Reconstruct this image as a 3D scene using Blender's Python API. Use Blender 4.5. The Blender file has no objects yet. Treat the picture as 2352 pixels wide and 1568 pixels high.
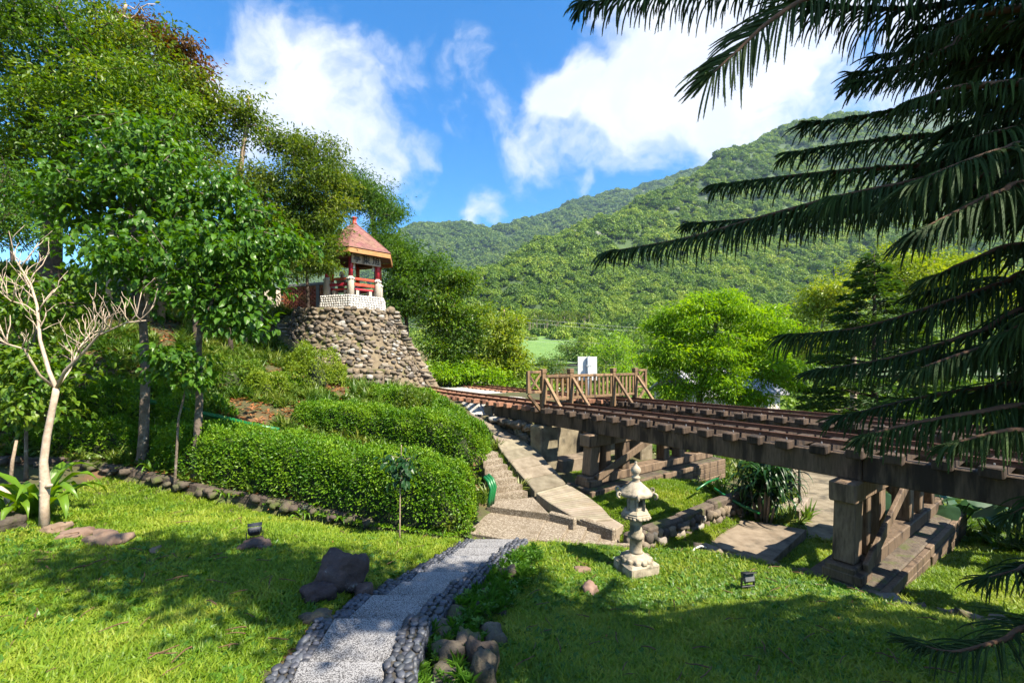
import bpy, math, random
import numpy as np
from mathutils import Vector, Matrix, noise

# ------------------------------------------------------------------ camera, world, sun, exposure
R = math.radians
random.seed(7)
sc = bpy.context.scene
C = sc.collection
CAMZ = 3.1
HAZE = 0.00009
cam = bpy.data.cameras.new('camera')
cam.sensor_width = 36.0
cam.lens = 440.0 / 1024.0 * 36.0
cam.shift_y = 20.0 / 1024.0
cam.clip_start = 0.05
cam.clip_end = 9000.0
camo = bpy.data.objects.new('camera', cam)
C.objects.link(camo)
camo.location = (0, 0, CAMZ)
camo.rotation_euler = (R(90), 0, 0)
sc.camera = camo

SUN_EL = R(50)
SH = Vector((0.83, -0.56)).normalized()
SUNV = Vector((SH.x * math.cos(SUN_EL), SH.y * math.cos(SUN_EL), math.sin(SUN_EL)))
sun = bpy.data.lights.new('sun', 'SUN')
sun.energy = 4.3
sun.angle = R(0.5)
sun.color = (1.0, 0.91, 0.76)
suno = bpy.data.objects.new('sun', sun)
C.objects.link(suno)
suno.rotation_euler = SUNV.to_track_quat('Z', 'Y').to_euler()

sc.view_settings.view_transform = 'Standard'
sc.view_settings.look = 'None'
sc.view_settings.exposure = 1.85
sc.view_settings.gamma = 1.0
sc.view_settings.use_curve_mapping = False
sc.cycles.max_bounces = 6
sc.cycles.diffuse_bounces = 3
sc.cycles.glossy_bounces = 2
sc.cycles.transmission_bounces = 3
sc.cycles.volume_bounces = 0
sc.cycles.transparent_max_bounces = 4
sc.cycles.caustics_reflective = False
sc.cycles.caustics_refractive = False
sc.cycles.sample_clamp_indirect = 4.0
sc.cycles.use_denoising = True

FU = 440.0 / 1024.0 * 2352.0            # focal length in units of a 2352 wide picture
def P(u, v, D):
    return Vector(((u - 1176.0) / FU * D, D, CAMZ - (v - 829.0) / FU * D))
def PZ(u, v, z):
    return P(u, v, (CAMZ - z) * FU / (v - 829.0))

# ---- sky: Nishita daylight with cumulus clouds on the whole dome
world = bpy.data.worlds.new('World')
sc.world = world
world.use_nodes = True
nt = world.node_tree
for n in list(nt.nodes):
    nt.nodes.remove(n)
def wn(t, **k):
    n = nt.nodes.new(t)
    for a, b in k.items():
        setattr(n, a, b)
    return n
def wmath(op, a, b=None, clamp=False):
    n = nt.nodes.new('ShaderNodeMath'); n.operation = op; n.use_clamp = clamp
    for i, x in enumerate((a, b)):
        if x is None: continue
        if isinstance(x, (int, float)): n.inputs[i].default_value = x
        else: nt.links.new(x, n.inputs[i])
    return n.outputs[0]
def maprange(tree, x, a, b, c=0.0, d=1.0, smooth=True):
    n = tree.nodes.new('ShaderNodeMapRange')
    n.interpolation_type = 'SMOOTHSTEP' if smooth else 'LINEAR'
    tree.links.new(x, n.inputs[0])
    for i, q in enumerate((a, b, c, d)):
        n.inputs[i + 1].default_value = q
    return n.outputs[0]
sky = wn('ShaderNodeTexSky', sky_type='NISHITA', sun_disc=False)
sky.sun_elevation = SUN_EL
sky.sun_rotation = math.atan2(SH.x, SH.y)
sky.altitude = 600
sky.air_density = 1.0
sky.dust_density = 0.35
sky.ozone_density = 2.5
hsv = wn('ShaderNodeHueSaturation')
hsv.inputs['Saturation'].default_value = 1.38
hsv.inputs['Value'].default_value = .56
nt.links.new(sky.outputs[0], hsv.inputs['Color'])
tc = wn('ShaderNodeTexCoord')
dirv = tc.outputs['Generated']
warp = wn('ShaderNodeTexNoise'); warp.inputs['Scale'].default_value = 5.0; warp.inputs['Detail'].default_value = 7
nt.links.new(dirv, warp.inputs['Vector'])
wsub = wn('ShaderNodeVectorMath', operation='SUBTRACT'); wsub.inputs[1].default_value = (.5, .5, .5)
nt.links.new(warp.outputs['Color'], wsub.inputs[0])
wsc = wn('ShaderNodeVectorMath', operation='SCALE'); wsc.inputs['Scale'].default_value = 0.22
nt.links.new(wsub.outputs[0], wsc.inputs[0])
wadd = wn('ShaderNodeVectorMath', operation='ADD')
nt.links.new(dirv, wadd.inputs[0]); nt.links.new(wsc.outputs[0], wadd.inputs[1])
cn = wn('ShaderNodeTexNoise'); cn.inputs['Scale'].default_value = 5.0; cn.inputs['Detail'].default_value = 9
cn.inputs['Roughness'].default_value = 0.58
nt.links.new(wadd.outputs[0], cn.inputs['Vector'])
# cumulus heaps: (u, v, angular radius, weight); three stand in view, the rest lie round the dome
heaps = [(740, 300, .28, .38), (580, 260, .25, .30), (890, 330, .15, .28), (930, 420, .09, .32), (1110, 470, .075, .26), (1040, 310, .08, .24),
         (1325, 190, .10, .42), (1620, 120, .30, .60), (1490, 240, .16, .38), (1780, 20, .26, .48), (1450, 70, .14, .36), (1680, 320, .18, .44), (1980, 110, .24, .28), (1130, 255, .07, .20),
         (1370, 440, .04, .16), (820, 170, .12, .1)]
acc = None
def heap(vec, rad, wgt):
    global acc
    vec = Vector(vec).normalized()
    d = wn('ShaderNodeVectorMath', operation='DISTANCE')
    nt.links.new(wadd.outputs[0], d.inputs[0]); d.inputs[1].default_value = vec
    m = maprange(nt, d.outputs['Value'], rad * .25, rad, wgt, 0.0)
    acc = m if acc is None else wmath('MAXIMUM', acc, m)
for (u, v, r, w) in heaps:
    heap(P(u, v, 1.0) - Vector((0, 0, CAMZ)), r, w)
rs0 = random.Random(3)
for k in range(16):
    az = rs0.uniform(0.9, 2 * math.pi - 0.9); el = rs0.uniform(.12, 1.1)
    heap((math.sin(az) * math.cos(el), math.cos(az) * math.cos(el), math.sin(el)), rs0.uniform(.15, .34), rs0.uniform(.25, .5))
dens = wmath('ADD', wmath('MULTIPLY', wmath('SUBTRACT', cn.outputs['Fac'], .5), 1.7), wmath('MULTIPLY', acc, 1.15))
cov = maprange(nt, dens, .08, .56)
shade = wn('ShaderNodeTexNoise'); shade.inputs['Scale'].default_value = 7.0; shade.inputs['Detail'].default_value = 6
nt.links.new(wadd.outputs[0], shade.inputs['Vector'])
shf = maprange(nt, shade.outputs['Fac'], .35, .7)
cmix = wn('ShaderNodeMix', data_type='RGBA')
nt.links.new(shf, cmix.inputs['Factor'])
cmix.inputs[6].default_value = (1.75, 1.9, 2.2, 1)
cmix.inputs[7].default_value = (2.15, 2.2, 2.3, 1)
smix = wn('ShaderNodeMix', data_type='RGBA')
nt.links.new(cov, smix.inputs['Factor'])
nt.links.new(hsv.outputs[0], smix.inputs[6])
nt.links.new(cmix.outputs[2], smix.inputs[7])
bg = wn('ShaderNodeBackground')
bg.inputs['Strength'].default_value = 0.15
nt.links.new(smix.outputs[2], bg.inputs['Color'])
wo = wn('ShaderNodeOutputWorld')
nt.links.new(bg.outputs[0], wo.inputs['Surface'])

# ------------------------------------------------------------------ helpers
def tag(o, label=None, cat=None, group=None, kind=None):
    if label: o['label'] = label
    if cat: o['category'] = cat
    if group: o['group'] = group
    if kind: o['kind'] = kind
    return o
def empty(name, loc=(0, 0, 0)):
    o = bpy.data.objects.new(name, None)
    o.empty_display_size = .2
    o.location = loc
    C.objects.link(o)
    return o
def put(name, me, parent=None, loc=None, rot=None, scale=None, mat4=None):
    """link mesh data as an object; parents keep world coordinates (all Empties sit unrotated)"""
    o = bpy.data.objects.new(name, me)
    C.objects.link(o)
    if mat4 is not None: o.matrix_basis = mat4
    if loc is not None: o.location = loc
    if rot is not None: o.rotation_euler = rot
    if scale is not None: o.scale = scale
    if parent is not None:
        o.parent = parent
        o.matrix_parent_inverse = WORLD_INV(parent)
    return o
def WORLD_INV(p):
    return WORLD(p).inverted()
def WORLD(o):
    if o.parent:
        return WORLD(o.parent) @ o.matrix_parent_inverse @ o.matrix_basis
    return o.matrix_basis.copy()
def np_mesh(name, V, F, mat=None, smooth=False):
    V = np.asarray(V, np.float32); F = np.asarray(F, np.int32)
    me = bpy.data.meshes.new(name)
    k = F.shape[1]
    me.vertices.add(len(V)); me.vertices.foreach_set('co', V.ravel())
    me.loops.add(F.size); me.loops.foreach_set('vertex_index', F.ravel())
    me.polygons.add(len(F))
    me.polygons.foreach_set('loop_start', np.arange(0, F.size, k, dtype=np.int32))
    try: me.polygons.foreach_set('loop_total', np.full(len(F), k, np.int32))
    except Exception: pass
    me.polygons.foreach_set('use_smooth', np.full(len(F), smooth, bool))
    me.update(calc_edges=True)
    if mat: me.materials.append(mat)
    return me
def py_mesh(name, V, F, mat=None, smooth=False):
    me = bpy.data.meshes.new(name)
    me.from_pydata([tuple(v) for v in V], [], F)
    if smooth:
        me.polygons.foreach_set('use_smooth', [True] * len(me.polygons))
    me.update()
    if mat: me.materials.append(mat)
    return me
class MB:
    def __init__(s): s.V = []; s.F = []
    def add(s, V, F):
        b = len(s.V); s.V.extend([tuple(v) for v in V]); s.F.extend([tuple(i + b for i in f) for f in F]); return s
    def box(s, a, b, w, h, up=(0, 0, 1), ch=.012):
        V, F = beam_geo(a, b, w, h, up, ch); return s.add(V, F)
    def tube(s, pts, rad, n=6, cap=True):
        V, F = tube_geo(pts, rad, n, cap); return s.add(V, F)
    def mesh(s, name, mat, smooth=False): return py_mesh(name, s.V, s.F, mat, smooth)
    def build(s, name, mat, parent=None, smooth=False): return put(name, s.mesh(name, mat, smooth), parent)
def cbox(sx, sy, sz, ch=.01):
    """chamfered box centred on the origin: 44 triangles"""
    hx, hy, hz = sx / 2, sy / 2, sz / 2
    ch = min(ch, hx * .8, hy * .8, hz * .8)
    V = []; idx = {}
    for a in (-1, 1):
        for b in (-1, 1):
            for c in (-1, 1):
                for ax in range(3):
                    v = [a * (hx - ch), b * (hy - ch), c * (hz - ch)]
                    v[ax] = (a * hx, b * hy, c * hz)[ax]
                    idx[(a, b, c, ax)] = len(V); V.append(v)
    F = []
    for ax in range(3):
        o = [i for i in range(3) if i != ax]
        for s in (-1, 1):
            q = []
            for (p, r) in ((-1, -1), (1, -1), (1, 1), (-1, 1)):
                k = [0, 0, 0]; k[ax] = s; k[o[0]] = p; k[o[1]] = r
                q.append(idx[(k[0], k[1], k[2], ax)])
            F.append(q)
    for ax in range(3):
        o = [i for i in range(3) if i != ax]
        for p in (-1, 1):
            for r in (-1, 1):
                k1 = [0, 0, 0]; k1[o[0]] = p; k1[o[1]] = r; k2 = list(k1); k1[ax] = -1; k2[ax] = 1
                F.append([idx[(*k1, o[0])], idx[(*k2, o[0])], idx[(*k2, o[1])], idx[(*k1, o[1])]])
    for a in (-1, 1):
        for b in (-1, 1):
            for c in (-1, 1):
                F.append([idx[(a, b, c, 0)], idx[(a, b, c, 1)], idx[(a, b, c, 2)]])
    # make the winding face outwards
    out = []
    VV = np.array(V)
    for f in F:
        p = VV[f]; n = np.cross(p[1] - p[0], p[2] - p[0])
        out.append(f if np.dot(n, p.mean(0)) > 0 else f[::-1])
    return V, out
def frame(a, b, up=(0, 0, 1)):
    a = Vector(a); b = Vector(b); x = (b - a).normalized(); up = Vector(up)
    y = up.cross(x)
    if y.length < 1e-5: y = Vector((0, 1, 0)).cross(x)
    y.normalize(); z = x.cross(y)
    return Matrix(((x.x, y.x, z.x), (x.y, y.y, z.y), (x.z, y.z, z.z)))
def beam_geo(a, b, w, h, up=(0, 0, 1), ch=.012):
    a = Vector(a); b = Vector(b)
    V, F = cbox((b - a).length, w, h, ch)
    m = frame(a, b, up); c = (a + b) / 2
    return [m @ Vector(v) + c for v in V], F
def beam(name, a, b, w, h, mat, parent=None, up=(0, 0, 1), ch=.012):
    V, F = beam_geo(a, b, w, h, up, ch)
    return put(name, py_mesh(name, V, F, mat), parent)
def tube_geo(pts, rad, n=6, cap=True):
    pts = [Vector(p) for p in pts]
    if isinstance(rad, (int, float)): rad = [rad] * len(pts)
    V = []; F = []
    x = None
    for i, p in enumerate(pts):
        d = (pts[min(i + 1, len(pts) - 1)] - pts[max(i - 1, 0)]).normalized()
        if x is None:
            x = Vector((0, 0, 1)).cross(d)
            if x.length < .05: x = Vector((1, 0, 0)).cross(d)
        else: x = x - d * x.dot(d)
        x.normalize(); y = d.cross(x)
        for k in range(n):
            a = 2 * math.pi * k / n
            V.append(p + (x * math.cos(a) + y * math.sin(a)) * rad[i])
    for i in range(len(pts) - 1):
        for k in range(n):
            F.append((i * n + k, i * n + (k + 1) % n, (i + 1) * n + (k + 1) % n, (i + 1) * n + k))
    if cap:
        F.append(tuple(range(n))[::-1]); F.append(tuple((len(pts) - 1) * n + k for k in range(n)))
    return V, F
def lathe(prof, n=24, rot=0.0, lobes=None):
    V = []; F = []
    for (r, z) in prof:
        for k in range(n):
            a = 2 * math.pi * k / n + rot
            V.append((r * math.cos(a), r * math.sin(a), z))
    for i in range(len(prof) - 1):
        for k in range(n):
            F.append((i * n + k, i * n + (k + 1) % n, (i + 1) * n + (k + 1) % n, (i + 1) * n + k))
    F.append(tuple(range(n))[::-1]); F.append(tuple((len(prof) - 1) * n + k for k in range(n)))
    return V, F
def moved(V, loc, rotz=0, s=1.0):
    c, t = math.cos(rotz), math.sin(rotz)
    return [(loc[0] + s * (v[0] * c - v[1] * t), loc[1] + s * (v[0] * t + v[1] * c), loc[2] + s * v[2]) for v in V]
def rock_geo(seed, n=2, rough=.25, flat=1.0, freq=1.1):
    """cube-sphere of n*n quads a side, dented by noise"""
    idx = {}; V = []; F = []
    rs = random.Random(seed); off = Vector((rs.uniform(-50, 50), rs.uniform(-50, 50), rs.uniform(-50, 50)))
    def vid(p):
        k = tuple(round(q, 5) for q in p)
        if k not in idx:
            d = Vector(p).normalized()
            bl = Vector(p) * .5 + d * .5
            f = 1 + rough * noise.noise(d * freq + off) * 1.6 + rough * .5 * noise.noise(d * freq * 2.7 + off) + (rough * .35 * (1 - 2 * abs(noise.noise(d * freq * 4.5 + off))) if n > 4 else 0)
            q = bl * f
            idx[k] = len(V); V.append((q.x, q.y, q.z * flat))
        return idx[k]
    for ax in range(3):
        for s in (-1, 1):
            for i in range(n):
                for j in range(n):
                    q = []
                    for (di, dj) in ((0, 0), (1, 0), (1, 1), (0, 1)):
                        p = [0, 0, 0]; p[ax] = s
                        p[(ax + 1) % 3] = -1 + 2 * (i + di) / n; p[(ax + 2) % 3] = -1 + 2 * (j + dj) / n
                        q.append(vid(p))
                    F.append(q if s > 0 else q[::-1])
    return V, F
# ---- leaves
def unit(a): return a / np.maximum(np.linalg.norm(a, axis=1, keepdims=True), 1e-6)
LEAF2 = (np.array([[0, 0, 0], [.5, .45, .12], [0, 1, -.10], [-.5, .45, .12]]), np.array([[0, 1, 2], [0, 2, 3]]))
LEAF6 = (np.array([[0, 0, 0], [0, .5, .02], [0, 1, -.22], [.42, .28, .10], [.40, .66, .02], [-.42, .28, .10], [-.40, .66, .02]]),
         np.array([[0, 3, 1], [3, 4, 1], [4, 2, 1], [0, 1, 5], [5, 1, 6], [6, 1, 2]]))
BLADE = (np.array([[-.5, 0, 0], [.5, 0, 0], [.36, .55, .04], [-.36, .55, .04], [0, 1, -.12]]), np.array([[0, 1, 2], [0, 2, 3], [3, 2, 4]]))
def leaf_geo(pos, tdir, ndir, size, aspect, tmpl=LEAF2):
    T, F = tmpl
    t = unit(tdir); b = unit(np.cross(t, ndir)); n = np.cross(b, t)
    size = np.broadcast_to(np.asarray(size, float), (len(pos),))
    L = size[:, None, None]
    V = pos[:, None, :] + L * (T[None, :, 0:1] * aspect * b[:, None, :] + T[None, :, 1:2] * t[:, None, :] + T[None, :, 2:3] * n[:, None, :])
    FF = (F[None] + (np.arange(len(pos)) * len(T))[:, None, None]).reshape(-1, 3)
    return V.reshape(-1, 3), FF
def join_np(parts):
    Vs = []; Fs = []; b = 0
    for V, F in parts:
        Vs.append(V); Fs.append(F + b); b += len(V)
    return np.concatenate(Vs), np.concatenate(Fs)

# ---- materials
def newmat(name):
    m = bpy.data.materials.new(name); m.use_nodes = True
    t = m.node_tree
    bs = t.nodes['Principled BSDF']
    return m, t, bs
def nodemath(t, op, a, b=None):
    n = t.nodes.new('ShaderNodeMath'); n.operation = op
    for i, x in enumerate((a, b)):
        if x is None: continue
        if isinstance(x, (int, float)): n.inputs[i].default_value = x
        else: t.links.new(x, n.inputs[i])
    return n.outputs[0]
def ramp(t, fac, cols):
    n = t.nodes.new('ShaderNodeValToRGB')
    e = n.color_ramp.elements
    while len(e) < len(cols): e.new(.5)
    for i, (p, c) in enumerate(cols):
        e[i].position = p; e[i].color = (*c, 1)
    t.links.new(fac, n.inputs[0])
    return n.outputs[0]
def noise_n(t, vec, scale, detail=4, rough=.55):
    n = t.nodes.new('ShaderNodeTexNoise'); n.inputs['Scale'].default_value = scale
    n.inputs['Detail'].default_value = detail; n.inputs['Roughness'].default_value = rough
    if vec is not None: t.links.new(vec, n.inputs['Vector'])
    return n.outputs['Fac']
def mixc(t, fac, a, b, blend='MIX'):
    n = t.nodes.new('ShaderNodeMix'); n.data_type = 'RGBA'; n.blend_type = blend
    if isinstance(fac, (int, float)): n.inputs['Factor'].default_value = fac
    else: t.links.new(fac, n.inputs['Factor'])
    for i, x in ((6, a), (7, b)):
        if isinstance(x, tuple): n.inputs[i].default_value = (*x, 1)
        else: t.links.new(x, n.inputs[i])
    return n.outputs[2]
def bump(t, bs, h, strength=.4, dist=.02):
    n = t.nodes.new('ShaderNodeBump'); n.inputs['Strength'].default_value = strength; n.inputs['Distance'].default_value = dist
    t.links.new(h, n.inputs['Height']); t.links.new(n.outputs[0], bs.inputs['Normal'])
def geopos(t):
    return t.nodes.new('ShaderNodeNewGeometry').outputs['Position']
def stretch(t, vec, s):
    n = t.nodes.new('ShaderNodeMapping'); n.inputs['Scale'].default_value = s
    t.links.new(vec, n.inputs['Vector']); return n.outputs[0]
def solid(name, c1, c2, scale=6, rough=.85, bmp=.4, bscale=40, bdist=.01, objrand=0.0, c3=None, s3=1.5, lo3=.5, hi3=.7, spec=.35, metal=0.0, isl=False):
    """two-tone weathered solid; c3 lies over it in patches (moss, stain, lichen)"""
    m, t, bs = newmat(name)
    p = geopos(t)
    f = noise_n(t, p, scale, 6, .6)
    col = ramp(t, f, [(.3, c1), (.72, c2)])
    if objrand:
        oi = t.nodes.new('ShaderNodeObjectInfo').outputs['Random'] if not isl else t.nodes.new('ShaderNodeNewGeometry').outputs['Random Per Island']
        v = maprange(t, oi, 0, 1, 1 - objrand, 1 + objrand, False)
        h = t.nodes.new('ShaderNodeHueSaturation'); t.links.new(col, h.inputs['Color']); t.links.new(v, h.inputs['Value'])
        hu = maprange(t, nodemath(t, 'FRACT', nodemath(t, 'MULTIPLY', oi, 7.3)), 0, 1, .48, .52, False); t.links.new(hu, h.inputs['Hue'])
        col = h.outputs[0]
    if c3:
        f3 = maprange(t, noise_n(t, p, s3, 6, .65), lo3, hi3)
        col = mixc(t, f3, col, c3)
    t.links.new(col, bs.inputs['Base Color'])
    bs.inputs['Roughness'].default_value = rough
    bs.inputs['Specular IOR Level'].default_value = spec
    bs.inputs['Metallic'].default_value = metal
    if bmp: bump(t, bs, noise_n(t, p, bscale, 5, .6), bmp, bdist)
    return m
def leafmat(name, cols, trans=.35, rough=.42, patch=.5, pscale=.6, tint=None):
    m, t, bs = newmat(name)
    g = t.nodes.new('ShaderNodeNewGeometry')
    r = g.outputs['Random Per Island']
    n = noise_n(t, g.outputs['Position'], pscale, 3, .6)
    f = nodemath(t, 'ADD', nodemath(t, 'MULTIPLY', r, 1 - patch), nodemath(t, 'MULTIPLY', maprange(t, n, .3, .7), patch))
    k = len(cols)
    col = ramp(t, f, [(i / (k - 1) if k > 1 else 0, c) for i, c in enumerate(cols)])
    t.links.new(col, bs.inputs['Base Color'])
    bs.inputs['Roughness'].default_value = rough
    bs.inputs['Specular IOR Level'].default_value = .32
    tr = t.nodes.new('ShaderNodeBsdfTranslucent')
    hs = t.nodes.new('ShaderNodeHueSaturation'); hs.inputs['Saturation'].default_value = 1.15; hs.inputs['Value'].default_value = 1.5
    hs.inputs['Hue'].default_value = .485
    t.links.new(col, hs.inputs['Color']); t.links.new(hs.outputs[0], tr.inputs['Color'])
    mx = t.nodes.new('ShaderNodeMixShader'); mx.inputs[0].default_value = trans
    t.links.new(bs.outputs[0], mx.inputs[1]); t.links.new(tr.outputs[0], mx.inputs[2])
    t.links.new(mx.outputs[0], t.nodes['Material Output'].inputs['Surface'])
    return m
def woodmat(name, c1, c2, stain, rough=.8, amount=.5, sx=(1, 1, 1)):
    """weathered timber: grain along the object's own long axis is left to the stretched noise; stains run down"""
    m, t, bs = newmat(name)
    p = geopos(t)
    g = noise_n(t, stretch(t, p, (30, 30, 5)), 1.0, 5, .6)
    big = noise_n(t, stretch(t, p, (5, 5, .8)), 1.0, 5, .6)
    oi = t.nodes.new('ShaderNodeObjectInfo').outputs['Random']
    col = ramp(t, g, [(.3, c1), (.7, c2)])
    col = mixc(t, maprange(t, big, .62 - amount * .3, .72 - amount * .2), col, stain)
    v = maprange(t, oi, 0, 1, .78, 1.2, False)
    h = t.nodes.new('ShaderNodeHueSaturation'); t.links.new(col, h.inputs['Color']); t.links.new(v, h.inputs['Value'])
    t.links.new(h.outputs[0], bs.inputs['Base Color'])
    bs.inputs['Roughness'].default_value = rough
    bs.inputs['Specular IOR Level'].default_value = .3
    bump(t, bs, g, .45, .012)
    return m

MAT = {}
MAT['girder'] = woodmat('girder_timber', (.065, .044, .029), (.14, .098, .066), (.03, .021, .015), .75, .55)
MAT['post'] = woodmat('post_timber', (.085, .058, .037), (.185, .13, .085), (.045, .03, .02), .75, .4)
MAT['sleeper'] = woodmat('sleeper_timber', (.032, .022, .016), (.085, .057, .038), (.018, .013, .010), .85, .5)
MAT['sleeper_red'] = woodmat('new_sleeper_timber', (.17, .075, .04), (.30, .16, .10), (.09, .04, .025), .85, .3)
MAT['fence'] = woodmat('fence_timber', (.12, .07, .034), (.25, .16, .085), (.06, .038, .024), .7, .35)
MAT['rail'] = solid('rusty_rail_steel', (.09, .035, .02), (.18, .075, .04), 20, .55, .3, 80, .004, spec=.5, metal=.35)
MAT['bolt'] = solid('galvanised_bolt', (.5, .5, .5), (.62, .62, .62), 10, .4, 0, metal=.6)
MAT['concrete'] = solid('aged_concrete', (.115, .093, .064), (.225, .19, .14), 5, .9, .5, 60, .01, .22, c3=(.12, .095, .065), s3=2.2, lo3=.5, hi3=.75)
MAT['concrete_pale'] = solid('pale_concrete', (.175, .145, .10), (.28, .24, .18), 4, .9, .5, 50, .012, .1, c3=(.2, .155, .1), s3=1.6, lo3=.52, hi3=.75)
MAT['concrete_moss'] = solid('stained_concrete', (.13, .10, .066), (.25, .205, .145), 4, .92, .5, 45, .012, .05, c3=(.06, .05, .035), s3=1.8, lo3=.45, hi3=.7)
def stonemat(name, isl):
    m, t, bs = newmat(name); p = geopos(t)
    r = t.nodes.new('ShaderNodeNewGeometry').outputs['Random Per Island'] if isl else t.nodes.new('ShaderNodeObjectInfo').outputs['Random']
    base = ramp(t, r, [(.0, (.055, .05, .045)), (.25, (.115, .088, .062)), (.5, (.165, .135, .10)), (.75, (.20, .15, .095)), (.95, (.25, .23, .20)), (1, (.32, .305, .275))])
    grain = maprange(t, noise_n(t, p, 9, 6, .65), .3, .7, .62, 1.25, False)
    h = t.nodes.new('ShaderNodeHueSaturation'); t.links.new(base, h.inputs['Color']); t.links.new(grain, h.inputs['Value'])
    col = mixc(t, maprange(t, noise_n(t, p, 2.2, 6, .65), .54, .70), h.outputs[0], (.075, .075, .026))
    t.links.new(col, bs.inputs['Base Color']); bs.inputs['Roughness'].default_value = .92
    bump(t, bs, noise_n(t, p, 30, 6, .65), .7, .025)
    return m
MAT['stone'] = stonemat('field_stone', False)
MAT['stone_stuff'] = stonemat('field_stone_mass', True)
MAT['mortar'] = solid('mossy_mortar', (.10, .075, .05), (.20, .16, .10), 5, .95, .7, 25, .03, c3=(.085, .09, .025), s3=1.2, lo3=.5, hi3=.66)
MAT['whitepebble'] = solid('white_pebble', (.42, .40, .37), (.62, .60, .57), 8, .7, .1, 40, .01, .14)
MAT['blackpebble'] = solid('black_pebble', (.03, .033, .042), (.075, .08, .095), 30, .55, .1, 60, .004, .45, spec=.5)
MAT['blackpebble_mass'] = solid('black_pebble_mass', (.03, .033, .042), (.075, .08, .095), 30, .55, .1, 60, .004, .45, spec=.5, isl=True)
MAT['rock'] = solid('dark_garden_rock', (.04, .024, .021), (.095, .062, .053), 5, .8, .8, 18, .03, .15, c3=(.30, .29, .26), s3=6, lo3=.62, hi3=.72)
MAT['rock_moss'] = solid('mossy_rock', (.045, .036, .027), (.12, .095, .07), 6, .9, .8, 18, .03, .2, c3=(.06, .075, .018), s3=3, lo3=.48, hi3=.66)
MAT['rock_tan'] = solid('tan_rock', (.13, .085, .055), (.23, .165, .115), 6, .9, .7, 18, .02, .2, c3=(.12, .12, .05), s3=3, lo3=.55, hi3=.72)
MAT['lantern'] = solid('lichened_granite', (.24, .20, .145), (.42, .365, .275), 14, .92, .5, 55, .01, c3=(.095, .088, .06), s3=4, lo3=.44, hi3=.64)
MAT['redpaint'] = solid('red_paint', (.36, .022, .018), (.50, .05, .038), 8, .45, .15, 30, .01, .08, c3=(.26, .08, .06), s3=7, lo3=.6, hi3=.75)
MAT['pebbledash'] = solid('pebbledash', (.36, .31, .25), (.56, .5, .42), 60, .9, .9, 70, .02)
MAT['tile'] = solid('pink_roof_tile', (.14, .062, .048), (.21, .105, .085), 9, .75, .2, 40, .01, .16)
MAT['fascia'] = solid('orange_timber_fascia', (.32, .145, .05), (.43, .22, .085), 6, .7, .2, 30, .01)
MAT['soffit'] = solid('dark_soffit_timber', (.09, .05, .035), (.15, .085, .06), 6, .8, .2, 30, .01)
MAT['signboard'] = woodmat('sign_board_timber', (.27, .21, .15), (.42, .34, .25), (.18, .13, .09), .8, .3)
MAT['ink'] = solid('black_lettering', (.015, .014, .013), (.02, .018, .016), 6, .7, 0)
MAT['brick'] = solid('red_brick', (.30, .095, .045), (.46, .175, .085), 12, .9, .5, 50, .01, .28)
MAT['brick_wall'] = solid('old_brick', (.16, .07, .045), (.27, .13, .085), 5, .9, .5, 50, .01, .2, c3=(.08, .07, .05), s3=1.5, lo3=.5, hi3=.7)
MAT['plaster'] = solid('stained_plaster', (.50, .43, .35), (.66, .58, .48), 3, .9, .2, 30, .01, c3=(.34, .26, .19), s3=1.6, lo3=.55, hi3=.75)
MAT['cement'] = solid('grey_cement', (.17, .165, .155), (.28, .27, .255), 5, .9, .4, 40, .01)
MAT['gate'] = solid('orange_gate_paint', (.55, .21, .05), (.66, .29, .08), 4, .6, .1, 30, .01)
MAT['greenpipe'] = solid('green_plastic_pipe', (.006, .09, .024), (.01, .13, .034), 4, .35, .1, 20, .01, spec=.5)
MAT['blackplastic'] = solid('black_cast_housing', (.018, .02, .024), (.035, .037, .042), 10, .5, .2, 60, .003, spec=.5)
MAT['lens'] = solid('floodlight_glass', (.10, .11, .12), (.16, .17, .18), 6, .1, 0, spec=.6)
MAT['signwhite'] = solid('grey_white_sign_metal', (.50, .51, .49), (.62, .63, .61), 3, .5, .1, 30, .005)
MAT['steelpole'] = solid('galvanised_pole', (.36, .40, .42), (.48, .52, .54), 8, .45, .1, 40, .003, metal=.4)
MAT['darkpole'] = solid('dark_painted_pole', (.05, .06, .05), (.09, .10, .085), 8, .6, .1, 40, .003)
MAT['wire'] = solid('grey_wire', (.36, .37, .37), (.46, .47, .47), 3, .5, 0)
MAT['bark'] = solid('grey_brown_bark', (.075, .055, .04), (.19, .15, .115), 9, .92, .9, 22, .03, c3=(.30, .28, .24), s3=5, lo3=.58, hi3=.7)
MAT['bark_dark'] = solid('dark_bark', (.035, .024, .018), (.09, .065, .048), 9, .92, .9, 22, .03)
MAT['bark_pale'] = solid('pale_smooth_bark', (.30, .22, .155), (.50, .40, .30), 14, .75, .4, 40, .008, c3=(.28, .2, .14), s3=6, lo3=.58, hi3=.7)
MAT['bark_mid'] = solid('tan_bark', (.20, .14, .09), (.36, .28, .20), 10, .88, .7, 26, .02)
MAT['pinewood'] = solid('pine_branch_bark', (.06, .032, .018), (.14, .075, .04), 20, .9, .6, 60, .008)
MAT['leaf_big'] = leafmat('broad_glossy_leaf', [(.026, .085, .008), (.058, .145, .012), (.11, .215, .02)], .42, .40, .35)
MAT['leaf_mid'] = leafmat('mid_green_leaf', [(.026, .075, .008), (.062, .14, .011), (.12, .205, .016), (.20, .25, .03)], .42, .42, .45)
MAT['leaf_olive'] = leafmat('olive_leaf', [(.036, .075, .010), (.08, .14, .015), (.14, .20, .024), (.22, .25, .04)], .42, .42, .45)
MAT['leaf_orange'] = leafmat('bronze_leaf', [(.07, .06, .012), (.17, .09, .02), (.26, .09, .025)], .35, .45, .4)
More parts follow.
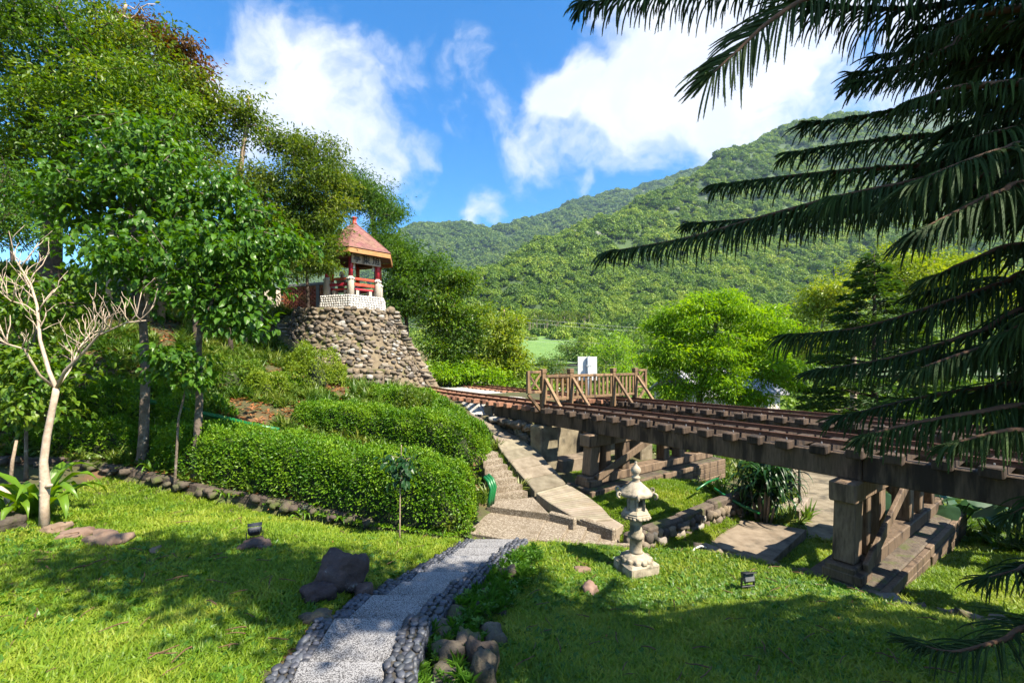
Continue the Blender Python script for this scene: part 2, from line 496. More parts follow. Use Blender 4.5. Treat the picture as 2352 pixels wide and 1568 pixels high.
MAT['leaf_feather'] = leafmat('feathery_green_leaf', [(.03, .09, .008), (.065, .15, .011), (.12, .22, .018)], .42, .5, .5)
MAT['leaf_lime'] = leafmat('lime_green_leaf', [(.085, .20, .006), (.16, .31, .009), (.26, .40, .016)], .5, .45, .5, .8)  # lime green of the leaf itself
MAT['leaf_yellow'] = leafmat('yellow_green_leaf', [(.09, .17, .012), (.18, .26, .02), (.29, .33, .05)], .42, .45, .55, .5)
MAT['leaf_hedge'] = leafmat('hedge_leaf', [(.030, .10, .005), (.07, .175, .007), (.14, .26, .009), (.22, .33, .018)], .36, .45, .45, 1.6)
MAT['leaf_conifer'] = leafmat('blue_green_conifer', [(.022, .06, .014), (.045, .10, .018), (.10, .17, .02)], .3, .55, .5, 1.0)
MAT['leaf_fern'] = leafmat('fern_frond', [(.05, .13, .010), (.09, .19, .014), (.15, .25, .02)], .4, .38, .4)
MAT['leaf_dark'] = leafmat('dark_strap_leaf', [(.008, .03, .008), (.016, .055, .012), (.03, .08, .016)], .2, .35, .4)
MAT['leaf_taro'] = leafmat('taro_leaf', [(.03, .075, .035), (.05, .11, .045)], .35, .45, .3)
MAT['pine'] = leafmat('pine_needle', [(.012, .030, .006), (.022, .050, .008), (.045, .085, .010)], .10, .8, .5, 2.0)
MAT['grass'] = None
MAT['flower'] = solid('white_petals', (.72, .72, .68), (.82, .82, .80), 5, .7, 0)
MAT['forest'] = None

def objrand_leaf(name, cols, trans, rough, pscale, pw):
    """leaf colour by instance (and by place), for scattered tufts and crowns"""
    m, t, bs = newmat(name)
    oi = t.nodes.new('ShaderNodeObjectInfo').outputs['Random']
    g = t.nodes.new('ShaderNodeNewGeometry')
    n = noise_n(t, g.outputs['Position'], pscale, 4, .6)
    isl = g.outputs['Random Per Island']
    f = nodemath(t, 'ADD', nodemath(t, 'ADD', nodemath(t, 'MULTIPLY', oi, .6 - pw * .3), nodemath(t, 'MULTIPLY', maprange(t, n, .3, .7), pw)), nodemath(t, 'MULTIPLY', isl, .4 - pw * .3))
    k = len(cols)
    col = ramp(t, f, [(i / (k - 1), c) for i, c in enumerate(cols)])
    t.links.new(col, bs.inputs['Base Color'])
    bs.inputs['Roughness'].default_value = rough
    bs.inputs['Specular IOR Level'].default_value = .35
    if trans:
        tr = t.nodes.new('ShaderNodeBsdfTranslucent')
        hs = t.nodes.new('ShaderNodeHueSaturation'); hs.inputs['Value'].default_value = 1.5; hs.inputs['Saturation'].default_value = 1.1
        t.links.new(col, hs.inputs['Color']); t.links.new(hs.outputs[0], tr.inputs['Color'])
        mx = t.nodes.new('ShaderNodeMixShader'); mx.inputs[0].default_value = trans
        t.links.new(bs.outputs[0], mx.inputs[1]); t.links.new(tr.outputs[0], mx.inputs[2])
        t.links.new(mx.outputs[0], t.nodes['Material Output'].inputs['Surface'])
    return m
MAT['grass'] = objrand_leaf('lawn_grass', [(.045, .10, .008), (.085, .165, .009), (.16, .25, .012), (.27, .31, .035)], .38, .5, 1.1, .5)
MAT['weed'] = objrand_leaf('lawn_weed', [(.03, .09, .012), (.06, .15, .016), (.11, .22, .02)], .38, .4, .9, .3)
MAT['litter'] = objrand_leaf('undergrowth_leaf', [(.02, .055, .008), (.05, .11, .012), (.10, .16, .02), (.17, .19, .03)], .35, .42, .5, .45)
MAT['deadleaf'] = objrand_leaf('dead_leaf', [(.12, .045, .018), (.24, .095, .032), (.34, .17, .06)], .2, .6, 1.0, .3)
MAT['forest'] = objrand_leaf('far_forest_leaf', [(.022, .06, .010), (.075, .145, .013), (.155, .24, .018), (.27, .33, .035)], .25, .6, .012, .38)
MAT['forest_far'] = objrand_leaf('ridge_forest_leaf', [(.035, .08, .014), (.065, .125, .016), (.11, .18, .02), (.17, .23, .03)], .2, .6, .006, .4)
MAT['blossom'] = objrand_leaf('pale_blossom_crown', [(.34, .38, .25), (.55, .56, .45), (.7, .7, .6)], .2, .7, .1, .2)

# ------------------------------------------------------------------ ground
def rbf(pts, lam=1e-3):
    A = np.array([(p[0], p[1]) for p in pts], float); z = np.array([p[2] for p in pts], float)
    n = len(A)
    r = np.linalg.norm(A[:, None] - A[None], axis=2)
    K = np.where(r > 0, r * r * np.log(np.maximum(r, 1e-9)), 0) + lam * np.eye(n)
    Pm = np.concatenate([np.ones((n, 1)), A], 1)
    M = np.block([[K, Pm], [Pm.T, np.zeros((3, 3))]])
    w = np.linalg.solve(M, np.concatenate([z, np.zeros(3)]))
    def f(x, y):
        x = np.asarray(x, float); y = np.asarray(y, float); sh = x.shape
        q = np.stack([x.ravel(), y.ravel()], 1); out = np.zeros(len(q))
        for i in range(0, len(q), 60000):
            c = q[i:i + 60000]
            rr = np.linalg.norm(c[:, None] - A[None], axis=2)
            k = np.where(rr > 0, rr * rr * np.log(np.maximum(rr, 1e-9)), 0)
            out[i:i + 60000] = k @ w[:n] + w[n] + c @ w[n + 1:]
        return out.reshape(sh)
    return f
# path lips: (left u, v, right u, v, D): each is the far edge of a tread that steps up towards the camera
LIPS = [(1090, 1234, 1184, 1238, 7.3), (1075, 1242, 1169, 1245, 7.0), (1055, 1255, 1148, 1258, 6.6), (1025, 1271, 1131, 1277, 6.2),
        (990, 1289, 1107, 1295, 5.8), (961, 1308, 1078, 1314, 5.4), (923, 1329, 1040, 1336, 5.0), (855, 1358, 996, 1368, 4.5),
        (768, 1411, 932, 1422, 3.9), (688, 1523, 882, 1509, 3.2), (640, 1600, 880, 1600, 2.75), (600, 1750, 900, 1750, 2.25)]
lips = []
for (lu, lv, ru, rv, D) in LIPS:
    a, b = P(lu, lv, D), P(ru, rv, D)
    z = (a.z + b.z) / 2
    lips.append((Vector((a.x, a.y, z)), Vector((b.x, b.y, z))))
pathc = [((a + b) / 2) for a, b in lips]
def xyz(u, v, D): p = P(u, v, D); return (p.x, p.y, p.z)
lawn_pts = [(0, 0, 1.5), (-4, 0, 1.75), (-9, 1, 1.9), (4, -.5, 1.3), (8, 0, 1.0), (0, -6, 1.9), (-10, -6, 2.2), (9, -6, 1.4),
            xyz(0, 1568, 2.75), xyz(350, 1568, 2.8), xyz(0, 1330, 4.5), xyz(300, 1400, 4.1), xyz(600, 1240, 6.0), xyz(790, 1330, 4.9), xyz(100, 1205, 6.3), xyz(420, 1140, 8.2), xyz(0, 1120, 7.8),
            xyz(900, 1232, 7.2), xyz(1050, 1240, 7.2), xyz(480, 1480, 3.4),
            (-9.2, 8.8, .98), (-5.6, 8.1, .48), (-2.3, 7.5, .14), (-12, 7, 1.35),
            (.16, 7.3, .08), (1.8, 7.35, .0), (3.06, 7.3, -.02), (4.04, 6.55, .03), (4.43, 5.93, .08), (4.86, 5.3, .15), (5.4, 4.64, .25), (7, 3, .5),
            (1.83, 6.5, -.02), xyz(1300, 1420, 5.0), xyz(1700, 1400, 4.9), xyz(1250, 1560, 3.55), xyz(1700, 1560, 3.4), xyz(2200, 1560, 3.2), xyz(2200, 1450, 4.2)]
for i in range(0, 11):          # the lawn meets the path: high on its left, lower on its right
    a, b = lips[i]
    lawn_pts.append((a.x - .28, a.y - .05, a.z - .05 - .015 * i * .2))
    lawn_pts.append((b.x + .42, b.y + .05, b.z - .10 - .022 * i))
lawn_f = rbf(lawn_pts, 1e-2)
out_pts = [(1.8, 7.9, -.22), (1.0, 8.2, -.05), (1.4, 7.7, -.2), (.6, 8.0, .0), (2.4, 8.6, .06), (3.2, 9.0, .06), (3.8, 10.2, .12), (2.4, 10.2, .2), (4.6, 10.6, .0), (2.0, 9.3, .15),
           (3.9, 7.9, -.42), (5, 8.6, -.45), (6, 9.5, -.52), (4.6, 7.0, -.35), (5.2, 6.3, -.12), (5.0, 7.6, -.45),
           (7.5, 11, -.62), (9, 14, -.7), (7, 9, -.58), (6.4, 12, -.6),
           (6.5, 7, -.2), (8, 7, -.12), (6.6, 5.4, -.02), (9, 5, .3), (10, 8, -.2), (8, 3, .4), (12, 3, .6), (10, -6, .8),
           (6, 16, -.5), (12, 20, -1), (5, 13, -.2), (1.2, 11.2, .2), (.55, 11.2, .3), (.75, 11.75, .42), (.35, 12.3, .72), (-.1, 13, 1.08), (-.9, 14.0, 1.3), (2.6, 11.6, .2), (3.6, 12.5, .05), (.95, 11.95, .22), (1.9, 12.6, .2), (3.2, 13.4, .05),
           (.0, 13.9, 1.6), (1.6, 15.1, 1.62), (0, 15, 1.72), (-2.2, 18, 1.78), (-4, 21, 1.8), (-3, 25, 1.78), (-7, 26.5, 1.8), (3, 16.5, 1.4), (1, 19, 1.6),
           (-.3, 8.6, .1), (-.9, 7.9, .15), (-.6, 9.6, .5), (-1.3, 9.6, .9), (-1.2, 11.5, 1.15), (-2.1, 11, 1.25), (-1.4, 14, 1.5), (-3, 13, 1.6), (-4, 16, 1.95), (-4.5, 19.2, 2.0),
           (-2.3, 7.8, .3), (-5.6, 8.5, .7), (-9.2, 9.3, 1.2), (-12, 7.5, 1.55), (-4, 9.2, 1.0), (-7, 10, 1.6),
           (-8, 11.2, 2.0), (-6, 12, 2.0), (-5, 14, 2.2), (-10.5, 11.5, 2.8), (-12, 14, 4.0), (-8.5, 14, 2.75), (-7.3, 15.5, 2.5), (-8.2, 17, 3.0), (-10.8, 20, 4.9), (-11.5, 22, 5.6), (-9.5, 19, 4.1),
           (-14, 18, 5.2), (-16, 14, 5.0), (-16, 10, 3.2), (-15, 21, 5.8), (-17, 17, 6.2), (-20, 16, 6.6), (-14, 27, 6.0), (-7.5, 22, 4.5), (-7.5, 24.5, 3.5), (-24, 8, 5.0), (-20, 3, 3.4), (-24, -6, 4), (-24, 30, 8),
           (5, 30, -1.2), (-2, 30, 1.3), (14, 8, -.4), (14, 30, -1.8), (-10, 34, 4), (24, 16, -1.6), (24, 0, .5), (24, 34, -2)]
out_f = rbf(out_pts, 2e-2)
LAWN = np.array([(.14, 7.3), (1.78, 7.37), (3.06, 7.32), (4.04, 6.57), (4.43, 5.95), (4.86, 5.33), (5.4, 4.66), (7.2, 3.0), (10, 1), (10, -9), (-15, -9), (-15, 7.2), (-12, 7.3), (-9.2, 9.0), (-5.6, 8.3), (-2.3, 7.65), (-.6, 7.42)])
def poly_sd(x, y, poly):
    """signed distance to a polygon, positive inside"""
    x = np.asarray(x, float); y = np.asarray(y, float)
    d = np.full(x.shape, 1e9); inside = np.zeros(x.shape, bool)
    n = len(poly)
    for i in range(n):
        ax, ay = poly[i]; bx, by = poly[(i + 1) % n]
        ex, ey = bx - ax, by - ay
        t = np.clip(((x - ax) * ex + (y - ay) * ey) / (ex * ex + ey * ey), 0, 1)
        d = np.minimum(d, np.hypot(x - ax - t * ex, y - ay - t * ey))
        c = ((ay > y) != (by > y)) & (x < ex * (y - ay) / (ey if abs(ey) > 1e-9 else 1e-9) + ax)
        inside ^= c
    return np.where(inside, d, -d)
pc = np.array([(p.x, p.y) for p in pathc])
def path_dist(x, y):
    x = np.asarray(x, float); y = np.asarray(y, float)
    d = np.full(x.shape, 1e9); zz = np.zeros(x.shape); side = np.zeros(x.shape)
    for i in range(len(pc) - 1):
        ax, ay = pc[i]; bx, by = pc[i + 1]; ex, ey = bx - ax, by - ay
        t = np.clip(((x - ax) * ex + (y - ay) * ey) / (ex * ex + ey * ey), 0, 1)
        q = np.hypot(x - ax - t * ex, y - ay - t * ey)
        m = q < d
        d = np.where(m, q, d); zz = np.where(m, pathc[i].z * (1 - t) + pathc[i + 1].z * t, zz)
        side = np.where(m, ex * (y - ay) - ey * (x - ax), side)
    return d, zz, side      # side > 0: right of the path as seen
def smooth(x, a, b):
    t = np.clip((x - a) / (b - a), 0, 1); return t * t * (3 - 2 * t)
def fbm(x, y, s=1.0):
    return (np.sin(x * 1.7 * s + np.sin(y * 1.3 * s) * 1.4) + np.sin(y * 2.3 * s + np.sin(x * 1.9 * s + 2) * 1.2) + .5 * np.sin(x * 4.9 * s + y * 3.7 * s)) / 2.5
def height(x, y):
    x = np.asarray(x, float); y = np.asarray(y, float)
    cx, cy = np.clip(x, -24, 24), np.clip(y, -9, 34)
    sd = poly_sd(cx, cy, LAWN)
    w = smooth(sd, -.10, .06)
    zl = lawn_f(cx, cy) + .025 * fbm(cx, cy, 1.3)
    zo = out_f(cx, cy) + .04 * fbm(cx, cy, .8)
    z = zl * w + zo * (1 - w)
    d, pz, side = path_dist(cx, cy)
    z = np.where(d < .33, np.minimum(z, pz - .12), z)
    far = smooth(np.hypot(x - cx, y - cy), 0, 60)
    return z * (1 - far) + np.where(x < -24, 6.0, -2.2) * far
def hz(x, y): return float(height(np.array([x]), np.array([y]))[0])
def axis(lo, hi, fine, edges):
    a = [lo]
    while a[-1] < hi:
        q = a[-1]; step = fine
        for (m0, m1, s) in edges:
            if not (m0 <= q < m1): step = max(step, min(s * (max(m0 - q, q - m1, 0) + .3), 200)) if s else step
        a.append(q + step)
    return np.array(a)
def graded(lo, c0, c1, hi, fine, g=1.12):
    mid = list(np.arange(c0, c1, fine)); s = fine; q = c0; left = []
    while q > lo: s *= g; q -= s; left.append(q)
    s = fine; q = mid[-1]; right = []
    while q < hi: s *= g; q += s; right.append(q)
    return np.array(left[::-1] + mid + right)
gx = graded(-4500, -10, 9, 4500, .11)
gy = graded(-900, 1.8, 13, 5000, .11)
GX, GY = np.meshgrid(gx, gy)
GZ = height(GX, GY)
nx, ny = len(gx), len(gy)
ii = (np.arange(ny - 1)[:, None] * nx + np.arange(nx - 1)[None]).ravel()
gF = np.stack([ii, ii + 1, ii + nx + 1, ii + nx], 1)
m, t, bs = newmat('earth_and_moss')
p = geopos(t)
col = ramp(t, noise_n(t, p, 3.0, 7, .65), [(.25, (.05, .034, .02)), (.5, (.06, .06, .018)), (.75, (.06, .10, .014))])
col = mixc(t, maprange(t, noise_n(t, p, .7, 5, .6), .52, .66), col, (.13, .07, .03))
t.links.new(col, bs.inputs['Base Color']); bs.inputs['Roughness'].default_value = .95
bump(t, bs, noise_n(t, p, 18, 6, .65), .8, .05)
MAT['earth'] = m
ground = put('ground', np_mesh('ground', np.stack([GX.ravel(), GY.ravel(), GZ.ravel()], 1), gF, MAT['earth'], True))
tag(ground, 'green and brown earth of the garden slope and the valley floor', 'ground', kind='structure')

# ------------------------------------------------------------------ scattered instances (grass, undergrowth, far forest)
def scatter(name, protos, pts, rot, scl, pick):
    """one object whose points carry small meshes; for stuff nobody could count"""
    col = bpy.data.collections.new(name + '_kinds')
    for i, me in enumerate(protos):
        o = bpy.data.objects.new('%s_kind_%02d' % (name, i), me); col.objects.link(o)
    me = bpy.data.meshes.new(name)
    pts = np.asarray(pts, np.float32)
    me.vertices.add(len(pts)); me.vertices.foreach_set('co', pts.ravel())
    a = me.attributes.new('rot', 'FLOAT_VECTOR', 'POINT'); a.data.foreach_set('vector', np.asarray(rot, np.float32).ravel())
    a = me.attributes.new('scl', 'FLOAT_VECTOR', 'POINT'); a.data.foreach_set('vector', np.asarray(scl, np.float32).ravel())
    a = me.attributes.new('pick', 'INT', 'POINT'); a.data.foreach_set('value', np.asarray(pick, np.int32))
    o = put(name, me)
    g = bpy.data.node_groups.new(name + '_scatter', 'GeometryNodeTree')
    g.interface.new_socket('Geometry', in_out='INPUT', socket_type='NodeSocketGeometry')
    g.interface.new_socket('Geometry', in_out='OUTPUT', socket_type='NodeSocketGeometry')
    N = g.nodes
    gi = N.new('NodeGroupInput'); go = N.new('NodeGroupOutput')
    ip = N.new('GeometryNodeInstanceOnPoints'); ci = N.new('GeometryNodeCollectionInfo')
    ci.inputs['Collection'].default_value = col; ci.inputs['Separate Children'].default_value = True; ci.inputs['Reset Children'].default_value = True
    def attr(nm, ty):
        n = N.new('GeometryNodeInputNamedAttribute'); n.data_type = ty; n.inputs['Name'].default_value = nm; return n.outputs['Attribute']
    e2r = N.new('FunctionNodeEulerToRotation')
    L = g.links.new
    L(gi.outputs[0], ip.inputs['Points']); L(ci.outputs[0], ip.inputs['Instance'])
    ip.inputs['Pick Instance'].default_value = True
    L(attr('pick', 'INT'), ip.inputs['Instance Index'])
    L(attr('rot', 'FLOAT_VECTOR'), e2r.inputs[0]); L(e2r.outputs[0], ip.inputs['Rotation'])
    L(attr('scl', 'FLOAT_VECTOR'), ip.inputs['Scale'])
    L(ip.outputs[0], go.inputs[0])
    md = o.modifiers.new('scatter', 'NODES'); md.node_group = g
    return o
def tuft(seed, n, rad, ln, wd, mat, lean=.7, tmpl=BLADE):
    rs = np.random.default_rng(seed)
    a = rs.uniform(0, 2 * np.pi, n); r = rad * np.sqrt(rs.uniform(0, 1, n))
    pos = np.stack([r * np.cos(a), r * np.sin(a), np.full(n, -.01)], 1)
    b = rs.uniform(0, 2 * np.pi, n); le = rs.uniform(.15, lean, n) * 1.4
    td = np.stack([np.cos(b) * le, np.sin(b) * le, np.ones(n) * .8], 1)
    nd = np.stack([-np.cos(b), -np.sin(b), le], 1) + rs.normal(0, .25, (n, 3))
    V, F = leaf_geo(pos, td, nd, ln * rs.uniform(.55, 1.2, n), wd / ln, tmpl)
    return np_mesh('tuft', V, F, mat)

rng = np.random.default_rng(11)
def sample_area(n, x0, x1, y0, y1):
    return rng.uniform(x0, x1, n), rng.uniform(y0, y1, n)
def in_view(x, y, margin=1.25): return np.abs(x) < y * 1.164 * margin + .6
# obstacles the lawn grass leaves bare are added by the things themselves
SLABS = []          # polygons (XY) free of grass
def lawn_mask(x, y):
    ok = poly_sd(x, y, LAWN) > .02
    d, _, _ = path_dist(x, y)
    return ok & (d > .56)
def grass_points(n, x0, x1, y0, y1, mask, power=1.4):
    x, y = sample_area(n, x0, x1, y0, y1)
    D = np.maximum(np.hypot(x, y), 2.0)
    keep = (rng.uniform(0, 1, n) < (2.6 / D) ** power) & in_view(x, y) & mask(x, y)
    x, y = x[keep], y[keep]
    for s in SLABS:
        k = poly_sd(x, y, s) < 0; x, y = x[k], y[k]
    return np.stack([x, y, height(x, y)], 1)
# ------------------------------------------------------------------ pebble-edged garden path going down to the landing
m, t, bs = newmat('washed_aggregate')
p = geopos(t)
vo = t.nodes.new('ShaderNodeTexVoronoi'); vo.inputs['Scale'].default_value = 165; t.links.new(p, vo.inputs['Vector'])
v1 = t.nodes.new('ShaderNodeSeparateColor'); t.links.new(vo.outputs['Color'], v1.inputs[0])
wear = maprange(t, noise_n(t, p, 1.6, 4, .6), .3, .75, -.18, .22, False)
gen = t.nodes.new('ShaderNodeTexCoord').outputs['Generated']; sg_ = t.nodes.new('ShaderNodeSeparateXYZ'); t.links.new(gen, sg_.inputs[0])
lipw = maprange(t, sg_.outputs['Y'], .1, .95, -.12, .14)       # treads are paler at the lip, darker towards the foot of the next riser
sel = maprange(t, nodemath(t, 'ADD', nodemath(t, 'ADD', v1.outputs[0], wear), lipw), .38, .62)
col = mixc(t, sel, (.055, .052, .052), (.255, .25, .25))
t.links.new(col, bs.inputs['Base Color']); bs.inputs['Roughness'].default_value = .75
bump(t, bs, vo.outputs['Distance'], .6, .006)
MAT['aggregate'] = m
m, t, bs = newmat('brown_aggregate')
p = geopos(t)
vo = t.nodes.new('ShaderNodeTexVoronoi'); vo.inputs['Scale'].default_value = 60; t.links.new(p, vo.inputs['Vector'])
v1 = t.nodes.new('ShaderNodeSeparateColor'); t.links.new(vo.outputs['Color'], v1.inputs[0])
col = ramp(t, v1.outputs[0], [(.1, (.10, .075, .048)), (.6, (.20, .16, .112)), (.97, (.32, .275, .21))])
col = mixc(t, maprange(t, noise_n(t, p, 2.2, 6, .65), .48, .74), col, (.12, .09, .055))
t.links.new(col, bs.inputs['Base Color']); bs.inputs['Roughness'].default_value = .85
bump(t, bs, vo.outputs['Distance'], .5, .006)
MAT['aggregate_brown'] = m

def prism(poly, z0, z1, ch=.012):
    """vertical prism over an XY polygon with a small chamfer on the top edge; z may be a list per corner"""
    n = len(poly)
    c = Vector((sum(p[0] for p in poly) / n, sum(p[1] for p in poly) / n, 0))
    zt = z1 if isinstance(z1, (list, tuple)) else [z1] * n
    zb = z0 if isinstance(z0, (list, tuple)) else [z0] * n
    area = sum(poly[i][0] * poly[(i + 1) % n][1] - poly[(i + 1) % n][0] * poly[i][1] for i in range(n))
    o = range(n) if area > 0 else range(n - 1, -1, -1)
    poly = [poly[i] for i in o]; zt = [zt[i] for i in o]; zb = [zb[i] for i in o]
    V = [(p[0], p[1], b) for p, b in zip(poly, zb)] + [(p[0], p[1], q - ch) for p, q in zip(poly, zt)]
    for p, q in zip(poly, zt):
        d = (c - Vector((p[0], p[1], 0))).normalized() * ch * 1.4
        V.append((p[0] + d.x, p[1] + d.y, q))
    F = [tuple(range(n))[::-1], tuple(range(2 * n, 3 * n))]
    for k in range(2):
        for i in range(n):
            j = (i + 1) % n
            F.append((k * n + i, k * n + j, (k + 1) * n + j, (k + 1) * n + i))
    return V, F
path = empty('path', pathc[0])
tag(path, 'speckled grey stepped garden path edged with black pebbles', 'path', kind='structure')
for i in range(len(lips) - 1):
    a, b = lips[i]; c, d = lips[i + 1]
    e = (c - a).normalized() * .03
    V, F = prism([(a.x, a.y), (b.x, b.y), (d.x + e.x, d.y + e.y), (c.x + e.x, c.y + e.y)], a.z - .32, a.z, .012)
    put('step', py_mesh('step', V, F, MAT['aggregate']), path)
PEB = [py_mesh('pebble', *rock_geo(100 + k, 2, .10, .8), MAT['blackpebble'], True) for k in range(6)]
PEBN = []
for k in range(6):
    V, F = rock_geo(100 + k, 2, .10, .8); PEBN.append((np.array(V), np.array(F)))
rs = random.Random(5)
peb = []        # (location, normal, size)
bord = {'L': MB(), 'R': MB()}
for i in range(len(lips) - 1):
    a, b = lips[i]; c, d = lips[i + 1]
    for s, (p0, p1) in (('L', (a, c)), ('R', (b, d))):
        ax = (p1 - p0); ax.z = 0; L = ax.length; ax.normalize()
        out = Vector((ax.y, -ax.x, 0)) * (1 if s == 'L' else -1)
        if (s == 'L') != (out.x < 0): out = -out
        wdt = .16 if s == 'L' else .21
        z = p0.z + (.005 if s == 'R' else -.02)
        q0 = Vector((p0.x, p0.y, z)); q1 = Vector((p0.x, p0.y, z)) + ax * L
        poly = [q0 + out * .004, q1 + out * .004, q1 + out * wdt, q0 + out * wdt]
        drop = .5 if s == 'R' else .3
        V, F = prism([(q.x, q.y) for q in poly], z - drop, z, .02); bord[s].add(V, F)
        D = p0.y; sz = .0265
        n_l = max(2, int(L / (sz * 2.0))); n_w = max(3, int(wdt / (sz * 2.0)))
        for x in range(n_l):
            for y in range(n_w):
                q = q0 + ax * ((x + .5 + rs.uniform(-.22, .22)) / n_l * L) + out * ((y + .5 + rs.uniform(-.2, .2)) / n_w * wdt)
                peb.append((q + Vector((0, 0, .008)), Vector((rs.uniform(-.3, .3), rs.uniform(-.3, .3), 1)), sz * rs.uniform(.82, 1.25), D))
        if s == 'R':
            for x in range(n_l):
                for y in range(int((.14 + .02 * i) / (sz * 1.8))):
                    q = q0 + ax * ((x + .5 + rs.uniform(-.2, .2)) / n_l * L) + out * (wdt + .004) - Vector((0, 0, .03 + sz * 1.7 * y))
                    peb.append((q, out + Vector((0, 0, rs.uniform(-.2, .3))), sz * rs.uniform(.8, 1.15), D + .4))
        # riser end faces of the border that look at nothing are left to the prism
MAT['bedding'] = solid('dark_bedding_mortar', (.03, .028, .025), (.07, .062, .05), 12, .95, .5, 40, .01, c3=(.04, .055, .015), s3=3, lo3=.5, hi3=.7)
for s in 'LR': put('border_bed', bord[s].mesh('border_bed', MAT['bedding']), path)
peb.sort(key=lambda q: q[3] - 10 * (q[2] > .03))
peb.sort(key=lambda q: q[3])
vis = [q for q in peb if abs(q[0].x) < q[0].y * 1.17 and (CAMZ - q[0].z) / q[0].y < .735]
rest = [q for q in peb if not (abs(q[0].x) < q[0].y * 1.17 and (CAMZ - q[0].z) / q[0].y < .735)]
def peb_mat(q):
    loc, nrm, s, D = q
    z = nrm.normalized(); x = Vector((rs.uniform(-1, 1), rs.uniform(-1, 1), 0)).cross(z).normalized(); y = z.cross(x)
    m3 = Matrix(((x.x, y.x, z.x), (x.y, y.y, z.y), (x.z, y.z, z.z)))
    return Matrix.Translation(loc) @ m3.to_4x4() @ Matrix.Diagonal((s * 1.25, s * .92, s * .8, 1))
for q in vis[:300]:
    put('pebble', PEB[rs.randrange(6)], path, mat4=peb_mat(q))
parts = []
for q in vis[300:] + rest:
    V, F = PEBN[rs.randrange(6)]; M4 = np.array(peb_mat(q))
    parts.append((V @ M4[:3, :3].T + M4[:3, 3], F))
V, F = join_np(parts)
tag(put('pebbles', np_mesh('pebbles', V, F, MAT['blackpebble_mass'], True), path), kind='stuff')

def boulder(name, label, cat, loc, dims, rotz, mat, seed, n=9, rough=.34, group=None, tilt=(0, 0)):
    V, F = rock_geo(seed, n, rough, 1.0, 1.2)
    o = put(name, py_mesh(name, V, F, mat, True), None, loc, (tilt[0], tilt[1], rotz), (dims[0] * .4, dims[1] * .4, dims[2] * .42))
    return tag(o, label, cat, group)
def on(u, v, D): return P(u, v, D)
def gpt(x, y, dz=0): return Vector((x, y, hz(x, y) + dz))
q = gpt(-1.83, 4.75); boulder('boulder', 'large flat-topped dark purple boulder beside the pebbled path', 'boulder', q + Vector((0, 0, .12)), (.50, .48, .52), .4, MAT['rock'], 21, 12, .30)
q = gpt(-1.97, 4.42); boulder('boulder', 'low dark wedge of rock leaning on the large flat-topped boulder', 'boulder', q + Vector((0, 0, .05)), (.38, .28, .24), .8, MAT['rock'], 22, 10, .32)
q = gpt(-1.56, 4.62); boulder('boulder', 'narrow dark rock tucked between the large boulder and the path', 'boulder', q + Vector((0, 0, .06)), (.20, .26, .28), .2, MAT['rock'], 23, 7, .2)
q = gpt(-1.78, 3.98); boulder('rock', 'pale-topped grey rock beside the pebbles below the large boulder', 'rock', q + Vector((0, 0, .02)), (.34, .2, .16), .1, MAT['rock_moss'], 24)
q = gpt(-3.35, 5.75); boulder('rock', 'flat dark rock in the grass under the left floodlight', 'rock', q + Vector((0, 0, .03)), (.4, .3, .15), .1, MAT['rock'], 25)
for k, (u, v, D, dx, dy, dz, sd, lab) in enumerate([
        (245, 1240, 5.75, .62, .34, .22, 31, 'long flat tan rock lying in the left lawn'),
        (175, 1222, 6.0, .44, .28, .16, 32, 'tan rock between the bare tree and the long flat rock'),
        (130, 1208, 6.15, .34, .26, .16, 33, 'small tan rock at the foot of the bare tree'),
        (355, 1262, 5.5, .30, .12, .07, 34, 'thin sliver of stone showing in the left lawn'),
        (10, 1195, 6.1, .55, .4, .3, 35, 'mossy rock at the left edge under the bird nest fern'),
        (1337, 1290, 6.35, .26, .2, .12, 36, 'small pale stone in the grass left of the stone lantern'),
        (1358, 1345, 5.7, .24, .18, .18, 37, 'upright tan stone in the lit grass below the lantern'),
        (1190, 1262, 6.75, .3, .2, .12, 38, 'half buried stone beside the top end of the path')]):
    q = P(u, v, D); q.z = hz(q.x, q.y) + dz * .15
    boulder('rock', lab, 'rock', q, (dx, dy, dz), k * .7, MAT['rock_tan' if k < 4 or k > 4 else 'rock_moss'], sd, 6)
# rocks shoring up the path on its right
shore = [(1165, 1330, 5.6, .26, .2, .34), (1120, 1375, 5.0, .3, .2, .28), (1090, 1415, 4.55, .26, .2, .26), (1140, 1420, 4.7, .26, .22, .34), (1050, 1430, 4.25, .34, .24, .24), (1010, 1450, 4.0, .3, .24, .2),
         (1130, 1480, 4.1, .24, .2, .36), (1070, 1490, 3.8, .3, .22, .3), (1100, 1530, 3.6, .26, .2, .4), (1030, 1510, 3.6, .26, .2, .24), (1020, 1560, 3.35, .26, .2, .2), (1110, 1568, 3.35, .22, .2, .42), (1150, 1380, 5.2, .2, .2, .3)]
labs = ['tall reddish rock below the lit end of the path', 'brown rock wedged under the pebble edge halfway down the path', 'dark rock in the path bank above the ferns', 'steep mossy rock on the outer face of the path bank', 'mossy slab lying along the pebble edge',
        'low mossy rock against the pebble edge', 'upright mossy rock at the outer foot of the path bank', 'rounded mossy rock among ferns in the path bank', 'tall mossy rock at the bottom edge of the path bank', 'small mossy rock behind the curl of pebbles',
        'low rock beside the lowest pebbles', 'dark rock cut off by the bottom edge of the picture', 'narrow dark rock at the outer side of the path bank']
for k, (u, v, D, dx, dy, dz) in enumerate(shore):
    boulder('bank_rock', labs[k], 'rock', P(u, v, D) - Vector((0, 0, .02)), (dx * 1.15, dy * 1.15, dz * 1.2), k * 1.1, MAT['rock_moss'], 50 + k, 6, .3, 'rocks shoring up the path')

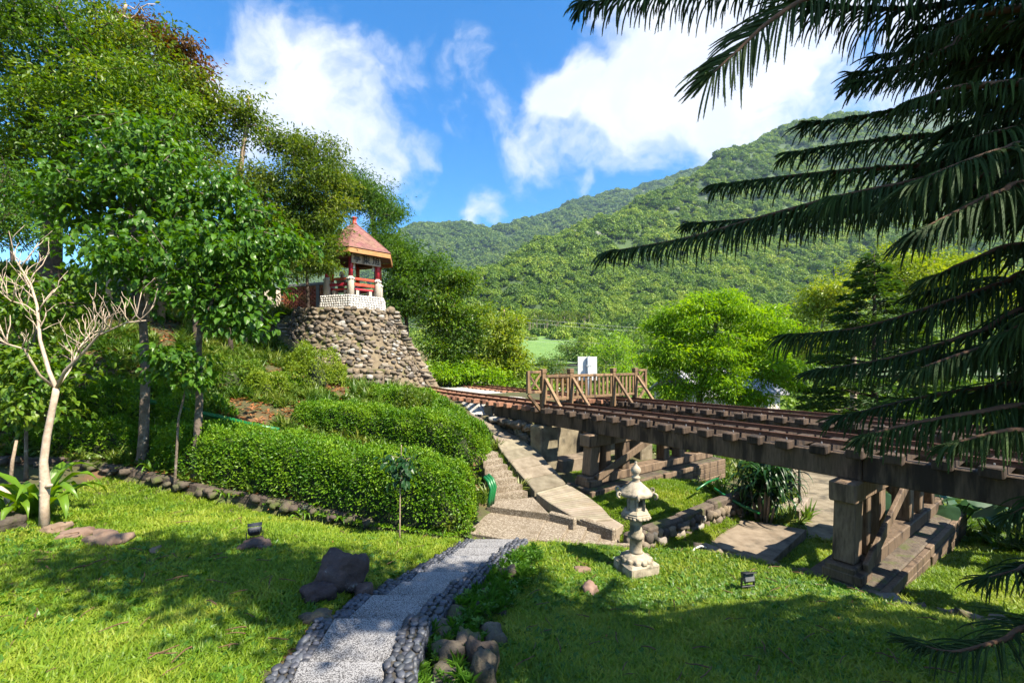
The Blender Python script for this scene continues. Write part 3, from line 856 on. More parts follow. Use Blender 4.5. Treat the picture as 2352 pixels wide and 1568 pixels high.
# ------------------------------------------------------------------ landing, steps, ramp and slab walkway
def polyslab(name, corners, thick, mat, parent=None, ch=.012):
    """corners given as (u, v, z): XY found on the plane of each corner's own height"""
    q = [PZ(u, v, z) for (u, v, z) in corners]
    V, F = prism([(p.x, p.y) for p in q], [p.z - thick for p in q], [p.z for p in q], ch)
    SLABS.append(np.array([(p.x, p.y) for p in q]))
    return put(name, py_mesh(name, V, F, mat), parent)
landing = empty('landing', PZ(1170, 1200, .12))
tag(landing, 'brown pebbly concrete landing at the foot of the path', 'landing', kind='structure')
polyslab('slab', [(1080, 1222, .125), (1205, 1243, .12), (1232, 1236, .12), (1262, 1180, .12), (1122, 1160, .13), (1085, 1185, .13)], .3, MAT['aggregate_brown'], landing)
# steps going down to the right from the landing
low = empty('lower_steps', PZ(1320, 1215, 0))
tag(low, 'four brown concrete steps going down beside the stone lantern', 'steps', kind='structure')
for k, (c0, c1, c2, c3, z) in enumerate([((1233, 1237), (1284, 1243), (1312, 1194), (1263, 1180), .105), ((1286, 1246), (1330, 1248), (1350, 1205), (1312, 1197), .04),
                                        ((1331, 1251), (1368, 1252), (1386, 1215), (1350, 1208), -.02), ((1369, 1254), (1410, 1255), (1424, 1228), (1386, 1218), -.08)]):
    polyslab('step', [(*c0, z), (*c1, z), (*c2, z), (*c3, z)], .3, MAT['aggregate_brown'], low)
V, F = beam_geo(PZ(1205, 1248, .0), PZ(1470, 1262, -.08), .07, .2, ch=.015); put('edge_kerb', py_mesh('edge_kerb', V, F, MAT['aggregate_brown']), low)
kerb = empty('ramp_kerb', PZ(1400, 1215, .1))
tag(kerb, 'low dark concrete kerb curving between the steps and the ramp', 'kerb', kind='structure')
for (a, b, za, zb) in (((1262, 1176), (1322, 1192), .24, .22), ((1336, 1190), (1412, 1216), .14, .1)):
    A, B = PZ(*a, za), PZ(*b, zb)
    V, F = beam_geo(A - Vector((0, 0, .1)), B - Vector((0, 0, .1)), .12, .26, ch=.02); put('kerb_block', py_mesh('kerb_block', V, F, MAT['aggregate_brown']), kerb)
polyslab('flat_stone', [(1355, 1192, .1), (1415, 1215, .06), (1432, 1203, .06), (1400, 1185, .1)], .15, MAT['concrete_pale'], kerb)
# steps going up to the left, between hedge and walkway
ups = empty('upper_steps', PZ(1160, 1150, .2))
tag(ups, 'weathered concrete steps climbing between the hedge and the walkway', 'steps', kind='structure')
stp = [((1118, 1160), (1262, 1178), (1225, 1140), (1130, 1150), .25), ((1128, 1150), (1208, 1136), (1194, 1118), (1126, 1131), .37), ((1128, 1133), (1190, 1120), (1180, 1100), (1127, 1112), .50),
       ((1126, 1112), (1178, 1099), (1168, 1083), (1125, 1094), .63), ((1124, 1093), (1164, 1080), (1154, 1064), (1120, 1074), .76), ((1118, 1074), (1150, 1062), (1140, 1048), (1112, 1058), .89), ((1110, 1056), (1138, 1046), (1128, 1032), (1104, 1040), 1.02)]
polyslab('step', [(*q_, .25) for q_ in stp[0][:4]], .4, MAT['aggregate_brown'], ups)
L0, L1, R0, R1 = PZ(1128, 1150, .25), PZ(1104, 1042, 1.05), PZ(1212, 1138, .25), PZ(1134, 1034, 1.05)
for k in range(7):
    f0, f1 = k / 7, (k + 1.15) / 7
    a, b, c, d = L0.lerp(L1, f0), R0.lerp(R1, f0), R0.lerp(R1, f1), L0.lerp(L1, f1); z = .25 + .8 * (k + 1) / 7
    V, F = prism([(a.x, a.y), (b.x, b.y), (c.x, c.y), (d.x, d.y)], z - .35, z, .018); put('step', py_mesh('step', V, F, MAT['aggregate_brown']), ups)
    SLABS.append(np.array([(a.x, a.y), (b.x, b.y), (c.x, c.y), (d.x, d.y)]))
# the slab walkway: left and right edge with heights
walk = empty('walkway', PZ(1230, 1080, .4))
tag(walk, 'sunlit walkway of worn concrete slabs rising to the railway', 'walkway', kind='structure')
WL = [(1228, 1126, .34), (1205, 1098, .46), (1186, 1076, .60), (1168, 1054, .74), (1152, 1034, .87), (1140, 1014, 1.0), (1130, 995, 1.12), (1120, 978, 1.24), (1100, 962, 1.36), (1072, 946, 1.47), (1052, 930, 1.57), (1035, 914, 1.66), (1010, 900, 1.72)]
WR = [(1300, 1108, .34), (1280, 1082, .46), (1258, 1060, .60), (1240, 1040, .74), (1216, 1020, .87), (1192, 1000, 1.0), (1172, 982, 1.12), (1154, 966, 1.24), (1142, 951, 1.36), (1130, 940, 1.47), (1110, 926, 1.57), (1085, 912, 1.66), (1060, 899, 1.72)]
for k in range(len(WL) - 1):
    g = .006
    a, b, c, d = WL[k], WR[k], WR[k + 1], WL[k + 1]
    qa, qb, qc, qd = PZ(*a), PZ(*b), PZ(*c), PZ(*d); qc = qc.lerp(qb, .07); qd = qd.lerp(qa, .07)
    for q_ in (qb, qc): q_.z += random.uniform(-.012, .012)
    V, F = prism([(q_.x, q_.y) for q_ in (qa, qb, qc, qd)], [q_.z - .22 for q_ in (qa, qb, qc, qd)], [q_.z for q_ in (qa, qb, qc, qd)], .016)
    SLABS.append(np.array([(q_.x, q_.y) for q_ in (qa, qb, qc, qd)])); put('slab', py_mesh('slab', V, F, MAT['concrete']), walk)
ramp_o = empty('ramp', PZ(1320, 1150, .2))
tag(ramp_o, 'pale grooved concrete ramp at the foot of the slab walkway', 'ramp', kind='structure')
RL = [(1232, 1130, .33), (1262, 1152, .24), (1295, 1172, .18), (1335, 1196, .12)]
RR = [(1305, 1110, .33), (1350, 1137, .24), (1382, 1162, .18), (1408, 1192, .10)]
for k in range(3):
    n = 6
    for j in range(n):
        f0, f1 = j / n, (j + .82) / n
        def L(A, B, f): return tuple(A[i] * (1 - f) + B[i] * f for i in range(3))
        polyslab('ramp_strip', [L(RL[k], RL[k + 1], f0), L(RR[k], RR[k + 1], f0), L(RR[k], RR[k + 1], f1), L(RL[k], RL[k + 1], f1)], .22, MAT['concrete_pale'], ramp_o, .012)
    q = [PZ(*RL[k]), PZ(*RR[k]), PZ(*RR[k + 1]), PZ(*RL[k + 1])]
    V, F = prism([(p.x, p.y) for p in q], [p.z - .25 for p in q], [p.z - .014 for p in q], .002); put('ramp_bed', py_mesh('ramp_bed', V, F, MAT['concrete_moss']), ramp_o)

# slab deck under the bridge and the lower road
deck = polyslab('concrete_platform', [(1622, 1246, -.30), (1700, 1190, -.30), (1852, 1214, -.30), (1770, 1290, -.30)], .22, MAT['concrete_moss'])
tag(deck, 'flat concrete platform in dappled shade under the bridge', 'platform', kind='structure')
lane = polyslab('lane', [(1845, 1235, -.52), (1935, 1245, -.52), (2010, 1150, -.58), (2040, 1060, -.66), (1800, 1062, -.66), (1830, 1120, -.6), (1852, 1180, -.55)], .2, MAT['concrete_moss'])
tag(lane, 'sun-dappled concrete lane running under the bridge', 'lane', kind='structure')
# low mossy stone wall between the under-bridge lawn and the platform
def stone_run(parent, A, B, rows, h, size, mat, seed, depth=.1, jitter=.25, lean=0.0, name='stone', n=2, into=None):
    """courses of rough stones along the face of a wall from A to B (feet), bulging towards -normal"""
    rs = random.Random(seed); A = Vector(A); B = Vector(B)
    ax = B - A; L = Vector((ax.x, ax.y, 0)).length; fw = ax.normalized()
    nr = Vector((fw.y, -fw.x, 0)).normalized()
    cnt = 0
    protos = STONES if mat == MAT['stone'] else None
    for r in range(rows):
        n_s = max(2, int(L / size)); off = rs.random() * .5
        for k in range(n_s + 1):
            f = (k + off + rs.uniform(-jitter, jitter)) / n_s
            if f > 1: continue
            zz = (r + .5 + rs.uniform(-.15, .15)) * h / rows
            q = A + ax * f + Vector((0, 0, zz)) + nr * (rs.uniform(-.02, .05) - lean * zz)
            s = size * rs.uniform(.38, .62)
            put(name, rs.choice(STONES), parent, q, (rs.uniform(-.25, .25), rs.uniform(-.3, .3), math.atan2(fw.y, fw.x) + rs.uniform(-.3, .3)), (s, depth, s * rs.uniform(.42, .75) * (h / rows) / (size * .55)))
            cnt += 1
    return cnt
STONES = [py_mesh('stone', *rock_geo(200 + k, 2, .36, 1.0, 1.7), MAT['stone'], True) for k in range(10)]
lw = empty('low_stone_wall', PZ(1560, 1215, -.2))
tag(lw, 'low mossy stone wall edging the lawn under the bridge', 'wall')
ps = [PZ(1440, 1250, -.1), PZ(1480, 1240, -.12), PZ(1560, 1222, -.2), PZ(1630, 1200, -.28), PZ(1690, 1182, -.32), PZ(1712, 1168, -.34)]
mb = MB()
for k in range(len(ps) - 1):
    a, b = ps[k].copy(), ps[k + 1].copy(); a.z = b.z = -.12
    up = .0 + .03 * k
    mb.box(a + Vector((0, 0, up * .5)), b + Vector((0, 0, up * .5)), .22, .42 + up, ch=.03)
mb.build('wall_core', MAT['rock_moss'], lw)
for k in range(len(ps) - 1):
    a, b = ps[k].copy(), ps[k + 1].copy(); a.z = b.z = -.38
    fw = (b - a).normalized(); nr = Vector((fw.y, -fw.x, 0)) * .1
    stone_run(lw, a + nr, b + nr, 3, .42, .17, MAT['stone'], 300 + k, .07)
# white hose end on the grass by the platform, kerb block and rail posts by the lane
mb = MB(); mb.tube([PZ(1588, 1268, .0) + Vector((.0, 0, .0)), PZ(1596, 1258, .02), PZ(1610, 1252, .06), PZ(1622, 1256, .03)], .016, 8)
tag(mb.build('hose_end', MAT['whitepebble'], None, True), 'short curved white hose end lying in the grass by the platform', 'hose')
kb = empty('lane_kerb', PZ(1840, 1165, -.5)); tag(kb, 'small pale concrete kerb block beside the lane under the bridge', 'kerb')
A = PZ(1830, 1198, -.56); B = PZ(1852, 1165, -.58)
V, F = beam_geo(A + Vector((0, 0, .12)), B + Vector((0, 0, .12)), .12, .3); put('kerb_block', py_mesh('kerb_block', V, F, MAT['concrete_pale']), kb)
A = PZ(1795, 1170, -.56); B = PZ(1832, 1152, -.58)
V, F = beam_geo(A + Vector((0, 0, .05)), B + Vector((0, 0, .05)), .1, .14); put('kerb_block', py_mesh('kerb_block', V, F, MAT['concrete_pale']), kb)
for (u, v, D, h, lab) in ((1836, 1168, 10.6, 1.75, 'thin dark post standing on the kerb beside the lane'), (1817, 1150, 11.2, 1.7, 'thin dark post in the bushes left of the lane')):
    q = P(u, v, D); mb = MB(); mb.tube([q - Vector((0, 0, .3)), q + Vector((0, 0, h))], .028, 8)
    tag(mb.build('post', MAT['darkpole'], None, True), lab, 'post')

# ------------------------------------------------------------------ timber trestle bridge
TH = math.atan(440 * .733 / 440)
DV = Vector((-math.sin(TH), math.cos(TH), 0)); NV = Vector((math.cos(TH), math.sin(TH), 0))
def B3(p, t, drop): q = NV * p + DV * t; return Vector((q.x, q.y, CAMZ - drop))
bridge = empty('trestle_bridge', B3(9.5, 4, 3.0))
tag(bridge, 'dark timber trestle bridge carrying two narrow rusty railway tracks', 'bridge')
T0, T1 = -4.6, 11.2
for (p0) in (7.62, 8.38, 10.62, 11.38):
    cuts = [T0, -2.7, 2.05, 7.1, T1] if p0 == 7.62 else [T0, 2.2, T1]
    for a, b in zip(cuts[:-1], cuts[1:]):
        beam('girder', B3(p0, a + .004, 1.48), B3(p0, b - .004, 1.48), .2 + (.012 if a == 2.05 else 0), .36, MAT['girder'], bridge, ch=.015)
def rail_geo(pts):
    """flat-bottomed rail along pts (rail head at the points)"""
    prof = [(-.038, -.07), (.038, -.07), (.035, -.062), (.008, -.055), (.008, -.022), (.02, -.016), (.02, 0), (-.02, 0), (-.02, -.016), (-.008, -.022), (-.008, -.055), (-.035, -.062)]
    V = []; F = []; n = len(prof)
    for i, q in enumerate(pts):
        d = (pts[min(i + 1, len(pts) - 1)] - pts[max(0, i - 1)]); d.z = 0; d.normalize()
        s = Vector((d.y, -d.x, 0))
        for (x, z) in prof: V.append(q + s * x + Vector((0, 0, z)))
    for i in range(len(pts) - 1):
        for k in range(n): F.append((i * n + k, (i + 1) * n + k, (i + 1) * n + (k + 1) % n, i * n + (k + 1) % n))
    F.append(tuple(range(n))); F.append(tuple((len(pts) - 1) * n + k for k in range(n))[::-1])
    return V, F
for p0 in (7.62, 8.38, 10.62, 11.38):
    V, F = rail_geo([B3(p0, a, 1.14) for a in np.linspace(T0, 12.0, 6)])
    put('rail', py_mesh('rail', V, F, MAT['rail']), bridge)
rs = random.Random(9)
SLP = {}
def sleeper_mesh(kind):
    V, F = cbox(1.36, .19, .13, .014)
    V = [(v[0], v[1] + rs.uniform(-.006, .006), v[2] + rs.uniform(-.005, .005)) for v in V]
    return py_mesh('sleeper', V, F, MAT[kind])
slm = [sleeper_mesh('sleeper') for _ in range(6)]; slr = [sleeper_mesh('sleeper_red') for _ in range(4)]
BOLT = MB(); BOLT.tube([(0, 0, 0), (0, 0, .03)], .009, 6); BOLT = BOLT.mesh('bolt', MAT['bolt'])
ang = math.atan2(NV.y, NV.x)
for tr, pc0 in enumerate((8.03, 11.03)):
    tt = T0 + .2; k = 0
    while tt < 11.8:
        far = tt > 9.2
        q = B3(pc0 + rs.uniform(-.04, .04), tt + rs.uniform(-.02, .02), 1.14 + .07 + .0625 + .002)
        me = rs.choice(slr if far else slm)
        s = put('sleeper', me, bridge, q, (0, rs.uniform(-.012, .012), ang + rs.uniform(-.02, .02)), (rs.uniform(.95, 1.05), rs.uniform(.92, 1.08), 1))
        if not far and tt > -1.5:
            for off in (-.47, .47):
                put('bolt', BOLT, s, q + NV * off + Vector((0, 0, .06)))
        tt += .435; k += 1
def bent(tb, zfoot, low_planks, plank_depth):
    """cap beam across both tracks with its posts, sill, braces and base planks as sub-parts"""
    cap = beam('cap_beam', B3(7.24, tb, 1.80), B3(12.0, tb, 1.80), .32, .28, MAT['post'], bridge, ch=.02)
    zs = CAMZ - zfoot
    for (p0, w, lean) in ((7.50, .30, -.05), (7.92, .16, 0), (8.55, .26, 0), (10.2, .24, 0), (10.9, .24, 0), (11.6, .2, .12)):
        beam('post', B3(p0 + lean * 1.6, tb, zs - .2), B3(p0, tb, 1.94), .26, w, MAT['post'], cap, up=NV, ch=.015)
    beam('sill', B3(7.15, tb, zs - .10), B3(12.4, tb, zs - .10), .34, .2, MAT['post'], cap, ch=.015)
    beam('block', B3(7.14, tb - .02, zs - .06), B3(7.58, tb - .02, zs - .06), .46, .14, MAT['post'], cap, ch=.015)
    beam('brace', B3(7.4, tb - .22, zs - .16), B3(10.0, tb - .22, 1.75), .06, .17, MAT['post'], cap, ch=.01)
    beam('brace', B3(11.6, tb + .22, zs - .16), B3(9.0, tb + .22, 1.75), .06, .17, MAT['post'], cap, ch=.01)
    for k in range(low_planks):
        for (a, b) in ((7.0, 9.55), (9.6, 12.5)):
            d = .45 - .0 * k
            beam('base_plank', B3(a + rs.uniform(-.05, .05), tb - d + rs.uniform(-.012, .012), zs + .08 + .135 * k), B3(b + rs.uniform(-.03, .03), tb - d, zs + .08 + .135 * k), .08, .128, MAT['post'], cap, ch=.01)
    beam('base_slab', B3(7.05, tb, zs + .0 + .22), B3(12.5, tb, zs + .22), .80, .42, MAT['rock_moss'], cap, ch=.02)
bent(7.1, .30, 4, .45)
bent(2.2, .12, 4, .45)
bent(-2.7, .3, 3, .45)
# concrete abutment under the girder ends
ab = empty('bridge_abutment', B3(9.5, 9.2, 3.0)); tag(ab, 'stained concrete abutment with piers under the far end of the bridge', 'abutment')
V, F = beam_geo(B3(7.75, 9.4, 2.4), B3(12.3, 9.4, 2.4), .3, 1.44, ch=.02); put('back_wall', py_mesh('back_wall', V, F, MAT['concrete_moss']), ab)
for p0, w in ((7.62, .46), (9.6, .5), (11.7, .46)):
    V, F = beam_geo(B3(p0, 8.95, 3.2), B3(p0, 8.95, 1.68), .6, w, up=DV, ch=.03); put('pier', py_mesh('pier', V, F, MAT['concrete_moss']), ab)
V, F = beam_geo(B3(7.9, 8.75, 2.9), B3(9.3, 8.75, 2.9), .5, .62, ch=.03); put('ledge', py_mesh('ledge', V, F, MAT['concrete_moss']), ab)
V, F = beam_geo(B3(7.55, 11.62, 1.66), B3(8.8, 11.62, 1.66), .42, .56, ch=.03); put('pad', py_mesh('pad', V, F, MAT['concrete']), ab)
V, F = beam_geo(B3(10.4, 11.62, 1.66), B3(11.9, 11.62, 1.66), .42, .56, ch=.03); put('pad', py_mesh('pad', V, F, MAT['concrete']), ab)
# dry stone wall between walkway and abutment
dw = empty('dry_stone_wall', B3(7.5, 10.2, 3.0)); tag(dw, 'rough dry stone wall under the bridge end beside the walkway', 'wall')
A = B3(7.45, 9.0, 3.02); Bq = B3(7.35, 12.4, 1.75)
mb = MB()
for k in range(6):
    f = k / 6; z0 = 3.05 - 1.1 * f; ztop = 1.86
    V, F = beam_geo(B3(7.72, 9.3 + 3.0 * f, 2.5), B3(7.72, 9.3 + 3.0 * (f + 1 / 6), 2.5), .3, 1.2, ch=.02); mb.add(V, F)
mb.build('wall_core', MAT['mortar'], dw)
rs = random.Random(77)
for k in range(110):
    f = rs.random(); tt = 9.3 + 2.9 * f
    lo = 2.95 - 1.0 * f; hi = 1.78
    g = rs.random()
    dr = lo * g + hi * (1 - g)
    s = rs.uniform(.09, .17)
    put('stone', rs.choice(STONES), dw, B3(7.52 - .05 * g + rs.uniform(-.03, .03), tt, dr), (rs.uniform(-.3, .3), rs.uniform(-.3, .3), TH + math.pi / 2 + rs.uniform(-.4, .4)), (s * 1.1, .1, s * rs.uniform(.45, .75)))
for k in range(16):
    s = rs.uniform(.1, .17)
    put('stone', rs.choice(STONES), dw, B3(7.42 + rs.uniform(-.1, .15), 9.6 + 2.6 * k / 16, 1.74), (0, 0, rs.uniform(0, 3)), (s * 1.2, s, s * .6))

# ------------------------------------------------------------------ tracks going on over the ballast behind the bridge
def curve_t(p0, s):     # distance s beyond t=12: swings to the right
    sx = s; dev = .0135 * s * s
    q = NV * (p0 + dev) + DV * (12.0 + sx)
    return Vector((q.x, q.y, 0))
for nm, pa, lab in (('railway_track', 8.0, 'narrow rusty track on white gravel passing the stone tower foot'), ('railway_track', 11.0, 'second narrow rusty track on gravel behind the fence, nearer the white flowers')):
    tk = empty(nm, curve_t(pa, 4) + Vector((0, 0, 1.8))); tag(tk, lab, 'track', 'tracks on the gravel beyond the bridge')
    for off in (-.38, .38):
        V, F = rail_geo([curve_t(pa + off, s) + Vector((0, 0, CAMZ - 1.14)) for s in np.linspace(0, 16, 17)]); put('rail', py_mesh('rail', V, F, MAT['rail']), tk)
    s = .15
    while s < 16:
        a = curve_t(pa, s); b = curve_t(pa, s + .1); d = (b - a).normalized()
        put('sleeper', random.choice(slr), tk, a + Vector((0, 0, CAMZ - 1.14 - .135)), (0, 0, math.atan2(-d.x, d.y) + random.uniform(-.03, .03)))
        s += .47
m, t, bs = newmat('white_ballast'); p = geopos(t)
vo = t.nodes.new('ShaderNodeTexVoronoi'); vo.inputs['Scale'].default_value = 22; t.links.new(p, vo.inputs['Vector'])
v1 = t.nodes.new('ShaderNodeSeparateColor'); t.links.new(vo.outputs['Color'], v1.inputs[0])
col = ramp(t, v1.outputs[0], [(.0, (.22, .20, .17)), (.5, (.38, .36, .32)), (1, (.52, .5, .47))])
t.links.new(col, bs.inputs['Base Color']); bs.inputs['Roughness'].default_value = .9; bump(t, bs, vo.outputs['Distance'], .8, .03)
MAT['ballast'] = m
V = []; F = []
ss = np.linspace(-.3, 17, 40); pp = np.linspace(7.2, 12.4, 14)
for s in ss:
    for q in pp:
        c = curve_t(q, s); edge = min(q - 7.2, 12.4 - q, (s + .3) * 2); V.append((c.x, c.y, CAMZ - 1.14 - .155 + .03 * random.random() - (.4 if edge < .1 else 0)))
for i in range(len(ss) - 1):
    for j in range(len(pp) - 1): F.append((i * 14 + j, i * 14 + j + 1, (i + 1) * 14 + j + 1, (i + 1) * 14 + j))
tag(put('gravel_bed', py_mesh('gravel_bed', V, F, MAT['ballast'], True)), 'white gravel bed under the tracks behind the fence', 'gravel', kind='structure')

# ------------------------------------------------------------------ timber barrier across the tracks
fen = empty('timber_barrier', B3(9.5, 9, 1.2)); tag(fen, 'brown timber picket barrier standing across both tracks', 'fence')
posts = [7.62, 8.63, 10.42, 11.46]; TF = 9.0; ztop = .22
for p0 in posts:
    po = beam('post', B3(p0, TF, 1.36), B3(p0, TF, ztop), .13, .13, MAT['fence'], fen, up=DV, ch=.01)
    beam('post_cap', B3(p0, TF, ztop + .10), B3(p0, TF, ztop - .02), .155, .155, MAT['fence'], po, up=DV, ch=.012)
    beam('brace', B3(p0 + .07, TF - .72, 1.30), B3(p0 + .03, TF - .06, .46), .07, .09, MAT['fence'], fen, up=NV, ch=.008)
for a, b in zip(posts[:-1], posts[1:]):
    beam('top_rail', B3(a + .066, TF, .40), B3(b - .066, TF, .40), .09, .075, MAT['fence'], fen, ch=.008)
    beam('bottom_rail', B3(a + .066, TF, 1.02), B3(b - .066, TF, 1.02), .08, .075, MAT['fence'], fen, ch=.008)
    n = int(round((b - a) / .185))
    for k in range(n):
        q = a + (b - a) * (k + .5) / n
        beam('picket', B3(q, TF, 1.0), B3(q, TF, .43), .04, .085, MAT['fence'], fen, up=NV, ch=.006)
for (pi, po_) in ((7.55, 7.12), (11.53, 11.98)):
    lo, hi = .84, .25
    beam('wing_post', B3(po_, TF, lo), B3(po_, TF, hi), .09, .09, MAT['fence'], fen, up=DV, ch=.008)
    for z in (lo - .03, hi + .03): beam('wing_rail', B3(pi, TF, z), B3(po_, TF, z), .06, .07, MAT['fence'], fen, ch=.008)
    beam('wing_cross', B3(pi, TF + .02, lo - .05), B3(po_, TF + .02, hi + .06), .03, .06, MAT['fence'], fen, ch=.006)
    beam('wing_cross', B3(pi, TF - .02, hi + .06), B3(po_, TF - .02, lo - .05), .03, .06, MAT['fence'], fen, ch=.006)
    beam('wing_strut', B3(pi, TF, 1.32), B3(po_, TF, lo + .03), .07, .08, MAT['fence'], fen, ch=.008)
# sign seen from behind, beyond the barrier
q = P(1349, 905, 15.5); sg = empty('road_sign', q); tag(sg, 'blank grey-white back of a rectangular sign on a steel pole', 'sign')
a = P(1327, 818, 15.5); b = P(1371, 860, 15.5)
V, F = cbox(b.x - a.x, .03, (a.z - b.z) * 1.3, .005); put('panel', py_mesh('panel', [(v[0] + (a.x + b.x) / 2, v[1] + 15.5, v[2] + a.z - (a.z - b.z) * .65) for v in V], F, MAT['signwhite']), sg)
c = P(1352, 818, 15.42)
mb = MB(); mb.tube([(c.x, c.y, c.z - 2.1), (c.x, c.y, c.z + .01)], .055, 12); pole = mb.build('pole', MAT['steelpole'], sg, True)
for dz in (-.32, -.78):
    mb = MB(); mb.box((c.x - .09, c.y - .045, c.z + dz), (c.x + .09, c.y - .045, c.z + dz), .04, .04, ch=.004); mb.build('clamp', MAT['bolt'], sg)
# ------------------------------------------------------------------ stone lantern
q0 = gpt(1.83, 6.5)
lan = empty('stone_lantern', q0); tag(lan, 'weathered granite garden lantern on a fluted post in the lawn', 'lantern')
def lput(name, V, F, sm=False, mat='lantern', parent=None): return put(name, py_mesh(name, moved(V, (q0.x, q0.y, q0.z), .35), F, MAT[mat], sm), parent or lan)
V, F = cbox(.50, .46, .24, .03); V = [(v[0] + random.uniform(-.012, .012), v[1] + random.uniform(-.012, .012), v[2] + .07) for v in V]; lput('plinth', V, F)
# lotus base with a ring of petals
base = lput('lotus_base', *lathe([(.19, .18), (.205, .20), (.20, .235), (.165, .262), (.12, .285), (.105, .30)], 24), True)
for k in range(12):
    a = 2 * math.pi * k / 12; V, F = rock_geo(7, 3, .02); V = [(v[0] * .045 + .185 * math.cos(a), v[1] * .045 + .185 * math.sin(a), v[2] * .035 + .212) for v in V]; lput('petal', V, F, True, parent=base)
lput('shaft', *lathe([(.105, .295), (.092, .33), (.088, .50), (.112, .515), (.12, .545), (.112, .575), (.090, .59), (.088, .74), (.10, .785), (.112, .80)], 24), True)
V, F = lathe([(.10, .79), (.17, .835), (.215, .85), (.215, .872), (.20, .88), (.20, .90), (.165, .935), (.13, .94)], 6); plat = lput('platform', V, F)
for k in range(6):
    for j in (-1, 0, 1):
        a = math.pi / 6 + k * math.pi / 3
        x, y = .175 * math.cos(a) - j * .06 * math.sin(a), .175 * math.sin(a) + j * .06 * math.cos(a)
        V, F = rock_geo(8, 2, .02); V = [(v[0] * .03 + x, v[1] * .03 + y, v[2] * .022 + .836) for v in V]; lput('petal', V, F, True, parent=plat)
V, F = lathe([(.125, .94), (.125, 1.13)], 6); fb = lput('fire_box', V, F)
for k in range(6):
    a = k * math.pi / 3; x, y = .128 * math.cos(a), .128 * math.sin(a)
    V, F = cbox(.026, .026, .19, .004); c, s_ = math.cos(a), math.sin(a); V = [(v[0] * c - v[1] * s_ + x, v[0] * s_ + v[1] * c + y, v[2] + 1.035) for v in V]; lput('corner_post', V, F, parent=fb)
    a += math.pi / 6; x, y = .112 * math.cos(a), .112 * math.sin(a)
    if k % 2 == 0:
        V, F = cbox(.012, .07, .09, .006); mt = 'bedding'
    else:
        V, F = rock_geo(60 + k, 4, .4, 1, 3.0); V = [(v[0] * .014, v[1] * .04, v[2] * .06) for v in V]; mt = 'lantern'
    c, s_ = math.cos(a), math.sin(a); V = [(v[0] * c - v[1] * s_ + x, v[0] * s_ + v[1] * c + y, v[2] + 1.05) for v in V]; lput('window' if k % 2 == 0 else 'relief', V, F, mat=mt, parent=fb)
# roof: six sided, swept eaves with scrolls
n = 36; V = []; F = []
prof = [(.10, 1.135, 0), (.215, 1.14, .0), (.24, 1.165, .02), (.205, 1.205, .008), (.155, 1.255, 0), (.11, 1.30, 0), (.075, 1.335, 0), (.055, 1.345, 0)]
for (r, z, lift) in prof:
    for k in range(n):
        a = 2 * math.pi * k / n; c = math.cos(3 * a) ** 2            # 1 on the ridges
        rr = r * (1 + .10 * c * (r > .12) + .035 * math.cos(18 * a) * (r < .2)); V.append((rr * math.cos(a), rr * math.sin(a), z + lift * c * 1.5))
for i in range(len(prof) - 1):
    for k in range(n): F.append((i * n + k, i * n + (k + 1) % n, (i + 1) * n + (k + 1) % n, (i + 1) * n + k))
F.append(tuple(range(n))[::-1]); F.append(tuple((len(prof) - 1) * n + k for k in range(n)))
roof = lput('roof', V, F, True)
for k in range(6):
    a = k * math.pi / 3; pts = []
    for j in range(13):
        th = -1.6 + j * .52; rr = .048 * (1 - j / 15)
        d = .255 + .028 + rr * math.cos(th); z = 1.185 + rr * math.sin(th)
        pts.append((d * math.cos(a), d * math.sin(a), z))
    V, F = tube_geo(pts, [.02 - .0008 * j for j in range(13)], 6); lput('scroll', V, F, True, parent=roof)
lput('finial', *lathe([(.05, 1.34), (.058, 1.36), (.045, 1.375), (.062, 1.39), (.064, 1.41), (.045, 1.425), (.036, 1.44), (.066, 1.475), (.074, 1.51), (.06, 1.545), (.03, 1.575), (.018, 1.60), (.017, 1.625), (.021, 1.635)], 20), True)

# ------------------------------------------------------------------ garden floodlights
def floodlight(name, label, loc, rz, tilt, s=1.0):
    fl = empty(name, loc); tag(fl, label, 'floodlight', 'garden floodlights')
    Mx = Matrix.Translation(loc) @ Matrix.Rotation(rz, 4, 'Z')
    H = Mx @ Matrix.Translation((0, 0, .16 * s)) @ Matrix.Rotation(tilt, 4, 'X')
    def pp(nm, V, F, mt, M4, par=fl): return put(nm, py_mesh(nm, [M4 @ Vector(v) for v in V], F, MAT[mt]), par)
    V, F = cbox(.17 * s, .07 * s, .12 * s, .012)
    V = [(v[0] * (1.0 if v[1] < 0 else .72), v[1], v[2] * (1.0 if v[1] < 0 else .7)) for v in V]
    hd = pp('housing', V, F, 'blackplastic', H)
    for k in range(7):
        V, F = cbox(.008 * s, .05 * s, .10 * s, .002); V = [(v[0] + (-.05 + k * .0165) * s, v[1] + .035 * s, v[2] + .01) for v in V]; pp('cooling_fin', V, F, 'blackplastic', H, hd)
    V, F = cbox(.135 * s, .006, .085 * s, .002); pp('glass', [(v[0], v[1] - .0375 * s, v[2]) for v in V], F, 'lens', H)
    V, F = cbox(.17 * s, .06 * s, .008 * s, .002); pp('visor', [(v[0], v[1] - .06 * s, v[2] + .064 * s) for v in V], F, 'blackplastic', H)
    mb = MB(); mb.box((-.095 * s, 0, .16 * s), (-.095 * s, 0, .05 * s), .012, .03, up=(0, 1, 0), ch=.002); mb.box((.095 * s, 0, .16 * s), (.095 * s, 0, .05 * s), .012, .03, up=(0, 1, 0), ch=.002); mb.box((-.1 * s, 0, .045 * s), (.1 * s, 0, .045 * s), .03, .012, ch=.002)
    pp('bracket', mb.V, mb.F, 'blackplastic', Mx)
    mb = MB(); mb.tube([(0, 0, -.05), (0, 0, .05 * s)], .02, 8); pp('stake', mb.V, mb.F, 'blackplastic', Mx)
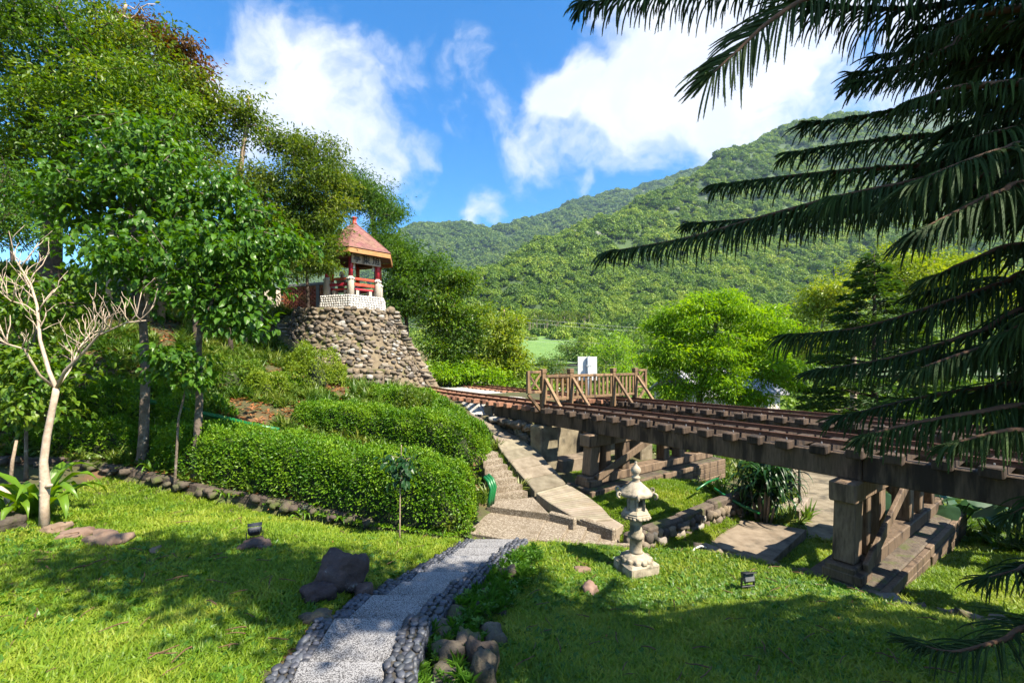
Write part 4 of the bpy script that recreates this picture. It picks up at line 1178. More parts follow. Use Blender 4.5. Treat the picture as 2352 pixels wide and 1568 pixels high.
floodlight('floodlight', 'black floodlight seen from behind on the flat rock in the left lawn', gpt(-3.42, 5.85, .02), .5 + math.pi, -.5, 1.0)
floodlight('floodlight', 'black ribbed floodlight with its glass towards us, right of the lantern', gpt(3.0, 5.6, .02), .2, -.25, .95)

# ------------------------------------------------------------------ stone tower (bastion) carrying the pavilion
PC = P(814, 690, 21.0); PCX, PCY = PC.x, PC.y
ZT = 5.44
tower = empty('stone_tower', (PCX, PCY, 1.9)); tag(tower, 'battered tower of mossy field stones under the red pavilion', 'tower')
cdir = Vector((-PCX, -PCY, 0)).normalized(); side = Vector((-cdir.y, cdir.x, 0))     # side: to the right as seen from the camera
if side.x < 0: side = -side
def tower_r(phi, f):
    """radius at angle phi (0 faces the camera, + to the right), f 0 bottom .. 1 top"""
    s_ = math.sin(phi)
    rt = 1.78 + (.75 if s_ < 0 else 0.0) * s_ * s_
    rb = 3.55 + (.3 if s_ < 0 else .15) * abs(s_)
    g = (1 - f) ** 1.25
    return rt + (rb - rt) * g
def tower_p(phi, f):
    r = tower_r(phi, f); d = cdir * math.cos(phi) + side * math.sin(phi)
    return Vector((PCX, PCY, 0)) + d * r + Vector((0, 0, 1.75 + (ZT - 1.75) * f))
n, mrow = 48, 14; V = []; F = []
for i in range(mrow + 1):
    for k in range(n):
        ph = 2 * math.pi * k / n; q = tower_p(ph, i / mrow); w = .05 * noise.noise(q * 1.3); V.append(q + (cdir * math.cos(ph) + side * math.sin(ph)) * w)
for i in range(mrow):
    for k in range(n): F.append((i * n + k, i * n + (k + 1) % n, (i + 1) * n + (k + 1) % n, (i + 1) * n + k))
F.append(tuple(mrow * n + k for k in range(n)))
put('core', py_mesh('core', V, F, MAT['mortar'], True), tower)
rs = random.Random(41); cand = []
rows = 30
for r in range(rows):
    f = (r + .5) / rows
    circ = tower_r(0, f) * 3.3; n_s = int(circ / .25)
    for k in range(n_s):
        ph = -1.75 + 3.4 * (k + .5 + rs.uniform(-.28, .28) + .5 * (r % 2)) / n_s
        ff = min(1, max(0, f + rs.uniform(-.012, .012)))
        if ph > .25 and noise.noise(tower_p(ph, ff) * .9) > .12 and rs.random() < .75: continue
        if rs.random() < .06: continue
        cand.append((ph, ff, rs.uniform(.07, .15) * (1.25 if rs.random() < .12 else 1)))
cand.sort(key=lambda c: -math.cos(c[0]) * c[2])
def stone_m(ph, f, s):
    q = tower_p(ph, f); nrm = (cdir * math.cos(ph) + side * math.sin(ph) + Vector((0, 0, .35))).normalized()
    x = Vector((0, 0, 1)).cross(nrm).normalized(); y = nrm.cross(x)
    a = rs.uniform(-.55, .45); x, y = x * math.cos(a) + y * math.sin(a), y * math.cos(a) - x * math.sin(a)
    m3 = Matrix(((x.x, y.x, nrm.x), (x.y, y.y, nrm.y), (x.z, y.z, nrm.z)))
    return Matrix.Translation(q + nrm * .03) @ m3.to_4x4() @ Matrix.Diagonal((s, s * rs.uniform(.48, .7), s * .62, 1))
for c in cand[:270]: put('stone', rs.choice(STONES), tower, mat4=stone_m(*c))
SN = [(np.array(a), np.array(b)) for a, b in (rock_geo(200 + k, 2, .36, 1.0, 1.7) for k in range(10))]
parts = []
for c in cand[270:]:
    V, F = SN[rs.randrange(10)]; M4 = np.array(stone_m(*c)); parts.append((V @ M4[:3, :3].T + M4[:3, 3], F))
V, F = join_np(parts); tag(put('stones', np_mesh('stones', V, F, MAT['stone_stuff'], True), tower), kind='stuff')
# right-hand rib of flat stones
but = tower_p(1.22, .5)
mb = MB()
ribc = [tower_p(1.15, f) + side * .12 for f in np.linspace(0, 1.0, 9)]
mb.tube([ribc[0] - Vector((0, 0, .2))] + ribc, [.36] + [.34 - .12 * f for f in np.linspace(0, 1, 9)], 8)
rib = mb.build('rib', MAT['mortar'], tower)
for k in range(30):
    f = (k + .5) / 30
    for j in range(2):
        q = tower_p(1.15, f) + side * (.12 + .2 * (1 - .4 * f) * rs.uniform(.3, .9)) + cdir * (.18 * (1 - .3 * f)) * (1 if j else .3) + Vector((0, 0, rs.uniform(-.03, .03)))
        s = rs.uniform(.13, .22) * (1.15 - .35 * f)
        put('stone', rs.choice(STONES), rib, q, (rs.uniform(-.2, .2), rs.uniform(-.1, .25), math.atan2(side.y, side.x) + rs.uniform(-.5, .5)), (s * 1.15, s, s * .42))
put('stone', STONES[0], rib, tower_p(1.1, .99) + cdir * .2 + Vector((0, 0, .08)), None, (.2, .17, .15))
# stub walls stepping down in front of the tower
sw = empty('stub_wall', P(830, 880, 16.2)); tag(sw, 'low stepped stone wall at the foot of the tower above the shrubs', 'wall')
for (a, b, h, sd) in ((P(775, 905, 15.6), P(880, 900, 16.0), .75, 1), (P(800, 868, 16.6), P(905, 872, 17.0), .45, 2)):
    V, F = beam_geo(a + Vector((0, .16, h * .35)), b + Vector((0, .16, h * .35)), .3, h * 1.1, ch=.03); put('wall_core', py_mesh('wall_core', V, F, MAT['mortar']), sw)
    stone_run(sw, a - Vector((0, .02, .1)), b - Vector((0, .02, .1)), 4 if h > .5 else 3, h, .26, MAT['stone'], 90 + sd, .1)

# stairs climbing on the left of the tower
st = empty('stone_stairs', P(740, 860, 17.4)); tag(st, 'dark stone stairs climbing to the brick wall left of the tower', 'stairs')
A = P(735, 862, 17.3); Bq = P(625, 742, 19.8); ns = 13
for k in range(2, ns):
    f = k / ns; g = (k + 1) / ns
    a = A.lerp(Bq, f); b = A.lerp(Bq, g); d = (b - a); d.z = 0; L = d.length; d.normalize(); w = Vector((d.y, -d.x, 0)) * -.85
    V, F = prism([(a.x, a.y), (b.x + d.x * .04, b.y + d.y * .04), (b.x + d.x * .04 - w.x, b.y + d.y * .04 - w.y), (a.x - w.x, a.y - w.y)], b.z - .45, b.z, .015)
    put('step', py_mesh('step', V, F, MAT['cement']), st)

# ------------------------------------------------------------------ pavilion
pv = empty('pavilion', (PCX, PCY, ZT)); tag(pv, 'small hexagonal pavilion with red columns and a pink tiled roof', 'pavilion')
PHB = R(-7.0)
def hexp(r, k, z): a = PHB + k * math.pi / 3; d = cdir * math.cos(a) + side * math.sin(a); return Vector((PCX + d.x * r, PCY + d.y * r, z))
ZF = 6.08
V = [hexp(1.62, k, ZT - .1) for k in range(6)] + [hexp(1.54, k, ZF) for k in range(6)]
F = [(k, (k + 1) % 6, 6 + (k + 1) % 6, 6 + k) for k in range(6)] + [tuple(range(6, 12)), tuple(range(5, -1, -1))]
para = put('parapet', py_mesh('parapet', V, F, MAT['cement']), pv)
WP = [py_mesh('white_pebble', *rock_geo(400 + k, 2, .1, 1.0), MAT['whitepebble'], True) for k in range(5)]
rs = random.Random(13); cnt = 0
for e in (-2, -1, 0, 1):
    for r in range(6):
        f = (r + .5) / 6; rad = 1.62 - .08 * f
        a = hexp(rad, e, ZT + (ZF - ZT) * f); b = hexp(rad, e + 1, ZT + (ZF - ZT) * f)
        n_s = int((b - a).length / .122); nr = ((a + b) / 2 - Vector((PCX, PCY, a.z))).normalized()
        if e == -2 and r < 0: continue
        for k in range(n_s):
            q = a.lerp(b, (k + .5 + .3 * (r % 2) * .5 + rs.uniform(-.08, .08)) / n_s) + nr * .012
            s = .057 * rs.uniform(.85, 1.12)
            if cnt < 300: put('white_pebble', rs.choice(WP), para, q, (0, rs.uniform(-.3, .3), math.atan2(nr.y, nr.x) + math.pi / 2), (s * 1.05, s * .6, s * .9)); cnt += 1
ZE = 8.02
for k in range(6):
    q = hexp(1.28, k, ZF)
    mb = MB(); mb.tube([q - Vector((0, 0, .3)), q + Vector((0, 0, .55)), q + Vector((0, 0, .76)), q + Vector((0, 0, .85))], [.155, .15, .14, .105], 10)
    ped = mb.build('column_base', MAT['pebbledash'], pv, True)
    for j in range(9):
        aa = j * 2 * math.pi / 9; put('white_pebble', WP[j % 5], ped, q + Vector(((.14 * math.cos(aa)), .14 * math.sin(aa), .74)), None, (.042, .042, .038)); 
    mb = MB(); mb.tube([q + Vector((0, 0, .82)), q + Vector((0, 0, ZE - ZF + .02))], .098, 12); mb.build('column', MAT['redpaint'], pv, True)
for k in range(-2, 4):
    if k == 3: continue                       # the side away from us is the entrance
    a, b = hexp(1.28, k, 0), hexp(1.28, k + 1, 0); d = (b - a).normalized()
    for z, h in ((6.84, .11), (6.58, .13)):
        beam('rail', a + d * .17 + Vector((0, 0, z)), b - d * .17 + Vector((0, 0, z)), .07, h, MAT['redpaint'], pv, ch=.012)
    s1, s2 = hexp(1.1, k, 6.38), hexp(1.1, k + 1, 6.38)
    beam('bench_seat', s1 + d * .12, s2 - d * .12, .3, .07, MAT['redpaint'], pv, ch=.01)
    for f in (.22, .78):
        c = s1.lerp(s2, f); beam('bench_leg', Vector((c.x, c.y, 5.8)), Vector((c.x, c.y, 6.345)), .26, .14, MAT['pebbledash'], pv, up=d, ch=.01)
# roof: rafters closed below, fascia boards, diamond tiles
apex = Vector((PCX, PCY, 9.68)); RE = 1.95
V = [hexp(RE - .05, k, ZE + .05) for k in range(6)] + [apex - Vector((0, 0, .06))]
F = [(k, (k + 1) % 6, 6) for k in range(6)] + [tuple(range(5, -1, -1))]
roof = put('roof', py_mesh('roof', V, F, MAT['soffit']), pv)
for k in range(6):
    a, b = hexp(RE, k, ZE - .06), hexp(RE, k + 1, ZE - .06)
    beam('fascia', a, b, .05, .2, MAT['fascia'], pv, ch=.01)
    beam('ring_beam', hexp(1.28, k, ZE - .1), hexp(1.28, k + 1, ZE - .1), .12, .2, MAT['soffit'], pv, ch=.01)
    mb = MB(); mb.tube([hexp(RE + .02, k, ZE + .08), apex + Vector((0, 0, .05))], [.035, .03], 6); mb.build('hip_ridge', MAT['tile'], roof)
def tile_mesh(poly3, nrm):
    V = [p + nrm * .018 for p in poly3] + [p - nrm * .006 for p in poly3]; n = len(poly3)
    F = [tuple(range(n)), tuple(range(2 * n - 1, n - 1, -1))] + [(i, n + i, n + (i + 1) % n, (i + 1) % n) for i in range(n)]
    return V, F
def clip(poly, inside, inter):
    out = []
    for i in range(len(poly)):
        a, b = poly[i], poly[(i + 1) % len(poly)]
        if inside(a): out.append(a)
        if inside(a) != inside(b): out.append(inter(a, b))
    return out
for k in range(6):
    a, b = hexp(RE + .03, k, ZE + .06), hexp(RE + .03, k + 1, ZE + .06); mid = (a + b) / 2; ex = (b - a).normalized(); ey = (apex - mid); H = ey.length; ey.normalize(); nr = ex.cross(ey); W = (b - a).length
    if nr.z < 0: nr = -nr
    tw, th = W / 6.0, H / 6.5
    for j in range(-1, 15):
        for i in range(-8, 9):
            cx = i * tw + (tw / 2 if j % 2 else 0); cy = j * th / 2 + .02
            g = .985; poly = [(cx - tw / 2 * g, cy), (cx, cy - th / 2 * g), (cx + tw / 2 * g, cy), (cx, cy + th / 2 * g)]
            for (fx, fy, fc) in ((0, 1, -.0), (1 / (W / 2), 1 / H, 1), (-1 / (W / 2), 1 / H, 1)):
                if fc == 1:
                    fn = lambda p, fx=fx, fy=fy: 1 - fx * p[0] - fy * p[1]
                else: fn = lambda p: p[1]
                def inter(p, q, fn=fn):
                    u, v = fn(p), fn(q); s_ = u / (u - v); return (p[0] + (q[0] - p[0]) * s_, p[1] + (q[1] - p[1]) * s_)
                if poly: poly = clip(poly, lambda p: fn(p) > 0, inter)
            if len(poly) < 3: continue
            P3 = [mid + ex * x + ey * y + nr * (.012 + .004 * (j % 2)) for x, y in poly]
            if (P3[1] - P3[0]).cross(P3[2] - P3[0]).dot(nr) < 0: P3 = P3[::-1]
            if (P3[1] - P3[0]).cross(P3[2] - P3[0]).length < 1e-4: continue
            V, F = tile_mesh(P3, nr); put('tile', py_mesh('tile', V, F, MAT['tile']), roof)
mb = MB(); V, F = lathe([(.10, 0), (.14, .02), (.14, .05), (.09, .08), (.09, .26), (.125, .29), (.125, .33), (.05, .36)], 12); mb.add(moved(V, (apex.x, apex.y, apex.z - .05)), F); mb.build('finial', MAT['redpaint'], pv, True)
# name board hung under the eave on the side that faces us (right of the front corner)
a, b = hexp(1.52, 0, 0), hexp(1.52, 1, 0); ex = (b - a).normalized(); nr = Vector((ex.y, -ex.x, 0)); mid = (a + b) / 2
if nr.dot(cdir) < 0: nr = -nr
A, Bq = mid - ex * .70 + Vector((0, 0, 7.70)), mid + ex * .70 + Vector((0, 0, 7.70))
sb = empty('name_board', mid + Vector((0, 0, 7.5))); tag(sb, 'pale timber name board with three black characters under the pavilion eave', 'sign')
beam('board', A, Bq, .05, .42, MAT['signboard'], sb, ch=.008)
rm = Matrix((( ex.x, 0, nr.x), (ex.y, 0, nr.y), (0, 1, 0)))
for i, ch in enumerate('\u4ead\u6771\u65ed'):
    cu = bpy.data.curves.new('character', 'FONT'); cu.body = ch; cu.size = .36; cu.align_x = 'CENTER'; cu.align_y = 'CENTER'; cu.extrude = .004; cu.offset = .006
    tmp = bpy.data.objects.new('character', cu); C.objects.link(tmp); bpy.context.view_layer.update()
    cme = bpy.data.meshes.new_from_object(tmp.evaluated_get(bpy.context.evaluated_depsgraph_get())); bpy.data.objects.remove(tmp)
    cme.materials.clear(); cme.materials.append(MAT['ink'])
    o = bpy.data.objects.new('character', cme); C.objects.link(o)
    o.matrix_basis = Matrix.Translation(mid + ex * (-.45 + .45 * i) + nr * .029 + Vector((0, 0, 7.69))) @ rm.to_4x4()
    o.parent = sb; o.matrix_parent_inverse = WORLD_INV(sb)
# white boards fixed to the inner sides of two columns
for k in (0, 1):
    q = hexp(1.2, k, 7.6) + (ex if k == 0 else -ex) * .14
    beam('couplet_board', q - Vector((0, 0, .3)), q + Vector((0, 0, .3)), .03, .1, MAT['signwhite'], pv, up=ex, ch=.004)

# person sitting on the bench inside, behind the rails
m, t, bs = newmat('figure_cloth')
tcn = t.nodes.new('ShaderNodeTexCoord'); sp = t.nodes.new('ShaderNodeSeparateXYZ'); t.links.new(tcn.outputs['Object'], sp.inputs[0])
col = ramp(t, maprange(t, sp.outputs['Z'], .0, 1.3, 0, 1, False), [(.0, (.05, .04, .035)), (.34, (.06, .07, .10)), (.42, (.30, .24, .2)), (.72, (.34, .28, .24)), (.74, (.32, .17, .11))])
n_ = t.nodes; [e for e in n_ if e.bl_idname == 'ShaderNodeValToRGB'][-1].color_ramp.interpolation = 'CONSTANT'
t.links.new(col, bs.inputs['Base Color']); bs.inputs['Roughness'].default_value = .9
MAT['figure'] = m
seat = hexp(1.02, -1, 0).lerp(hexp(1.02, 0, 0), .45); inward = (Vector((PCX, PCY, 0)) - Vector((seat.x, seat.y, 0))).normalized(); lat = Vector((-inward.y, inward.x, 0))
ZF = 5.86
pe = empty('person', (seat.x, seat.y, ZF)); tag(pe, 'person in a cap and light shirt sitting on the bench inside the pavilion', 'person')
def bp(i, l, z): return inward * i + lat * l + Vector((0, 0, z))
J = {'pel': bp(0, 0, .52), 'wst': bp(.03, 0, .70), 'chs': bp(.02, 0, .92), 'nck': bp(.04, 0, 1.06), 'hd0': bp(.06, 0, 1.13), 'hd1': bp(.07, 0, 1.25),
     'hl': bp(.04, .10, .5), 'kl': bp(.45, .13, .50), 'al': bp(.44, .13, .08), 'tl': bp(.6, .15, .04), 'hr': bp(.04, -.10, .5), 'kr': bp(.44, -.14, .50), 'ar': bp(.38, -.14, .08), 'tr': bp(.54, -.16, .04),
     'sl': bp(.02, .19, .98), 'el': bp(.08, .26, .73), 'wl': bp(.28, .19, .60), 'fl': bp(.38, .14, .57), 'sr': bp(.02, -.19, .98), 'er': bp(.08, -.27, .73), 'wr': bp(.28, -.2, .60), 'fr': bp(.38, -.15, .57)}
rad = {'pel': .14, 'wst': .13, 'chs': .15, 'nck': .055, 'hd0': .085, 'hd1': .085, 'hl': .1, 'kl': .065, 'al': .045, 'tl': .04, 'hr': .1, 'kr': .065, 'ar': .045, 'tr': .04, 'sl': .065, 'el': .045, 'wl': .032, 'fl': .035, 'sr': .065, 'er': .045, 'wr': .032, 'fr': .035}
E = [('pel', 'wst'), ('wst', 'chs'), ('chs', 'nck'), ('nck', 'hd0'), ('hd0', 'hd1'), ('pel', 'hl'), ('hl', 'kl'), ('kl', 'al'), ('al', 'tl'), ('pel', 'hr'), ('hr', 'kr'), ('kr', 'ar'), ('ar', 'tr'), ('chs', 'sl'), ('sl', 'el'), ('el', 'wl'), ('wl', 'fl'), ('chs', 'sr'), ('sr', 'er'), ('er', 'wr'), ('wr', 'fr')]
ks = list(J); me = bpy.data.meshes.new('body'); me.from_pydata([tuple(J[k]) for k in ks], [(ks.index(a), ks.index(b)) for a, b in E], [])
body = put('body', me); body.location = (seat.x, seat.y, ZF); body.parent = pe; body.matrix_parent_inverse = WORLD_INV(pe)
sk = body.modifiers.new('skin', 'SKIN'); body.modifiers.new('sub', 'SUBSURF').levels = 1; body.modifiers['sub'].render_levels = 2
for i, k in enumerate(ks): me.skin_vertices[0].data[i].radius = (rad[k], rad[k]); me.skin_vertices[0].data[i].use_root = (k == 'pel')
me.materials.append(MAT['figure'])
hd = Vector((seat.x, seat.y, ZF)) + J['hd1']
V, F = lathe([(.105, 0), (.105, .03), (.09, .075), (.05, .105), (.01, .112)], 16); V += [(v[0] * 1.0, v[1], v[2]) for v in []]
mb = MB(); mb.add(moved(V, (hd.x, hd.y, hd.z + .02)), F); V, F = cbox(.13, .15, .012, .004); mb.add([Vector(v[:3]) + hd + inward * .13 + Vector((0, 0, .03)) for v in V], F)
mb.build('cap', MAT['plaster'], pe, True)

# ------------------------------------------------------------------ brick walls and gate behind the pavilion
bw = empty('lattice_brick_wall', P(690, 710, 21.8)); tag(bw, 'orange-red brick wall laid with open gaps left of the pavilion', 'wall')
A = P(648, 712, 22.6); Bq = P(748, 708, 21.6); A.z = Bq.z = 5.55
ax = (Bq - A); L = ax.length; ax.normalize(); az = math.atan2(ax.y, ax.x)
BR = py_mesh('brick', *cbox(.2, .12, .095, .006), MAT['brick'])
rs = random.Random(2); rows = 13
for r in range(rows):
    n_b = int(L / .28)
    for k in range(n_b):
        if r in (0, rows - 1):
            for o_ in (0, .14): put('brick', BR, bw, A + ax * (.14 + k * .28 + o_) + Vector((0, 0, .05 + r * .1)), (0, 0, az), (.66, 1, 1))
        else: put('brick', BR, bw, A + ax * (.12 + k * .28 + .14 * (r % 2)) + Vector((0, 0, .05 + r * .1)), (0, 0, az + rs.uniform(-.03, .03)))
beam('coping', A - ax * .1 + Vector((0, 0, .1 * rows + .07)), Bq + Vector((0, 0, .1 * rows + .07)), .24, .14, MAT['cement'], bw, ch=.015)
beam('footing', A - ax * .1 - Vector((0, 0, .1)), Bq - Vector((0, 0, .1)), .3, .2, MAT['cement'], bw, ch=.015)
beam('pillar', Bq - ax * .42 - Vector((0, 0, .1)), Bq - ax * .42 + Vector((0, 0, 1.32)), .2, .2, MAT['cement'], bw, up=ax, ch=.012)
wp = empty('plastered_pillar', P(627, 712, 22.7)); tag(wp, 'stained white plaster gate pillar beside the lattice brick wall', 'pillar')
a = P(606, 712, 22.5); b = P(648, 712, 22.7); beam('shaft', Vector(((a.x + b.x) / 2, a.y, 5.3)), Vector(((a.x + b.x) / 2, a.y, 6.75)), .7, b.x - a.x, MAT['plaster'], wp, up=(1, 0, 0), ch=.02)
beam('coping', Vector((a.x - .04, a.y, 6.79)), Vector((b.x + .04, a.y, 6.79)), .78, .08, MAT['cement'], wp, ch=.01)
gt = empty('orange_gate', P(570, 715, 22.4)); tag(gt, 'bright orange painted gate beside the white plaster pillar', 'gate')
a = P(545, 712, 22.4); b = P(603, 712, 22.4)
for z in (5.5, 6.2, 6.75): beam('gate_rail', Vector((a.x, a.y, z)), Vector((b.x, a.y, z)), .05, .1, MAT['gate'], gt, ch=.008)
nb = 8
for k in range(nb):
    x = a.x + (b.x - a.x) * (k + .5) / nb; beam('gate_board', Vector((x, a.y + .04, 5.4)), Vector((x, a.y + .04, 6.3)), .03, (b.x - a.x) / nb * .94, MAT['gate'], gt, up=(1, 0, 0), ch=.005)
for k in (0, 1): beam('gate_post', Vector(((a.x, b.x)[k], a.y, 5.2)), Vector(((a.x, b.x)[k], a.y, 7.1)), .1, .1, MAT['gate'], gt, up=(1, 0, 0), ch=.008)
rb = empty('old_brick_wall', P(150, 650, 17)); tag(rb, 'old shaded red brick wall with grey coping behind the left trees', 'wall')
A = P(-160, 650, 17.5); Bq = P(470, 668, 20.0); z0 = 5.2
ax = (Bq - A); ax.z = 0; L = ax.length; ax.normalize()
A = Vector((A.x, A.y, 0)); Bq = Vector((Bq.x, Bq.y, 0))
BR2 = py_mesh('brick', *cbox(.42, .12, .13, .008), MAT['brick_wall'])
beam('wall_core', A + Vector((0, 0, 5.9)), Bq + Vector((0, 0, 5.9)), .14, 1.9, MAT['mortar'], rb)
cnt = 0
for r in range(8):
    for k in range(int(L / .44)):
        if cnt < 300: put('brick', BR2, rb, A + ax * (.2 + k * .44 + .22 * (r % 2)) + Vector((0, 0, 5.72 + r * .142)) + Vector((ax.y, -ax.x, 0)) * .03, (0, 0, math.atan2(ax.y, ax.x))); cnt += 1
beam('coping', A + Vector((0, 0, 6.93)), Bq + Vector((0, 0, 6.93)), .3, .16, MAT['cement'], rb, ch=.015)
for k in range(7):
    q = A + ax * (L * k / 6); beam('pillar', q + Vector((0, 0, 5.0)), q + Vector((0, 0, 6.84)), .34, .34, MAT['cement'], rb, up=ax, ch=.015)

# ------------------------------------------------------------------ green pipes
def pipe(label, pts, r, group=None):
    mb = MB(); mb.tube(pts, r, 10); o = mb.build('green_pipe', MAT['greenpipe'], None, True); tag(o, label, 'pipe', group); return o
pipe('long green plastic pipe lying along the top of the dark hedge', [P(345, 920, 10.2), P(420, 938, 10.0), P(500, 955, 9.8), P(560, 970, 9.7), P(640, 986, 9.7)], .05)
for k in range(3):
    o = Vector((.035 * k, .05 * k, .01 * k))
    pipe(('nearest of the bent green pipes at the end of the lower hedge', 'middle one of the bent green pipes at the hedge end', 'hindmost of the bent green pipes at the hedge end')[k], [P(1112, 1095, 8.0) + o, P(1122, 1105, 7.9) + o, P(1128, 1122, 7.85) + o, P(1124, 1145, 7.85) + o, P(1122, 1162, 7.85) + o], .032, 'green pipe ends by the steps')
pipe('green pipe crossing the grass behind the far bridge support', [PZ(1600, 1123, .3), PZ(1625, 1106, .35), PZ(1650, 1096, .4)], .024)
pipe('dark green pipe running down the bank by the strap-leaved shrub', [P(1640, 1120, 9.8), P(1670, 1140, 9.6), P(1705, 1160, 9.4), P(1745, 1178, 9.3)], .03)
# ------------------------------------------------------------------ trees
def make_tree(name, label, trunk, r0, ells, ncl, nleaf, lsize, lasp, crad, lmat, bmat, seed, group=None, droop=.35, tmpl=LEAF2, shell=.45, twig=.012, flat=.45, sides=6, big_leaves=0, cat='tree', maxlink=9.9):
    """trunk: points from the foot up; ells: ((u, v, D), (rx, ry, rz), share) masses of the crown"""
    rs = np.random.default_rng(seed); rr = random.Random(seed)
    trunk = [Vector(p) for p in trunk]
    root = empty(name, trunk[0]); tag(root, label, cat, group)
    tot = sum(e[2] for e in ells); cl = []
    for (c, rad, share) in ells:
        k = max(1, int(ncl * share / tot)); d = unit(rs.normal(size=(k, 3))); f = rs.uniform(0, 1, k) ** shell
        lump = 1 + .22 * np.sin(d[:, 0] * 5 + c[0]) * np.sin(d[:, 2] * 6 + c[1]) + rs.normal(0, .06, k)
        cl.append(np.array(c if isinstance(c, Vector) else P(*c)) + d * np.array(rad) * (f * lump)[:, None])
    cl = np.concatenate(cl)
    # skeleton: every clump hangs on the nearest node of what stands already
    nodes = []; parent = []
    for i in range(len(trunk) - 1):
        for j in range(4):
            nodes.append(np.array(trunk[i].lerp(trunk[i + 1], j / 4))); parent.append(len(nodes) - 2)
    nodes.append(np.array(trunk[-1])); parent.append(len(nodes) - 2)
    nt_ = len(nodes); start = int(nt_ * .45)
    dist = np.min(np.linalg.norm(cl[:, None] - np.array(nodes[start:])[None], axis=2), axis=1)
    for i in np.argsort(dist):
        A = np.array(nodes[start:]); c = cl[i]
        dd = np.linalg.norm(A - c, axis=1) + .35 * np.maximum(0, A[:, 2] - c[2])
        j = int(np.argmin(dd)) + start; a = nodes[j]; L = np.linalg.norm(c - a)
        steps = max(1, int(L / .5)); prev = j
        for s in range(1, steps + 1):
            f = s / steps; q = a * (1 - f) + c * f + (rs.normal(0, .05 * L / steps + .01, 3) if s < steps else 0) + np.array([0, 0, .12 * L * f * (1 - f)])
            nodes.append(q); parent.append(prev); prev = len(nodes) - 1
    w = np.zeros(len(nodes)); kids = [0] * len(nodes)
    for i in range(len(nodes) - 1, 0, -1):
        if kids[i] == 0: w[i] = 1
        if parent[i] >= 0: w[parent[i]] += w[i]; kids[parent[i]] += 1
    wmax = max(w[start:].max(), 1)
    rad = np.minimum(twig * np.sqrt(np.maximum(w, 1)) ** 1.05, r0 * .75)
    Vs = []; Fs = []
    tp = nodes[:nt_]; trr = [r0 * (1.35 if i == 0 else 1.0) * (1 - .55 * i / (nt_ - 1)) for i in range(nt_)]
    mb = MB(); mb.tube(tp, trr, sides + 4, True)
    for i in range(nt_, len(nodes)):
        p_ = parent[i]; a, b = nodes[p_], nodes[i]
        ra = rad[i] * 1.15 if p_ < nt_ else min(rad[p_], rad[i] * 1.5); n = 5 if ra > .03 else 3
        V, F = tube_geo([a, b], [ra, rad[i]], n, False); mb.add(V, F)
    mb.build('trunk', bmat, root, True)
    # leaves in sprays round the clumps
    N = len(cl) * nleaf
    ci = np.repeat(np.arange(len(cl)), nleaf)
    off = rs.normal(size=(N, 3)) * np.array([1, 1, flat]) * crad * .62
    pos = cl[ci] + off
    td = unit(off) * .8 + rs.normal(0, .55, (N, 3)); td[:, 2] -= droop
    nd = rs.normal(0, .34, (N, 3)); nd[:, 2] += 1.0
    V, F = leaf_geo(pos, td, nd, lsize * rs.uniform(.65, 1.25, N), lasp, tmpl)
    if big_leaves:
        # the leaves nearest the camera are parts of their own
        near = np.argsort(pos[:, 1])[:big_leaves * 3][::3]
        mask = np.ones(N, bool); mask[near] = False
        nv = len(tmpl[0]); V3 = V.reshape(N, nv, 3)
        T, TF = tmpl
        for i in near:
            o_ = V3[i, 0]; put('leaf', np_mesh('leaf', V3[i] - o_, TF, lmat), root, Vector(o_))
        idx = np.where(mask)[0]
        V = V3[idx].reshape(-1, 3); F = (TF[None] + (np.arange(len(idx)) * nv)[:, None, None]).reshape(-1, 3)
    cr = put('crown', np_mesh('crown', V, F, lmat), root)
    if big_leaves: tag(cr, kind='stuff')
    return root
def foot(u, v, D): p = P(u, v, D); p.z = hz(p.x, p.y) - .05; return p

# left: tall background trees on the bank
make_tree('bank_tree', 'tall dense tree with a dark trunk in front of the old brick wall', [foot(112, 640, 13.5), P(118, 560, 13.4), P(125, 450, 13.2), P(150, 300, 13.2), P(170, 150, 13.2)], .30,
          [((60, 330, 13.0), (2.2, 1.8, 1.7), 1.0), ((220, 300, 12.8), (2.2, 1.8, 1.5), 1.2), ((120, 120, 13.0), (2.6, 2.2, 1.9), 1.2), ((340, 260, 13.2), (1.7, 1.6, 1.5), .8), ((20, 20, 13.0), (2.2, 2, 1.5), .8)],
          300, 115, .16, .42, .42, MAT['leaf_mid'], MAT['bark_dark'], 1, 'trees on the bank', shell=.4)
make_tree('bank_tree', 'leafy tree with yellowing leaves at the top left of the bank', [foot(330, 700, 15.5), P(330, 560, 15.2), P(325, 380, 15), P(320, 200, 15), P(330, 60, 15)], .2,
          [((330, 160, 15.0), (1.7, 1.7, 1.5), 1), ((400, 260, 14.8), (1.3, 1.4, 1.5), .8), ((430, 400, 14.6), (1.1, 1.2, 1.6), .8), ((250, 100, 15), (1.6, 1.5, 1.3), .6), ((440, 210, 14.8), (.7, .7, .7), .3)],
          190, 105, .16, .42, .40, MAT['leaf_olive'], MAT['bark_mid'], 2, 'trees on the bank', shell=.4)
make_tree('bronze_tree', 'thin tree with bronze red leaf tips above the left bank', [foot(370, 700, 16), P(372, 450, 16), P(385, 250, 15.8), P(400, 140, 15.6), P(405, 90, 15.6)], .1,
          [((345, 75, 15.4), (.55, .5, .45), 1), ((440, 140, 15.4), (.6, .6, .5), 1), ((400, 110, 15.4), (.6, .5, .4), .8), ((455, 215, 15.2), (.5, .5, .6), .6)],
          46, 80, .15, .42, .32, MAT['leaf_orange'], MAT['bark_mid'], 3, shell=.6)
